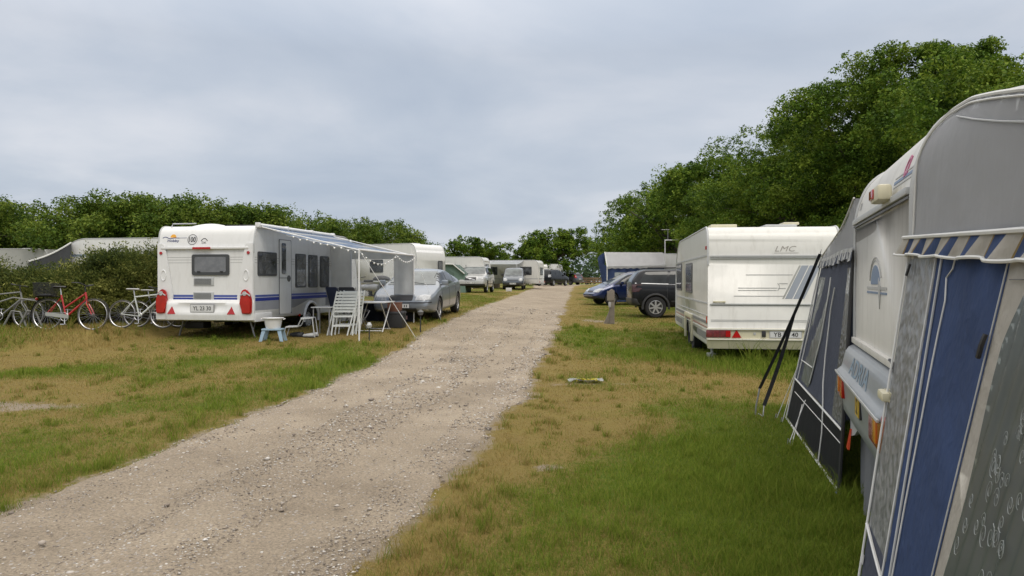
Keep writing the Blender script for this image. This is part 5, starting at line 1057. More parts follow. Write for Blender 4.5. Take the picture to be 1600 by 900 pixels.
# roof: from the caravan's profile down to the front, sagging
def ff(u, v):
    t = TF*1.0*u; z = RZ(t)-.03*sin(pi*v)*sin(pi*u); return loc2(FR+f_*t+sI*(4.0*v)+Vector((0, 0, z)))
mb = MB(); mb.grid(ff, 16, 12, thick=.004); mb.build('roof_canvas', aw_grey2, fa)
fv = lambda t, z, off=0: FR+f_*t+nO*off+Vector((0, 0, z))
tp = [(t, RZ(t)) for t in np.linspace(0, TF, 12)]
fpanel('gable_canvas', [(0, TZ2-.02), (TF, TZ2-.02)]+tp[::-1], aw_grey, .006, fn=fv, wav=.006)
mb = MB(); mb.tube([loc2(fv(t, z+.005, .01)) for t, z in tp], .007, 6); mb.build('piping', pip, fa)
def vf2(u, v):
    t = -.02+(TF+.07)*u; z = TZ2+.02-(.095+.012*sin(t*15))*v+.01*sin(t*2.2); return loc2(fv(t-.05*v, z, .02+.02*v+.014*sin(t*19)*v))
mb = MB(); mb.grid(vf2, 120, 3, mi=lambda i, j: 1 if (i*7 % 10) < 4 and j > 0 else 0, thick=.003); mb.build('valance', [pip, aw_navy], fa, ang=60)
A = FR+f_*TF; wall2('front_wall', A, A+sI*4.0, 0, 1.78, aw_navy, fa, loc2); wall2('end_wall', FR+sI*4.0, A+sI*4.0, 0, 1.78, aw_navy, fa, loc2)
for s_ in (.08, 3.9): mb = MB(); p = FR+f_*(TF-.05)+sI*s_; mb.cyl(loc2(p), loc2(p+Vector((0, 0, 1.77))), .014, n=8); mb.build('pole', steel, fa)
# guy lines and pegs
def guy(p, q, r_=.004, m_=pip):
    mb = MB(); mb.tube([loc2(p), loc2(q)], r_, 5); q = Vector(q); mb.tube([loc2(q+Vector((0, 0, .06))), loc2(q+Vector((-.02, 0, -.03)))], .006, 5, 1); return mb.build('guy_rope', [m_, steel], fa)
g_a = fp(*fq(1257, 632), .02); guy(g_a, ground(1236, 700)); guy(fp(*fq(1262, 625), .02), ground(1232, 695)); guy(fp(TF-.02, zb_+.05, .02), ground(1222, 661)); guy(fp(TF-.02, zb_+.1, .02), ground(1213, 655))
mb = MB(); p = fp(0.02, .02, .02); q = ground(1309, 774); mb.tube([loc2(p), loc2(q+Vector((0, 0, .02)))], .007, 6); mb.build('peg_loop', pip, fa); mb = MB(); mb.ball(tuple(loc2(q)+Vector((0, 0, .015))), .018, 8, (1.3, 1, .7)); mb.build('peg_head', mat('peg_blue', (.03, .08, .4), .4), fa)
# storm strap: two flat bands from the roof corner down to spring hooks
st = thing('storm_strap', 'black webbing strap running from the dark awning roof corner down to hooks in the grass', 'strap', (0, 0, 0))
web = mat('black_webbing', (.045, .047, .055), .75, bump=.3, bs=120)
c0 = FR+f_*(TF-.06)+nO*.03+Vector((0, 0, 1.83)); gA = ground(1180, 648); gB = ground(1188, 652)
pA = hit(1192, 620, gA, Vector((-.2, 1, 0))); 
def band(A, B, w_, sag, n_=16, tw=0):
    mb = MB(); A, B = Vector(A), Vector(B); d = (B-A).normalized(); sd_ = Vector((.9, .4, 0)); sd_ = (sd_-d*sd_.dot(d)).normalized(); o2 = d.cross(sd_)
    def f(u, v):
        p = A.lerp(B, u)+Vector((0, 0, -sag*sin(pi*u))); a = tw*u; s3 = sd_*cos(a)+o2*sin(a); return p+s3*w_*(v-.5)
    mb.grid(f, n_, 1, thick=.003); return mb
m1 = band(c0, gA+Vector((.05, -.0, .3)), .05, .03); m1.build('strap_band', web, st, ang=60)
m1 = band(c0.lerp(gA+Vector((.05, 0, .3)), .42)+Vector((.01, .02, -.03)), gB+Vector((.06, .06, .12)), .042, .04, tw=1.1); m1.build('strap_band', web, st, ang=60)
mb = MB(); mb.grid(lambda u, v: c0+f_*(-.30*u+.03*v)+Vector((0, 0, .045*u+.014-.05*v*(1-u))), 6, 2, thick=.006); mb.build('strap_band', web, st)
mb = MB(); mb.tube([gA+Vector((.05, 0, .3)), gA+Vector((.01, 0, .1)), gA+Vector((0, 0, -.04))], .009, 6); mb.tube([gB+Vector((.06, .06, .12)), gB+Vector((.03, .0, .01)), gA+Vector((.04, 0, .01))], .007, 6); mb.build('hook', steel, st)
# ================================================================== CARS
def paint(name, col, metal=.3, rough=.3): return mat(name, col, rough, metal=metal, var=.03, coat=.12 if sum(col) < .1 else .8, spec=.3 if sum(col) < .1 else .4)
def interp(P, y):
    P = sorted(P); return float(np.interp(y, [p[0] for p in P], [p[1] for p in P]))
def car(name, label, contact, wheel_at, heading, S, body_m, group=None, blackcar=False):
    """x: to the car's right, +y: towards its nose; contact: ground point of the wheel named by wheel_at"""
    a = math.atan2(heading[0], heading[1]); xd = Vector((cos(a), -sin(a), 0)); yd = Vector((sin(a), cos(a), 0))
    o = Vector(contact); o.z = 0; o = o-xd*wheel_at[0]-yd*wheel_at[1]
    k = S['wb']/2; zf = np.mean([g1(*(o+yd*k+xd*s).xy) for s in (-.7, .7)]); zr = np.mean([g1(*(o-yd*k+xd*s).xy) for s in (-.7, .7)])
    o.z = (zf+zr)/2; pitch = math.atan2(zf-zr, 2*k)
    M = Matrix.Translation(o) @ Matrix.Rotation(-a, 4, 'Z') @ Matrix.Rotation(pitch, 4, 'X')
    root = thing(name, label, 'car', group=group, M=M)
    Ln, Wd = S['L'], S['W']; hl = Ln/2; top = S['top']; belt = S['belt']; bot = S.get('bot', .22); nS = 44; V = []; K = 13
    wr = S.get('wr', .80)      # roof half width share
    for i in range(nS+1):
        y = hl-Ln*(.5-.5*cos(pi*i/nS))*.35-Ln*(i/nS)*.65
        e = max(0, (abs(y)-(hl-S.get('rnd', .5)))/S.get('rnd', .5)); w = Wd/2*(1-S.get('taper', .16)*e**2.2)
        zt = interp(top, y); zb_ = min(interp(belt, y), zt-.03); up = zt-zb_; f = min(1, max(0, (up-.06)/.30)); wt = w*(wr*f+.93*(1-f))
        b0 = bot+.10*e**2+(.04 if e > 0 else 0)*e; s_ = zb_
        pts = [(0, b0), (w*.80, b0), (w*.95, b0+.03), (w*.985, b0+.14), (w, b0+(s_-b0)*.45), (w*.995, b0+(s_-b0)*.75), (w*.975, s_-.03), (w*.945, s_+.015*f), (w*.945*(1-.5*0)+(wt-w*.945)*.5, s_+up*.47), (wt, s_+up*.80 if f > .2 else s_+up*.6), (wt*.9, zt-.03*f-.008), (wt*.55, zt-.008), (0, zt)]
        V.append([(x, y, z) for x, z in pts])
    mb = MB(); vs = []; 
    for row_ in V: vs += [(x, y, z) for x, y, z in row_]+[(-x, y, z) for x, y, z in row_[-2:0:-1]]
    n = 2*K-2; fs = [(i*n+j, i*n+(j+1) % n, (i+1)*n+(j+1) % n, (i+1)*n+j) for i in range(nS) for j in range(n)]
    fs += [tuple(range(n-1, -1, -1)), tuple(nS*n+j for j in range(n))]
    mb.add(vs, fs); b = mb.build('body', body_m, root, ang=180)
    sd_ = b.modifiers.new('s', 'SUBSURF'); sd_.levels = 1; sd_.render_levels = 1; bake(b)
    R_ = S['wr_']; cuts = []
    for y in (k, -k):
        for sg in (1, -1): cuts.append((y, R_*.98, R_+.055, sg*(Wd/2-.30), sg*(Wd/2+.2)))
    arch_cut(b, cuts); b.data.polygons.foreach_set('use_smooth', [True]*len(b.data.polygons)); b.data.set_sharp_from_angle(angle=R(32))
    t = bvh(b); gm = cglass
    for y in (k, -k):
        for sg in (1, -1): wheel('wheel', root, sg*(Wd/2-.115), y, R_, .21, sg, spokes=S.get('spokes', 7))
    # side windows
    for sg, face in ((1, 'right'), (-1, 'left')):
        mb = MB()
        for q in S['side']: drape(mb, t, face, q, .009, .06, rim=.008)
        mb.build('side_windows' if 0 else 'side_window', gm, root)
        mb = MB()
        for (ya, za_, yb, zb_) in S.get('lines', []): drape(mb, t, face, line2((ya, za_), (yb, zb_), .010), .004, .06, rim=.004)
        if S.get('lines'): mb.build('door_seam', blackp, root)
        if S.get('chrome'):
            mb = MB(); ya, za_, yb, zb_ = S['chrome']; drape(mb, t, face, line2((ya, za_), (yb, zb_), .025), .008, .3, rim=.01); mb.build('window_trim', silver, root)
        for (hy, hz_) in S.get('handles', []):
            p = cast(t, face, hy, hz_, .012)
            if p: mb = MB(); mb.box(tuple(p), (.03, .17, .03), bev=.01); mb.build('door_handle', body_m, root)
        if S.get('strip'):
            mb = MB(); ya, za_, yb, zb_ = S['strip']; drape(mb, t, face, line2((ya, za_), (yb, zb_), .05), .01, .3, rim=.012); mb.build('side_strip', blackp, root)
        my, mz = S['mirror']; p = cast(t, face, my, mz, 0)
        if p: mb = MB(); mb.box((p.x+sg*.12, my, mz+.05), (.20, .11, .15), bev=.035); mb.cyl((p.x-sg*.02, my, mz), (p.x+sg*.06, my, mz+.02), .025, n=8); mb.build('mirror', S.get('mirror_m', body_m), root)
        if S.get('rails'):
            ya, yb = S['rails']; mb = MB(); xr = Wd/2*wr*.86; zt_ = lambda y: interp(top, y)+.04; mb.tube([(sg*xr, ya, zt_(ya)-.05)]+[(sg*xr, y, zt_(y)) for y in np.linspace(ya-.08 if ya > yb else ya, yb+.08, 6)]+[(sg*xr, yb, zt_(yb)-.05)], .017, 6); mb.build('roof_rail', S.get('rail_m', blackp), root)
    mb = MB(); drape(mb, t, 'front', S['wind'], .009, .07, rim=.008); ws = mb.build('windscreen', cglassl, root)
    mb = MB(); zl = min(p[1] for p in S['wind']); 
    for x0 in (-.35, .25):
        p = cast(t, 'front', x0, zl+.02, .015); q = cast(t, 'front', x0+.40, zl+.05, .015)
        if p and q: mb.tube([p, q], .009, 5)
    mb.build('wiper', blackp, ws)
    mb = MB(); drape(mb, t, 'rear', S['backw'], .009, .07, rim=.008); mb.build('rear_window', gm, root)
    for nm, face, m_, polys, off in S.get('bits', []):
        for q in polys:
            mb = MB(); drape(mb, t, face, q, off, .05, rim=.012); mb.build(nm, m_, root, ang=60)
    for nm, s_, cx, cz_, w_, h_, face in S.get('plates', []):
        d_ = 'front' if face == 'front' else 'rear'; p = cast(t, d_, cx, cz_, .02)
        if p:
            sg = 1 if face == 'front' else -1; mb = MB(); mb.box((cx, p.y, cz_), (w_+.02, .014, h_+.02), mi=1); mb.box((cx, p.y+sg*.008, cz_), (w_, .006, h_)); 
            for i_ in range(7):      # too far off to read: a row of dark strokes
                if i_ != 2: mb.box((cx-w_*.36+w_*.12*i_, p.y+sg*.0125, cz_), (w_*.05, .003, h_*.55), mi=2)
            mb.build('number_plate', [plate, blackp, ptxt], root)
    return root, t
def mir(q): return [(-x, z) for x, z in q][::-1]
# --- silver saloon
y_ = paint('paint_silver_blue', (.26, .285, .315), .45, .36)
sal = dict(L=4.73, W=1.81, wb=2.75, wr_=.325, spokes=10, wr=.74, rnd=.75, taper=.20, bot=.2,
    top=[(2.37, .56), (2.33, .66), (2.2, .74), (1.6, .90), (1.12, .985), (.28, 1.39), (-.1, 1.435), (-.6, 1.42), (-.95, 1.37), (-1.75, 1.09), (-2.25, 1.06), (-2.37, .9)],
    belt=[(2.37, .50), (2.2, .66), (1.6, .82), (1.1, .90), (0, .93), (-1, .97), (-1.7, 1.0), (-2.37, .85)],
    side=[[(1.0, .97), (.10, .97), (.02, 1.32), (.35, 1.31), (.75, 1.14)], [(.02, .97), (-.85, 1.0), (-.92, 1.27), (-.5, 1.335), (-.06, 1.34)], [(-.92, 1.0), (-1.35, 1.03), (-1.0, 1.23)]],
    lines=[(1.02, .35, 1.05, .95), (-.02, .35, -.02, .97), (-.98, .55, -1.0, 1.0), (1.0, .30, -.85, .30)], handles=[(.12, .88), (-.82, .90)], strip=None, mirror=(.85, .99),
    wind=[(-.70, .99), (.70, .99), (.58, 1.36), (-.58, 1.36)], backw=[(-.62, 1.12), (.62, 1.12), (.52, 1.35), (-.52, 1.35)],
    bits=[('headlight', 'front', clear, [[(.40, .60), (.80, .62), (.78, .74), (.55, .76), (.42, .70)], mir([(.40, .60), (.80, .62), (.78, .74), (.55, .76), (.42, .70)])], .010),
          ('grille', 'front', blackp, [rect(-.33, .60, .33, .74, .04), rect(-.45, .30, .45, .40, .03)], .008), ('bumper_strip', 'front', blackp, [rect(-.82, .535, .82, .56)], .008),
          ('fog_lamp', 'front', clear, [rect(-.74, .30, -.54, .38, .03), rect(.54, .30, .74, .38, .03)], .008), ('tail_lamp', 'rear', redl, [rect(.55, .75, .82, .95, .05), rect(-.82, .75, -.55, .95, .05)], .01)],
    plates=[('p', '', 0, .46, .5, .11, 'front')])
P = ground(683, 500)
car('parked_car', 'silver-blue saloon parked nose-on beside the sun canopy', P, (-(.905-.1), 1.375), (-.115, -.993), sal, y_)
mbx = None
# --- off-roader, silver
suv = dict(L=4.80, W=1.90, wb=2.86, wr_=.37, spokes=6, wr=.76, rnd=.55, taper=.16, bot=.30,
    top=[(2.40, .70), (2.36, .92), (2.2, 1.0), (1.3, 1.12), (1.12, 1.15), (.35, 1.67), (0, 1.72), (-1.6, 1.70), (-2.05, 1.62), (-2.32, 1.1), (-2.4, .9)],
    belt=[(2.4, .62), (2.25, .92), (1.2, 1.04), (0, 1.06), (-2.1, 1.14), (-2.4, .9)],
    side=[[(1.0, 1.12), (.08, 1.12), (.05, 1.56), (.40, 1.56)], [(0, 1.12), (-.9, 1.14), (-.9, 1.58), (-.02, 1.58)], [(-.98, 1.16), (-1.95, 1.19), (-1.75, 1.54), (-.98, 1.57)]],
    lines=[(1.1, .5, 1.1, 1.1), (.04, .45, .04, 1.1), (-.95, .7, -.95, 1.1)], handles=[(.2, .98), (-.78, 1.0)], mirror=(.88, 1.16), mirror_m=blackp, rails=(.2, -1.9), strip=(.95, .55, -.9, .55),
    wind=[(-.74, 1.17), (.74, 1.17), (.64, 1.62), (-.64, 1.62)], backw=[(-.65, 1.2), (.65, 1.2), (.58, 1.55), (-.58, 1.55)],
    bits=[('headlight', 'front', clear, [[(.46, .80), (.84, .82), (.82, .96), (.48, .95)], mir([(.46, .80), (.84, .82), (.82, .96), (.48, .95)])], .012),
          ('grille', 'front', blackp, [rect(-.36, .76, .36, .95, .04)], .010), ('grille_bar', 'front', silver, [[(-.33, .80), (-.26, .78), (.30, .92), (.24, .94)], rect(-.07, .82, .07, .90, .03)], .02), ('lower_bumper', 'front', blackp, [rect(-.88, .34, .88, .55, .05)], .012)],
    plates=[('p', 'XN 41 572', 0, .62, .52, .12, 'front')])
P = ground(759, 457.5); car('parked_car', 'silver off-roader with roof rails facing the camera beyond the silver-blue saloon', P, (-.83, 1.43), (-.10, -.995), suv, paint('paint_silver', (.50, .50, .49), .35, .4))
# --- van-like car, dark grey
van = dict(L=4.13, W=1.72, wb=2.69, wr_=.31, spokes=5, wr=.86, rnd=.40, taper=.14, bot=.25,
    top=[(2.07, .60), (2.03, .82), (1.85, .95), (1.25, 1.10), (.55, 1.68), (.2, 1.77), (-1.8, 1.79), (-2.0, 1.7), (-2.07, .9)],
    belt=[(2.07, .55), (1.85, .88), (1.1, 1.02), (0, 1.05), (-2.07, 1.05)],
    side=[[(1.0, 1.1), (.1, 1.1), (.1, 1.62), (.5, 1.6)], [(0, 1.1), (-.9, 1.1), (-.9, 1.62), (0, 1.62)], [(-1, 1.12), (-1.8, 1.12), (-1.8, 1.6), (-1, 1.62)]],
    lines=[(1.0, .45, 1.0, 1.1), (.04, .4, .04, 1.1)], mirror=(.95, 1.15), mirror_m=blackp, strip=(.9, .52, -.9, .52),
    wind=[(-.68, 1.13), (.68, 1.13), (.64, 1.64), (-.64, 1.64)], backw=[(-.6, 1.15), (.6, 1.15), (.6, 1.6), (-.6, 1.6)],
    bits=[('headlight', 'front', clear, [ell(.62, .80, .16, .13, 14), ell(-.62, .80, .16, .13, 14)], .012), ('grille', 'front', blackp, [rect(-.42, .74, .42, .80, .02), rect(-.5, .32, .5, .44, .03)], .010), ('lower_bumper', 'front', blackp, [rect(-.80, .44, .80, .56, .04)], .012)],
    plates=[('p', 'RT 36 895', 0, .50, .50, .12, 'front')])
P = ground(817, 453); car('parked_car', 'tall dark grey van-like car facing the camera in front of the striped-roof caravan', P, (-.76, 1.34), (-.06, -.998), van, paint('paint_dark_grey', (.10, .115, .135), .4))
# --- black people carrier, rear three-quarter
mpv = dict(L=4.75, W=1.86, wb=2.85, wr_=.34, spokes=7, wr=.80, rnd=.5, taper=.14, bot=.25,
    top=[(2.37, .60), (2.3, .85), (2.1, .95), (1.5, 1.08), (.6, 1.62), (.2, 1.70), (-1.7, 1.71), (-2.0, 1.64), (-2.3, 1.12), (-2.37, .9)],
    belt=[(2.37, .55), (2.1, .85), (1.3, 1.0), (0, 1.03), (-2.2, 1.1), (-2.37, .85)],
    side=[[(1.1, 1.08), (.1, 1.08), (.1, 1.58), (.55, 1.54)], [(0, 1.08), (-.9, 1.1), (-.9, 1.6), (0, 1.6)], [(-1, 1.12), (-1.95, 1.15), (-1.8, 1.56), (-1, 1.6)]],
    mirror=(1.0, 1.12), rails=(.3, -1.8), rail_m=silver, wind=[(-.7, 1.13), (.7, 1.13), (.64, 1.56), (-.64, 1.56)], backw=[(-.72, 1.17), (.72, 1.17), (.64, 1.60), (-.64, 1.60)],
    bits=[('tail_lamp', 'rear', clear, [rect(.70, .90, .90, 1.16, .05), rect(-.90, .90, -.70, 1.16, .05)], .012), ('headlight', 'front', clear, [rect(.5, .7, .85, .86, .05), rect(-.85, .7, -.5, .86, .05)], .012), ('rear_bumper', 'rear', blackp, [rect(-.8, .30, .8, .48, .05)], .01)],
    plates=[('p', 'ZB 92 160', 0, .98, .5, .12, 'rear')])
P = Vector((at(864.5, 79), 79, 0)); car('parked_car', 'black people carrier seen from behind under the big round oak', P, (.83, -1.42), (.50, .866), mpv, paint('paint_black', (.012, .013, .016), .2, .2))
# --- small grey estate beyond it
est = dict(mpv); est.update(L=4.2, W=1.72, wb=2.55, wr_=.31, top=[(2.1, .55), (2.0, .75), (1.3, .95), (.5, 1.40), (.1, 1.47), (-1.5, 1.46), (-1.75, 1.40), (-2.05, .98), (-2.1, .8)], belt=[(2.1, .5), (1.8, .72), (1.1, .88), (0, .92), (-1.9, .98), (-2.1, .78)],
    side=[[(.95, .96), (.1, .96), (.1, 1.36), (.45, 1.33)], [(0, .96), (-.8, .98), (-.8, 1.38), (0, 1.38)], [(-.9, 1.0), (-1.65, 1.02), (-1.55, 1.34), (-.9, 1.38)]], mirror=(.8, 1.0), rails=None, rail_m=blackp,
    wind=[(-.6, 1.0), (.6, 1.0), (.56, 1.34), (-.56, 1.34)], backw=[(-.58, 1.04), (.58, 1.04), (.54, 1.36), (-.54, 1.36)],
    bits=[('tail_lamp', 'rear', redl, [rect(.60, .82, .80, 1.20, .05), rect(-.80, .82, -.60, 1.20, .05)], .014), ('headlight', 'front', clear, [rect(.45, .6, .75, .72, .04), rect(-.75, .6, -.45, .72, .04)], .012)], plates=[('p', '', 0, .70, .5, .12, 'rear')])
P = ground(907, 445.2); P = Vector((at(905, 92), 92, 0)); car('parked_car', 'small grey estate car with tall red rear lamps at the end of the road', P, (.0, -2.0), (-.78, .62), est, paint('paint_grey', (.09, .10, .12), .4))
# --- blue compact people carrier, side on, nose left
ver = dict(mpv); ver.update(L=4.60, W=1.77, wb=2.75, wr_=.32, spokes=16, wr=.78, rnd=.6, taper=.2,
    top=[(2.18, .58), (2.12, .72), (1.9, .84), (1.45, .99), (.35, 1.54), (-.1, 1.64), (-.8, 1.65), (-1.7, 1.58), (-2.05, 1.1), (-2.18, .85)], belt=[(2.18, .52), (1.9, .74), (1.3, .92), (0, .97), (-1.9, 1.08), (-2.18, .8)],
    side=[[(1.22, .99), (.10, 1.01), (.06, 1.50), (.42, 1.45), (.8, 1.24)], [(0, 1.02), (-.95, 1.05), (-.95, 1.54), (-.02, 1.53)], [(-1.05, 1.07), (-1.8, 1.12), (-1.6, 1.46), (-1.05, 1.53)]],
    lines=[(1.1, .4, 1.15, .95), (.02, .35, .02, 1.0), (-1.0, .5, -1.0, 1.05)], handles=[(.2, .90), (-.8, .93)], mirror=(.85, 1.02), rails=None,
    wind=[(-.68, 1.02), (.68, 1.02), (.58, 1.48), (-.58, 1.48)], backw=[(-.6, 1.14), (.6, 1.14), (.55, 1.48), (-.55, 1.48)],
    bits=[('headlight', 'front', clear, [[(.38, .64), (.80, .62), (.84, .80), (.66, .80), (.44, .74)], mir([(.38, .64), (.80, .62), (.84, .80), (.66, .80), (.44, .74)])], .012), ('grille', 'front', blackp, [rect(-.3, .62, .3, .70, .03), rect(-.55, .30, .55, .42, .04)], .01), ('tail_lamp', 'rear', redl, [rect(.62, .9, .82, 1.2, .05), rect(-.82, .9, -.62, 1.2, .05)], .012)], plates=[])
P = ground(936, 475); car('parked_car', 'dark blue compact car half hidden by the black off-roader', P, (.785, 1.375), (-.965, -.26), ver, paint('paint_navy', (.012, .022, .085), .3, .2))
# --- black off-roader, rear left
jp = dict(suv); jp.update(L=4.45, W=1.87, wb=2.78, wr_=.375, spokes=7, wr=.80, rnd=.35, taper=.10, bot=.36,
    top=[(2.37, .75), (2.33, .98), (1.3, 1.12), (1.1, 1.15), (.45, 1.65), (0, 1.72), (-1.75, 1.71), (-1.95, 1.64), (-2.30, 1.16), (-2.37, .95)], belt=[(2.37, .7), (2.2, .95), (1.2, 1.06), (0, 1.10), (-2.15, 1.16), (-2.37, .9)],
    side=[[(1.0, 1.14), (.08, 1.16), (.05, 1.60), (.5, 1.57)], [(0, 1.16), (-.95, 1.17), (-.85, 1.62), (-.02, 1.62)], [(-1.04, 1.19), (-1.98, 1.22), (-1.72, 1.59), (-.95, 1.62)]],
    lines=[(1.1, .5, 1.1, 1.1), (.04, .5, .04, 1.12), (-.98, .55, -1.0, 1.14), (-.7, .62, 1.0, .62)], handles=[(.2, 1.0), (-.82, 1.02)], chrome=(.95, 1.125, -2.1, 1.21), strip=(.9, .58, -.85, .58), rails=(.1, -1.7), rail_m=blackp, mirror=(.85, 1.18),
    wind=[(-.72, 1.18), (.72, 1.18), (.66, 1.6), (-.66, 1.6)], backw=[(-.68, 1.22), (.68, 1.22), (.6, 1.58), (-.6, 1.58)],
    bits=[('tail_lamp', 'rear', mat('smoked_lens', (.06, .02, .02), .2, coat=.4), [rect(.72, .90, .92, 1.16, .03), rect(-.92, .90, -.72, 1.16, .03)], .014), ('rear_bumper', 'rear', blackp, [rect(-.9, .45, .9, .68, .04)], .03), ('grille', 'front', blackp, [rect(-.5, .78, .5, 1.0, .03)], .01), ('headlight', 'front', clear, [ell(.7, .88, .12, .1, 14), ell(-.7, .88, .12, .1, 14)], .01)], plates=[])
P = ground(1024, 497); rt, jt = car('parked_car', 'black off-roader with silver window strip, tail towards the road beside the cream caravan', P, (.82, -1.39), (.999, -.03), jp, paint('paint_black', (0, 0, 0)))
for sg in (1, -1):
    for y in (1.39, -1.39):
        mb = MB(); mb.tube([(sg*.925, y+.455*cos(a), .37+.455*sin(a)) for a in np.linspace(-.15, pi+.15, 18)], .045, 6); mb.build('wheel_arch_trim', blackp, rt)

# ================================================================== FARTHER CARAVANS AND TENTS
def simple_van(name, label, x, y, yaw, W_, Ln, Hh, m_, prof_r=.5, wins=(), group=None, cx=0, roof=(), rearwin=True, z=None, nose=0):
    f = Fr(name, label, 'caravan', (x, y), yaw, cx, z=z, group=group)
    prof = rnd([(0, .45), (0, Hh*.78), (.15, Hh), (Ln-prof_r, Hh), (Ln-.05, Hh*.65), (Ln, .45)], [0, .25, prof_r, prof_r, .3, .1], 7)
    b, t = shell(f.root, prof, W_, m_, cuts=[(Ln*.52, .33, .36, W_/2-.25, W_/2+.3), (Ln*.52, .33, .36, -W_/2-.3, -W_/2+.25)])
    for sg in (1, -1): wheel('wheel', f.root, sg*(W_/2-.14), Ln*.52, .31, .18, sg); edge_trim(f.root, [p for p in prof if p[1] > .5], sg*(W_/2-.004), lgrey, .018)
    if rearwin: window(f.root, t, 'rear', rect(-.55, 1.2, .55, 1.85, .08), glassg)
    for face, (a, b_, c, d) in wins: window(f.root, t, face, rect(a, b_, c, d, .07), glass)
    for (rx, ry, w_, l_) in roof: mb = MB(); mb.box((rx, ry, Hh+.03), (w_, l_, .08), bev=.025); mb.build('roof_light', wplast, f.root)
    mb = MB(); [drape(mb, t, fc, rect(a0, .85, a1, .9), .003, 3) for fc, a0, a1 in (('rear', -W_/2+.05, W_/2-.05), ('left', .05, Ln-.1), ('right', .05, Ln-.1))]; mb.build('stripe', sgrey, f.root)
    mb = MB(); mb.box((0, -.03, .5), (W_, .1, .14), bev=.03); mb.build('bumper', lgrey, f.root)
    for sg in (1, -1): mb = MB(); mb.box((sg*(W_/2-.15), -.085, .62), (.18, .03, .12), bev=.01); mb.build('tail_lamp', redl, f.root)
    return f, t
# half hidden behind the junipers
f, t = simple_van('travel_caravan', 'white caravan with a rounded front showing above the junipers', at(345, 28.5), 28.5, -80, 2.3, 6, 2.6, white, .75, wins=[('left', (1.0, 1.3, 2.2, 1.9)), ('left', (3.2, 1.3, 4.4, 1.9))], roof=[(0, 1.5, .6, .9)], z=.45)
mb = MB(); drape(mb, t, 'left', rect(.1, 1.95, 5.75, 2.03), .004, 3); mb.build('blue_stripe', mat('stripe_pale_blue', (.22, .27, .36), .5), f.root)
f.root['label'] = 'white caravan with a rounded front showing above the junipers on the left'
# grey canvas awning leaning against it
def tent(name, label, cat, pts_front, depth_v, m_, wallm, base_z, parts=True, open_front=False):
    """ridge or lean-to tent: front outline [(x,z)...] in world XZ at one distance, pushed back by depth_v"""
    o = Vector((pts_front[0][0].x, pts_front[0][0].y, base_z)); root = thing(name, label, cat, o); return root, o
def lean(label, P, Q, h0, h1, dv, m_, cat='awning', name='lean_to_tent', win=False, fr=None):
    """gable outline P(low, front) to Q(high): roof from height h0 over P to h1 over Q, run along the vector dv"""
    P = Vector((P[0], P[1], g1(P[0], P[1]))); Q = Vector((Q[0], Q[1], g1(Q[0], Q[1]))); dv = Vector((*dv, 0)); root = thing(name, label, cat, P); l = lambda p: Vector(p)-P
    up = Vector((0, 0, 1)); mb = MB(); mb.grid(lambda u, v: l(P.lerp(Q, u)+up*(h0*(1-u)+h1*u-.12*sin(pi*u)*.7)+dv*v), 10, 10, thick=.02); mb.build('roof_canvas', m_, root)
    mb = MB(); mb.grid(lambda u, v: l(P.lerp(Q, u)+up*((h0*(1-u)+h1*u-.12*sin(pi*u)*.7)*v)), 10, 3, thick=.02); mb.build('gable_wall', fr or m_, root)
    mb = MB(); mb.grid(lambda u, v: l(P+dv*u+up*(h0*v)), 10, 3, thick=.02); mb.build('front_wall', fr or m_, root)
    mb = MB(); mb.tube([l(P.lerp(Q, u)+up*(h0*(1-u)+h1*u-.12*sin(pi*u)*.7+.02)) for u in np.linspace(0, 1, 10)], .03, 5); mb.build('piping', pip, root)
    return root, P, Q, l
lean('grey canvas awning sloping down from the half-hidden white caravan', (at(45, 27), 27), (at(112, 28), 28), 1.35, 2.05, (-1.6, 2.5), mat('canvas_slate', (.12, .125, .135), .8, bump=.2))
simple_van('travel_caravan', 'long grey-beige caravan low behind the junipers at the left edge', at(105, 33), 33, -86, 2.3, 7.4, 2.35, mat('caravan_greybeige', (.36, .36, .34), .45, dirt=.2), .3, z=.48, roof=[(0, 1.6, .5, .5), (.2, 3.4, .8, .5), (0, 5.6, .6, .4)])
# tall white caravan behind the silver saloon
f, t = simple_van('travel_caravan', 'tall white caravan with a sloped grey-glazed end, behind the silver-blue saloon', at(674, 38), 38, -60, 2.4, 6.2, 2.75, white, .35, wins=[('left', (2.05, 1.35, 2.9, 2.0)), ('left', (4.9, 1.3, 5.6, 2.05)), ('left', (.6, 1.35, 1.2, 2.0)), ('rear', (.55, 1.3, .95, 1.95))], rearwin=False, roof=[(0, 1.2, .5, .7), (.1, 4.3, .6, .6)], z=.55)
mb = MB(); mb.cyl((-.3, 5.0, 2.75), (-.3, 5.0, 2.98), .05, n=10); mb.ball((-.3, 5, 3.0), .09); mb.build('roof_vent', wplast, f.root)
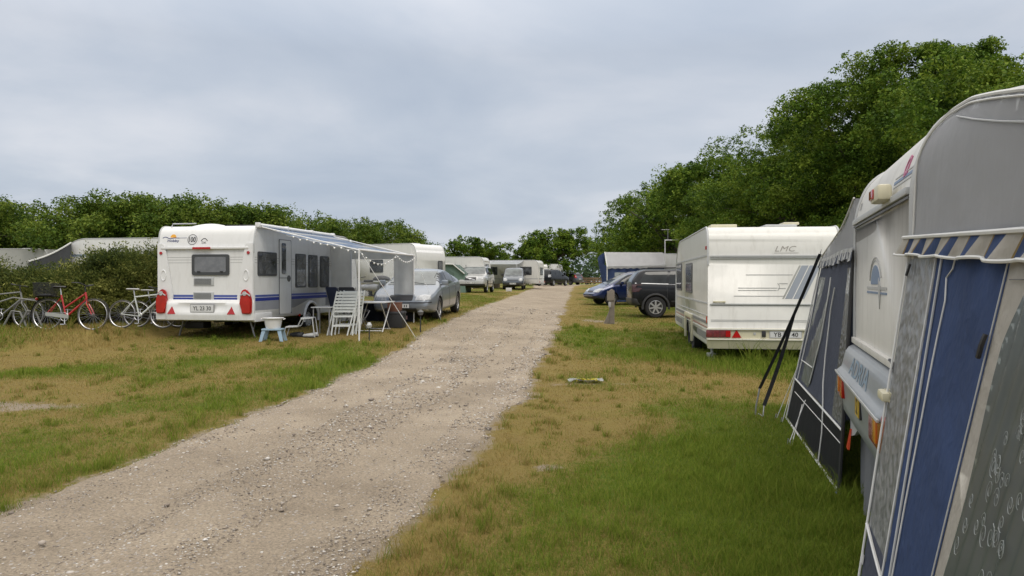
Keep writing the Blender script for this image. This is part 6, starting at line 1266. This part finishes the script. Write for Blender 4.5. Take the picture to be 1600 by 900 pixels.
# things seen through the canopy window
def moped(x, y, label):
    z = g1(x, y); r_ = thing('moped', label, 'moped', (x, y, z), R(60))
    for yy in (-.6, .6): wheel('wheel', r_, 0, yy, .25, .1, 1, spokes=5)
    mb = MB(); mb.grid(lambda u, v: (.16*cos(2*pi*v)*(1-.4*u), -.75+1.0*u, .62+.2*sin(2*pi*v)*(1-.5*u)), 8, 12); mb.build('body', mat('moped_grey', (.3, .31, .33), .4, coat=.4), r_)
    mb = MB(); mb.box((0, -.25, .86), (.26, .7, .1), bev=.04); mb.build('seat', blackp, r_)
    mb = MB(); mb.slab([(-.2, .38, .3), (.2, .38, .3), (.15, .5, .9), (-.15, .5, .9)], (0, .05, 0)); mb.tube([(0, .6, .25), (0, .42, 1.0)], .03, 6); mb.build('leg_shield', mat('moped_grey', (0, 0, 0)), r_)
    mb = MB(); mb.tube([(-.33, .38, 1.03), (0, .42, 1.0), (.33, .38, 1.03)], .016, 6); mb.build('handlebar', blackp, r_)
    mb = MB(); mb.ball((0, -.78, .72), .07); mb.build('tail_lamp', redl, r_)
moped(at(574, 31), 31, 'grey moped with a red lamp seen through the clear canopy window')
gr = thing('kettle_grill', 'dark lidded grill on thin legs seen through the clear canopy window', 'grill', (at(596, 30), 30, g1(at(596, 30), 30)))
mb = MB(); mb.ball((0, 0, .95), .27, 8, (1.3, 1, .55)); mb.build('lid', blackp, gr); mb = MB(); mb.ball((0, 0, .86), .26, 8, (1.3, 1, .5)); mb.box((.42, 0, .88), (.3, .3, .03)); mb.build('bowl', lgrey, gr)
for i in (-1, 1):
    for j in (-1, 1): mb = MB(); mb.cyl((i*.1, j*.1, .8), (i*.26, j*.22, 0), .013, n=6); mb.build('leg', blackp, gr)
# green tent and pale caravan beyond the saloon
tn = thing('frame_tent', 'small grey-green tent with a white-edged gable between the white caravan and the silver off-roader', 'tent', (at(702, 46.8), 46.8, g1(at(702, 46.8), 46.8)), R(-6))
tp = [(-1.15, 0), (1.0, 0), (.95, 1.15), (.25, 1.72), (-.35, 1.74), (-1.1, 1.35)]
tgm = mat('tent_green', (.13, .20, .165), .8, bump=.2)
mb = MB(); mb.slab([(x, .03, z-.02) for x, z in tp], (0, 2.2, 0)); mb.build('inner_wall', tgm, tn)
mb = MB(); pr_ = tp[2:]; mb.grid(lambda u, v: (np.interp(u*3, range(4), [p[0] for p in pr_]), -.12+2.5*v, np.interp(u*3, range(4), [p[1] for p in pr_])+.01), 12, 5, thick=.02); mb.build('roof_canvas', mat('tent_roof_green', (.20, .27, .24), .8), tn)
mb = MB(); mb.tube([(x, -.13, z+.01) for x, z in pr_], .03, 5); mb.build('piping', pip, tn)
mb = MB(); mb.slab([(-.5, 0, .1), (.3, 0, .1), (.3, 0, 1.2), (-.1, 0, 1.45), (-.5, 0, 1.2)], (0, .02, 0)); mb.build('door', mat('tent_door', (.09, .14, .115), .8), tn)
f, t = simple_van('travel_caravan', 'low cream caravan whose roof shows above the silver off-roader', at(762, 50), 50, -82, 2.3, 5.6, 2.3, cream, .3, roof=[], z=.7)
# caravan with a striped-edge sun canopy beside the grey van
f, t = simple_van('travel_caravan', 'cream caravan with a rolled-out white canopy behind the grey van-like car', at(846, 66), 66, -76, 2.3, 5.4, 2.45, cream, .8, wins=[('left', (.6, 1.2, 1.6, 1.9)), ('left', (3.6, 1.2, 4.6, 1.9))], z=.75, rearwin=True)
dr2 = MB(); dr2.box((-1.165, 4.9, 1.3), (.03, .6, 1.6), bev=.02); dr2.build('door', mat('door_brown', (.16, .12, .09), .5), f.root)
cv = thing('sun_canopy', 'plain white sun canopy on poles over chairs, beside the grey van-like car', 'awning', f.o, -f.a)
mb = MB(); mb.grid(lambda u, v: (-1.16-2.3*u, 1.3+3.9*v, 2.42-.35*u-.05*sin(pi*u)), 8, 8, thick=.02); mb.build('canopy_cloth', cm_white, cv)
for yy in (1.35, 5.15): mb = MB(); mb.cyl((-3.44, yy, 0), (-3.44, yy, 2.06), .025, n=8); mb.build('pole', wplast, cv)
mb = MB(); mb.grid(lambda u, v: (-1.2-2.2*u, 5.2, 2.3*v), 4, 4, thick=.02); mb.build('end_wall', mat('canvas_tan', (.24, .19, .13), .8), cv)
f, t = simple_van('travel_caravan', 'small rounded white caravan just left of the black people carrier', at(842, 84), 84, -25, 2.2, 4.6, 2.35, cream, .9, wins=[('left', (1.2, 1.2, 2.6, 1.8))], z=.85, cx=0)
f, t = simple_van('travel_caravan', 'small rounded white caravan peeping over the roof of the black people carrier', at(878, 90), 90, -80, 2.2, 4.2, 2.55, white, .8, wins=[('left', (1.2, 1.3, 2.6, 1.9))], z=.80)
# right: blue and white awning with its caravan
f, t = simple_van('travel_caravan', 'white caravan with a television aerial mast, beyond the black off-roader', at(1120, 43), 43, -85, 2.3, 5.8, 2.55, white, .35, z=.42, roof=[(0, 3.2, .6, .5), (0, 1.0, .6, .5)])
am = thing('aerial_mast', 'white mast with a crossbar aerial rising behind the black off-roader', 'aerial', (at(1039, 41), 41, g1(at(1039, 41), 41)))
zt_ = (437-375)/1200*41+1.55-g1(at(1039, 41), 41)
mb = MB(); mb.cyl((0, 0, 0), (0, 0, zt_), .025, n=8); mb.build('pole', wplast, am); mb = MB(); mb.box((.33, 0, zt_), (.7, .04, .05)); mb.build('crossbar', wplast, am)
mb = MB(); mb.tube([(-.2, 0, zt_+.55), (.5, 0, zt_+.55)], .012, 5); [mb.tube([(-.2+i*.1, -.15, zt_+.55), (-.2+i*.1, .15, zt_+.55)], .008, 4) for i in range(8)]; mb.cyl((.15, 0, zt_), (.15, 0, zt_+.56), .015, n=6); mb.build('antenna', steel, am)
bl = thing('caravan_awning', 'blue awning with a white sloping roof beyond the dark blue car', 'awning', (at(945, 41.5), 41.5, g1(at(945, 41.5), 41.5)))
A = Vector((at(944, 41.5), 41.5, 0)); zg = g1(A.x, A.y); lB = lambda p: Vector(p)-Vector((A.x, A.y, zg))
B = Vector((at(1034, 42), 42, 0)); up = Vector((0, 0, 1)); bd = Vector((-.2, 3.0, 0))
zA = (437-394)/1200*41.5+1.55-zg; zE = zA-.90
blu2 = mat('awning_mid_blue', (.07, .11, .24), .8); wcan = mat('awning_white', (.60, .60, .61), .75, bump=.15, bs=10)
rz_ = lambda u: Vector((0, 0, zg+zA-.0))
mb = MB(); mb.grid(lambda u, v: lB(A.lerp(B, u)+Vector((0, 0, zg+zA))*(v)+Vector((0, -1.0, zg+zE+.12+.05*u))*(1-v)), 12, 6, thick=.02); mb.build('roof_canvas', wcan, bl)
mb = MB(); mb.grid(lambda u, v: lB(A+Vector((0, -1.0, 0))*(1-u)+Vector((-.45*sin(pi*u)*v, 0, zg+(zE+.12)*(1-u)*v+zA*u*v))), 8, 6, thick=.02); mb.build('end_wall', blu2, bl)
mb = MB(); mb.grid(lambda u, v: lB(A.lerp(B, u)+Vector((0, -1.0+.04*sin(u*40), zg+(zE+.12+.05*u)*v))), 40, 2, thick=.02); fw_ = mb.build('front_wall', blu2, bl)
for i in range(3):
    mb = MB(); mb.box(tuple(lB(A.lerp(B, .22+.3*i)+Vector((0, -1.08, zg+1.25)))), (.62, .03, .62), bev=.03); mb.build('window', [cfilm], bl)
mb = MB(); mb.grid(lambda u, v: lB(A.lerp(B, u)+Vector((0, -1.06, zg+(zE+.12+.05*u)-.13*v-.02*sin(u*60)*v))), 60, 1, thick=.02); mb.build('valance', pip, bl)
mb = MB(); mb.tube([lB(A+Vector((0, -1.02, zg+.02))), lB(A+Vector((0, -1.02, zg+zE+.1))), lB(A+Vector((0, 0, zg+zA)))], .03, 5); mb.build('piping', pip, bl)
lean('white side tent glimpsed between the far caravans near the road end', (at(772, 68), 68), (at(780, 69), 69), 1.5, 2.0, (.5, 2), mat('canvas_tan', (0, 0, 0)), cat='tent', name='frame_tent')

# ================================================================== SMALL THINGS
# wooden pitch post with number board
P = ground(955, 506); ps = thing('pitch_post', 'weathered wooden pitch post with a small board, standing in the grass right of the road', 'post', P)
wood = mat('weathered_wood', (.20, .175, .145), .85, bump=.6, bs=30, var=.25); k = P.y/1200
mb = MB(); mb.box((.02, 0, 26*k), (.15, .15, 52*k), bev=.012); mb.slab([(-.055, -.075, 52*k), (.095, -.075, 52*k), (.02, -.075, 52*k+.05)], (0, .15, 0)); mb.build('post', wood, ps)
mb = MB(); mb.box((-.03, -.09, 44*k), (.22, .03, 15*k), bev=.006); mb.build('board', wood, ps)
mb = MB(); mb.box((-.06, -.1, 30*k), (.08, .06, .16), bev=.02); mb.build('socket_box', mat('box_pale_grey', (.35, .35, .34), .6), ps)
mb = MB(); mb.slab([(-.23, -.03, 0), (-.05, -.03, 0), (-.05, -.03, 22*k)], (0, .06, 0)); mb.build('brace', wood, ps)
# crumpled bag
P = ground(915, 599); bgp = thing('plastic_bag', 'flattened clear plastic bag with a yellow band lying on the dry grass', 'bag', P)
rs = np.random.RandomState(9); zz = rs.rand(14, 8)
def bgf(x0, x1, y0, y1, m_, nm, dz):
    mb = MB(); mb.grid(lambda u, v: (x0+(x1-x0)*u, y0+(y1-y0)*v+.02*sin(u*9), .035+dz+.035*zz[int(u*12), int(v*6)]), 12, 6, thick=.002); mb.build(nm, m_, bgp)
bgf(-.26, .26, -.10, .10, mat('bag_clear', (.50, .52, .52), .25, alpha=.7), 'film', 0); bgf(-.15, .17, -.085, .06, mat('bag_yellow', (.55, .48, .03), .5), 'label_band', .006)
# --- under the canopy (caravan frame coordinates)
def onhb(px, py, name, label, cat, rz=0, group=None):
    p = ground(px, py); return thing(name, label, cat, p, -hb.a+rz, group)
lf = mat('table_top_pale', (.55, .56, .57), .4); tubew = mat('tube_white', (.62, .62, .62), .4)
tb = onhb(585, 517, 'camping_table', 'pale folding table on crossed white legs at the edge of the sun canopy', 'table', R(4))
mb = MB(); mb.box((0, 0, .72), (.80, 1.0, .03), bev=.01); mb.build('table_top', lf, tb)
for sx in (-.30, .30):
    for sg in (-1, 1): mb = MB(); mb.cyl((sx+.02*sg, -.42*sg, .0), (sx+.02*sg, .40*sg, .71), .013, n=8); mb.build('leg', tubew, tb)
mb = MB(); mb.cyl((-.3, .42, .03), (.3, .42, .03), .012, n=8); mb.build('stretcher', tubew, tb); mb = MB(); mb.cyl((-.3, -.42, .03), (.3, -.42, .03), .012, n=8); mb.build('stretcher', tubew, tb)
# stacked folded white plastic chairs leaning
wpl = mat('garden_chair_white', (.66, .68, .66), .45, dirt=.15)
for i in range(3):
    ch = onhb(530+i*5.5, 524-i*1.2, 'garden_chair', ['front chair of the folded white slatted chairs leaning under the canopy', 'middle chair of the folded white slatted chairs leaning under the canopy', 'hindmost of the folded white slatted chairs, nearest the table'][i], 'chair', R(8), group='folded white chairs leaning together')
    T = lambda x, s: (x+.16*s+.02, -.02+.10*(s), s*1.05)
    for sx in (-.27, .27): mb = MB(); mb.tube([T(sx*1.12, 0), T(sx, .5), T(sx*.92, 1.0)], .02, 6); mb.build('side_rail', wpl, ch); mb = MB(); mb.tube([(T(sx*.7, 0)[0], -.07, .0), T(sx*.9, .62)], .018, 6); mb.build('leg', wpl, ch)
    mb = MB(); [mb.slab([Vector(T(-.25, .52+.07*j)), Vector(T(.25, .52+.07*j)), Vector(T(.25, .565+.07*j)), Vector(T(-.25, .565+.07*j))], (0, .015, 0)) for j in range(7)]; mb.build('backrest', wpl, ch)
    mb = MB(); [mb.slab([Vector(T(-.22, .2+.07*j))+Vector((0, -.04, 0)), Vector(T(.22, .2+.07*j))+Vector((0, -.04, 0)), Vector(T(.22, .24+.07*j))+Vector((0, -.04, 0)), Vector(T(-.22, .24+.07*j))+Vector((0, -.04, 0))], (0, .015, 0)) for j in (0, 3)]; mb.build('seat', wpl, ch)
# plastic stool with a wash bowl
sk = onhb(427, 533, 'step_stool', 'pale blue plastic stool holding the white tub beside the caravan door', 'stool', R(10)); pb = mat('stool_pale_blue', (.30, .42, .52), .5)
mb = MB(); mb.box((0, 0, .265), (.44, .32, .04), bev=.015); mb.build('seat', pb, sk)
for i in (-1, 1):
    for j in (-1, 1): mb = MB(); mb.slab([(i*.21, j*.14, .25), (i*.13, j*.14, .25), (i*.20, j*.17, 0), (i*.27, j*.17, 0)], (0, -.03*j, 0)); mb.build('leg', pb, sk)
tbn = thing('wash_tub', 'white plastic tub standing on the pale blue stool', 'tub', sk.location+Vector((0, 0, .286)), sk.rotation_euler.z)
mb = MB(); nn = 28; pf_ = [(0, 0), (.155, 0), (.165, .03), (.20, .22), (.235, .225), (.235, .24), (.195, .24), (.15, .03), (0, .02)]
vs = [(q*cos(2*pi*i/nn), q*sin(2*pi*i/nn), z) for i in range(nn) for q, z in pf_[1:-1]]; kk = len(pf_)-2
mb.add(vs, [(i*kk+j, ((i+1) % nn)*kk+j, ((i+1) % nn)*kk+j+1, i*kk+j+1) for i in range(nn) for j in range(kk-1)]+[tuple(i*kk for i in range(nn-1, -1, -1)), tuple(i*kk+kk-1 for i in range(nn))]); mb.build('bowl', wplast, tbn)
mb = MB(); [mb.tube([(s*.235, -.05, .2), (s*.26, -.03, .215), (s*.26, .03, .215), (s*.235, .05, .2)], .01, 6) for s in (-1, 1)]; mb.build('rim', wplast, tbn)
# double step of grey tube
ds = onhb(470, 526, 'caravan_step', 'grey tube double step in front of the caravan door', 'step', R(-75))
mb = MB(); mb.box((0, -.17, .24), (.46, .27, .03), bev=.01); mb.box((0, .17, .44), (.46, .27, .03), bev=.01); mb.build('tread', lgrey, ds)
for s in (-.23, .23): mb = MB(); mb.tube([(s, -.36, 0), (s, -.30, .23), (s, -.03, .25), (s, .05, .42), (s, .30, .44), (s, .36, 0)], .014, 6); mb.build('frame_tube', lgrey, ds)
# small side table / box between step and chairs
sb = onhb(507, 523, 'side_table', 'narrow grey side table between the double step and the folded chairs', 'table', 0)
mb = MB(); mb.box((0, 0, .66), (.5, .45, .025), bev=.008); mb.build('table_top', lgrey, sb)
for i in (-1, 1):
    for j in (-1, 1): mb = MB(); mb.cyl((i*.2, j*.18, 0), (i*.2, j*.18, .66), .014, n=8); mb.build('leg', steel, sb)
# upholstered folding chairs
dkb = mat('cushion_dark_blue', (.035, .045, .09), .85, bump=.3); dkg = mat('cushion_dark_grey', (.06, .062, .07), .85, bump=.3)
for i, (px, py, m_) in enumerate(((540, 513, dkb), (556, 513, dkg))):
    fc = onhb(px, py, 'folding_chair', ['folding chair with a dark blue padded back behind the white chairs', 'folding chair with a dark grey padded back next to the pale table'][i], 'chair', R(150+i*20))
    mb = MB(); mb.box((0, 0, .45), (.5, .48, .06), bev=.02); mb.build('seat', m_, fc); mb = MB(); mb.slab([(-.25, .22, .45), (.25, .22, .45), (.23, .42, 1.05), (-.23, .42, 1.05)], (0, .05, .02)); bmesh.ops.bevel(mb.bm, geom=mb.bm.edges[:], offset=.02, segments=2, affect='EDGES'); mb.build('backrest', m_, fc)
    for s in (-.26, .26): mb = MB(); mb.tube([(s, -.25, 0), (s, .25, .5), (s, .44, 1.05)], .012, 6); mb.build('leg', steel, fc); mb = MB(); mb.tube([(s, .3, 0), (s, -.25, .45)], .012, 6); mb.build('leg', steel, fc); mb = MB(); mb.box((s, 0, .66), (.05, .4, .025), bev=.008); mb.build('armrest', blackp, fc)
# dark crate and red-brown box on shelf behind the table
cr_ = onhb(617, 512, 'storage_box', 'red-brown box standing on the dark cool box by the navy end wall', 'box', 0); cr_.location.z += .42
mb = MB(); mb.box((0, 0, .11), (.32, .25, .22), bev=.01); mb.build('carton', mat('carton_brown', (.16, .07, .045), .7), cr_)
mb = MB(); mb.box((0, 0, .228), (.33, .26, .02), bev=.005); mb.build('lid', mat('carton_brown', (0, 0, 0)), cr_)
cb = onhb(617, 512, 'cool_box', 'dark cool box on the grass inside the navy end wall', 'box', 0)
mb = MB(); mb.box((0, 0, .18), (.5, .34, .36), bev=.02); mb.build('tub', blackp, cb); mb = MB(); mb.box((0, 0, .39), (.52, .36, .06), bev=.02); mb.build('lid', dkg, cb); mb = MB(); mb.tube([(-.27, 0, .3), (-.27, 0, .45), (.27, 0, .45), (.27, 0, .3)], .01, 6); mb.build('handle', blackp, cb)
# small gas lamp stand
gs = onhb(577, 533, 'cable_stake', 'short black stake lamp standing in the grass before the canopy pole', 'lamp', 0)
mb = MB(); mb.cyl((0, 0, 0), (0, 0, .30), .014, n=8); mb.build('stake', blackp, gs); mb = MB(); mb.cyl((0, 0, .30), (0, 0, .36), .05, .07, n=12); mb.cyl((0, 0, .36), (0, 0, .42), .06, .03, n=12); mb.build('head', lgrey, gs)
gs = onhb(657, 519, 'cable_stake', 'short black stake lamp standing in front of the silver-blue saloon', 'lamp', 0)
mb = MB(); mb.cyl((0, 0, 0), (0, 0, .42), .016, n=8); mb.build('stake', blackp, gs); mb = MB(); mb.cyl((0, 0, .42), (0, 0, .50), .05, .08, n=12); mb.cyl((0, 0, .5), (0, 0, .55), .08, .03, n=12); mb.build('head', dgline, gs)
# shoes under the caravan step
for i, (px, py, c) in enumerate(((461, 525, dkg), (466, 526, dkg), (483, 527, lgrey), (488, 526, lgrey))):
    sh = onhb(px, py, 'shoe', ['dark shoe under the double step, left of its pair', 'dark shoe under the double step, right of its pair', 'pale grey shoe beside the double step, left of its pair', 'pale grey shoe beside the double step, right of its pair'][i], 'shoe', R(70+i*9))
    mb = MB(); mb.grid(lambda u, v: ((.05-.012*cos(u*6))*cos(2*pi*v), -.14+.28*u, max(0, (.055-.02*u)+(.055-.02*u)*sin(2*pi*v))), 8, 12); mb.build('upper', c, sh); mb = MB(); mb.box((0, 0, .01), (.10, .28, .02), bev=.008); mb.build('sole', blackp, sh)

# ------------------------------------------------------------------ bicycles
def bicycle(label, p, rz, col, kind, size=1.0, lean_=.12, basket=False, group=None):
    root = thing('bicycle', label, 'bicycle', group=group, M=Matrix.Translation(p) @ Matrix.Rotation(rz, 4, 'Z') @ Matrix.Rotation(lean_, 4, 'X'))
    Rw = .345*size; wbx = 1.06*size; fm = mat('frame_'+label.split()[0], col, .35, coat=.6, var=.1, scale=30)
    ty = mat('tyre_grey', (.07, .068, .062), .8)
    def wh(x):
        mb = MB(); mb.tube([(0+Rw*cos(a), 0, Rw*sin(a)) for a in [2*pi*i/40 for i in range(40)]], .017, 7, closed=True); w = mb.build('wheel', ty, root); w.location = (x, 0, Rw)
        mb = MB(); mb.tube([(.94*Rw*cos(a), 0, .94*Rw*sin(a)) for a in [2*pi*i/40 for i in range(40)]], .010, 5, closed=True); mb.build('rim', silver, w)
        mb = MB(); [mb.tube([(.02*cos(a), .02*(-1)**i, .02*sin(a)), (.93*Rw*cos(a+.25*(-1)**i), 0, .93*Rw*sin(a+.25*(-1)**i))], .0016, 3) for i, a in enumerate([2*pi*j/28 for j in range(28)])]; mb.cyl((0, -.04, 0), (0, .04, 0), .022, n=10); mb.build('spokes', steel, w)
    wh(0); wh(wbx)
    BB = Vector((.44*size, 0, .29*size)); ST = Vector((.30*size, 0, .78*size)); HT = Vector((.86*size, 0, .84*size)); HB = Vector((.905*size, 0, .66*size)); RA = Vector((0, 0, Rw)); FA = Vector((wbx, 0, Rw))
    mb = MB(); mb.tube([BB, ST], .017, 8); mb.tube([HT, HB], .021, 8); mb.tube([BB, HB+Vector((-.01, 0, .03))], .024, 8)
    if kind == 'lady': mb.tube([BB.lerp(ST, .40), HT-Vector((0, 0, .03))], .019, 8)
    else: mb.tube([ST, HT], .018, 8)
    for s in (-1, 1): o_ = Vector((0, .05*s, 0)); mb.tube([BB+o_*.6, RA+o_], .010, 6); mb.tube([ST.lerp(BB, .1), RA+o_], .009, 6)
    mb.build('frame', fm, root)
    mb = MB()
    for s in (-1, 1): o_ = Vector((0, .05*s, 0)); mb.tube([HB, HB+Vector((.02, .05*s, -.08)), HB.lerp(FA, .6)+o_, FA+o_], .013, 6)
    mb.build('fork', fm, root)
    mb = MB(); mb.tube([ST, ST+Vector((-.03, 0, .16))], .013, 8); mb.build('seat_post', silver, root)
    sd2 = ST+Vector((-.04, 0, .17)); mb = MB(); mb.grid(lambda u, v: sd2+Vector((-.13+.27*u, (.075*(1-u)**.7+.018)*cos(2*pi*v), .022*sin(2*pi*v)+.01)), 8, 10); mb.build('saddle', blackp if kind == 'lady' else mat('saddle_pale', (.4, .4, .4), .5), root)
    mb = MB(); st_ = HT+Vector((-.02, 0, .12)); mb.tube([HT, st_, st_+Vector((.05, 0, .02))], .013, 7); c = st_+Vector((.05, 0, .02)); b = [(.02, -.30, .02)] if 0 else None
    if kind == 'road': mb.tube([c+Vector((.0, s*.24, .0)) for s in (-1, 1)], .012, 6); [mb.tube([c+Vector((0, s*.24, 0)), c+Vector((-.10, s*.25, 0.02))], .016, 6) for s in (-1, 1)]
    else: mb.tube([c+Vector((-.16, -.30, .05)), c+Vector((-.02, -.26, .05)), c, c+Vector((-.02, .26, .05)), c+Vector((-.16, .30, .05))], .013, 6)
    mb.build('handlebar', blackp, root)
    mb = MB(); mb.tube([(BB.x+.09*cos(a), -.055, BB.z+.09*sin(a)) for a in [2*pi*i/20 for i in range(20)]], .006, 5, closed=True); mb.tube([(BB.x+.0, -.055, BB.z), (BB.x+.03, -.075, BB.z-.17)], .011, 6); mb.box((BB.x+.03, -.12, BB.z-.17), (.09, .09, .022)); mb.tube([(BB.x, .055, BB.z), (BB.x-.03, .075, BB.z+.17)], .011, 6); mb.box((BB.x-.03, .12, BB.z+.17), (.09, .09, .022))
    mb.tube([(BB.x, -.055, BB.z+.09), (0, -.045, Rw+.035)], .004, 4); mb.tube([(BB.x, -.055, BB.z-.09), (0, -.045, Rw-.035)], .004, 4); mb.build('crankset', silver, root)
    if kind == 'lady':
        mb = MB(); mb.slab([(BB.x+.10, -.06, BB.z+.05), (BB.x+.10, -.06, BB.z-.04), (0, -.055, Rw-.03), (0, -.055, Rw+.05)], (0, -.015, 0)); mb.build('chain_guard', mat('guard_grey', (.3, .31, .29), .5), root)
        for cx_, a0, a1 in ((0, 20, 200), (wbx, 10, 150)):
            mb = MB(); mb.grid(lambda u, v: (cx_+(Rw+.035)*cos(R(a0+(a1-a0)*u)), -.028+.056*v, Rw+(Rw+.035)*sin(R(a0+(a1-a0)*u))), 18, 2, thick=.003); mb.build('mudguard', mat('mudguard_dark', (.05, .05, .05), .5), root)
        mb = MB(); zc_ = 2*Rw+.06
        mb.tube([(-.25, -.07, zc_), (.22, -.07, zc_), (.22, .07, zc_), (-.25, .07, zc_)], .007, 5, closed=True); [mb.tube([(-.02, s*.07, zc_), (0, s*.05, Rw)], .006, 5) for s in (-1, 1)]; mb.build('carrier', blackp, root)
        mb = MB(); mb.ball((-.27, 0, zc_-.06), .035); mb.build('rear_lamp', redl, root)
    if basket:
        bk = thing('bicycle_basket', 'black mesh basket riding on the rear carrier of the red bicycle', 'basket', M=root.matrix_world @ Matrix.Translation((-.06, 0, 2*Rw+.07)))
        mb = MB(); n = 9
        for (a, b_) in (((-.22, -.15), (.22, -.15)), ((.22, -.15), (.22, .15)), ((.22, .15), (-.22, .15)), ((-.22, .15), (-.22, -.15))):
            A_ = Vector((*a, 0)); B_ = Vector((*b_, 0))
            for i in range(15): q = A_.lerp(B_, i/15); mb.tube([q*.88, Vector((q.x, q.y, .28))], .003, 3)
            for z in np.linspace(0, .28, 9): k_ = .88+.12*z/.28; mb.tube([Vector((A_.x*k_, A_.y*k_, z)), Vector((B_.x*k_, B_.y*k_, z))], .0035 if z < .27 else .008, 4)
        mb.slab([(-.19, -.13, 0), (.19, -.13, 0), (.19, .13, 0), (-.19, .13, 0)], (0, 0, .006)); mb.build('mesh', blackp, bk)
        mb = MB(); mb.grid(lambda u, v: (-.17+.34*u, -.12+.24*v, .02+.03*sin(pi*u)*sin(pi*v)), 8, 8); mb.build('liner', dkg, bk)
    return root
d = 17.1
def bk_at(px): x = at(px, d); return Vector((x, d, g1(x, d)-.01))
bicycle('red ladies bicycle with a rear basket leaning on the junipers', bk_at(72), R(-4), (.42, .012, .018), 'lady', basket=True, lean_=-.10)
bicycle('white sports bicycle leaning on the junipers between the red one and the caravan', bk_at(163)+Vector((.0, .75, .03)), R(-2), (.52, .55, .52), 'road', lean_=-.10, size=.92)
bicycle('grey bicycle cut by the left edge of the photo', bk_at(-45)+Vector((0, .25, 0)), R(3), (.16, .16, .15), 'road', lean_=-.10)
bicycle('black bicycle standing behind the white one against the junipers', bk_at(170)+Vector((0, 1.25, .04)), R(6), (.03, .03, .03), 'road', lean_=-.10, size=.9)
# old cycle trailer frame at the far left: bent tubes and half wheels
tr = thing('folding_barrow', 'tangle of grey tube barrow frames in the grass behind the red bicycle rear wheel', 'barrow', bk_at(22)+Vector((0, .1, 0)))
for x0 in (0, .35):
    mb = MB(); mb.tube([(x0-.35, 0, 0), (x0-.12, 0, .42), (x0+.05, .02, .40), (x0+.2, .05, 0)], .022, 6); mb.build('frame_tube', mat('old_grey_tube', (.2, .2, .19), .6), tr)
mb = MB(); mb.tube([(-.4, 0, .62), (-.1, .03, .72), (.3, .03, .66), (.62, .0, .62)], .016, 6); mb.build('handle', mat('old_grey_tube', (0, 0, 0)), tr)
# litter on the road end
P = ground(795, 455.5); lp_ = thing('paper_sign', 'white sheet lying propped before the front wheel of the dark grey van-like car', 'sheet', P)
mb = MB(); mb.box((0, 0, .14), (.42, .04, .26), bev=.005); mb.build('board', plate, lp_)
mb = MB(); mb.box((0, .08, .02), (.2, .2, .03)); mb.build('foot', lgrey, lp_)
# low brown fence far right of the road
fn = thing('wooden_fence', 'low brown wooden fence in the gap beyond the grey estate', 'fence', (at(925, 95), 95, g1(at(925, 95), 95)))
for i in range(5): mb = MB(); mb.box((-1.6+i*.9, 0, .45), (.12, .12, .9)); mb.build('post', wood, fn)
for z in (.3, .55, .8): mb = MB(); mb.box((.2, -.08, z), (3.9, .04, .17)); mb.build('rail', mat('fence_brown', (.22, .14, .08), .8), fn)
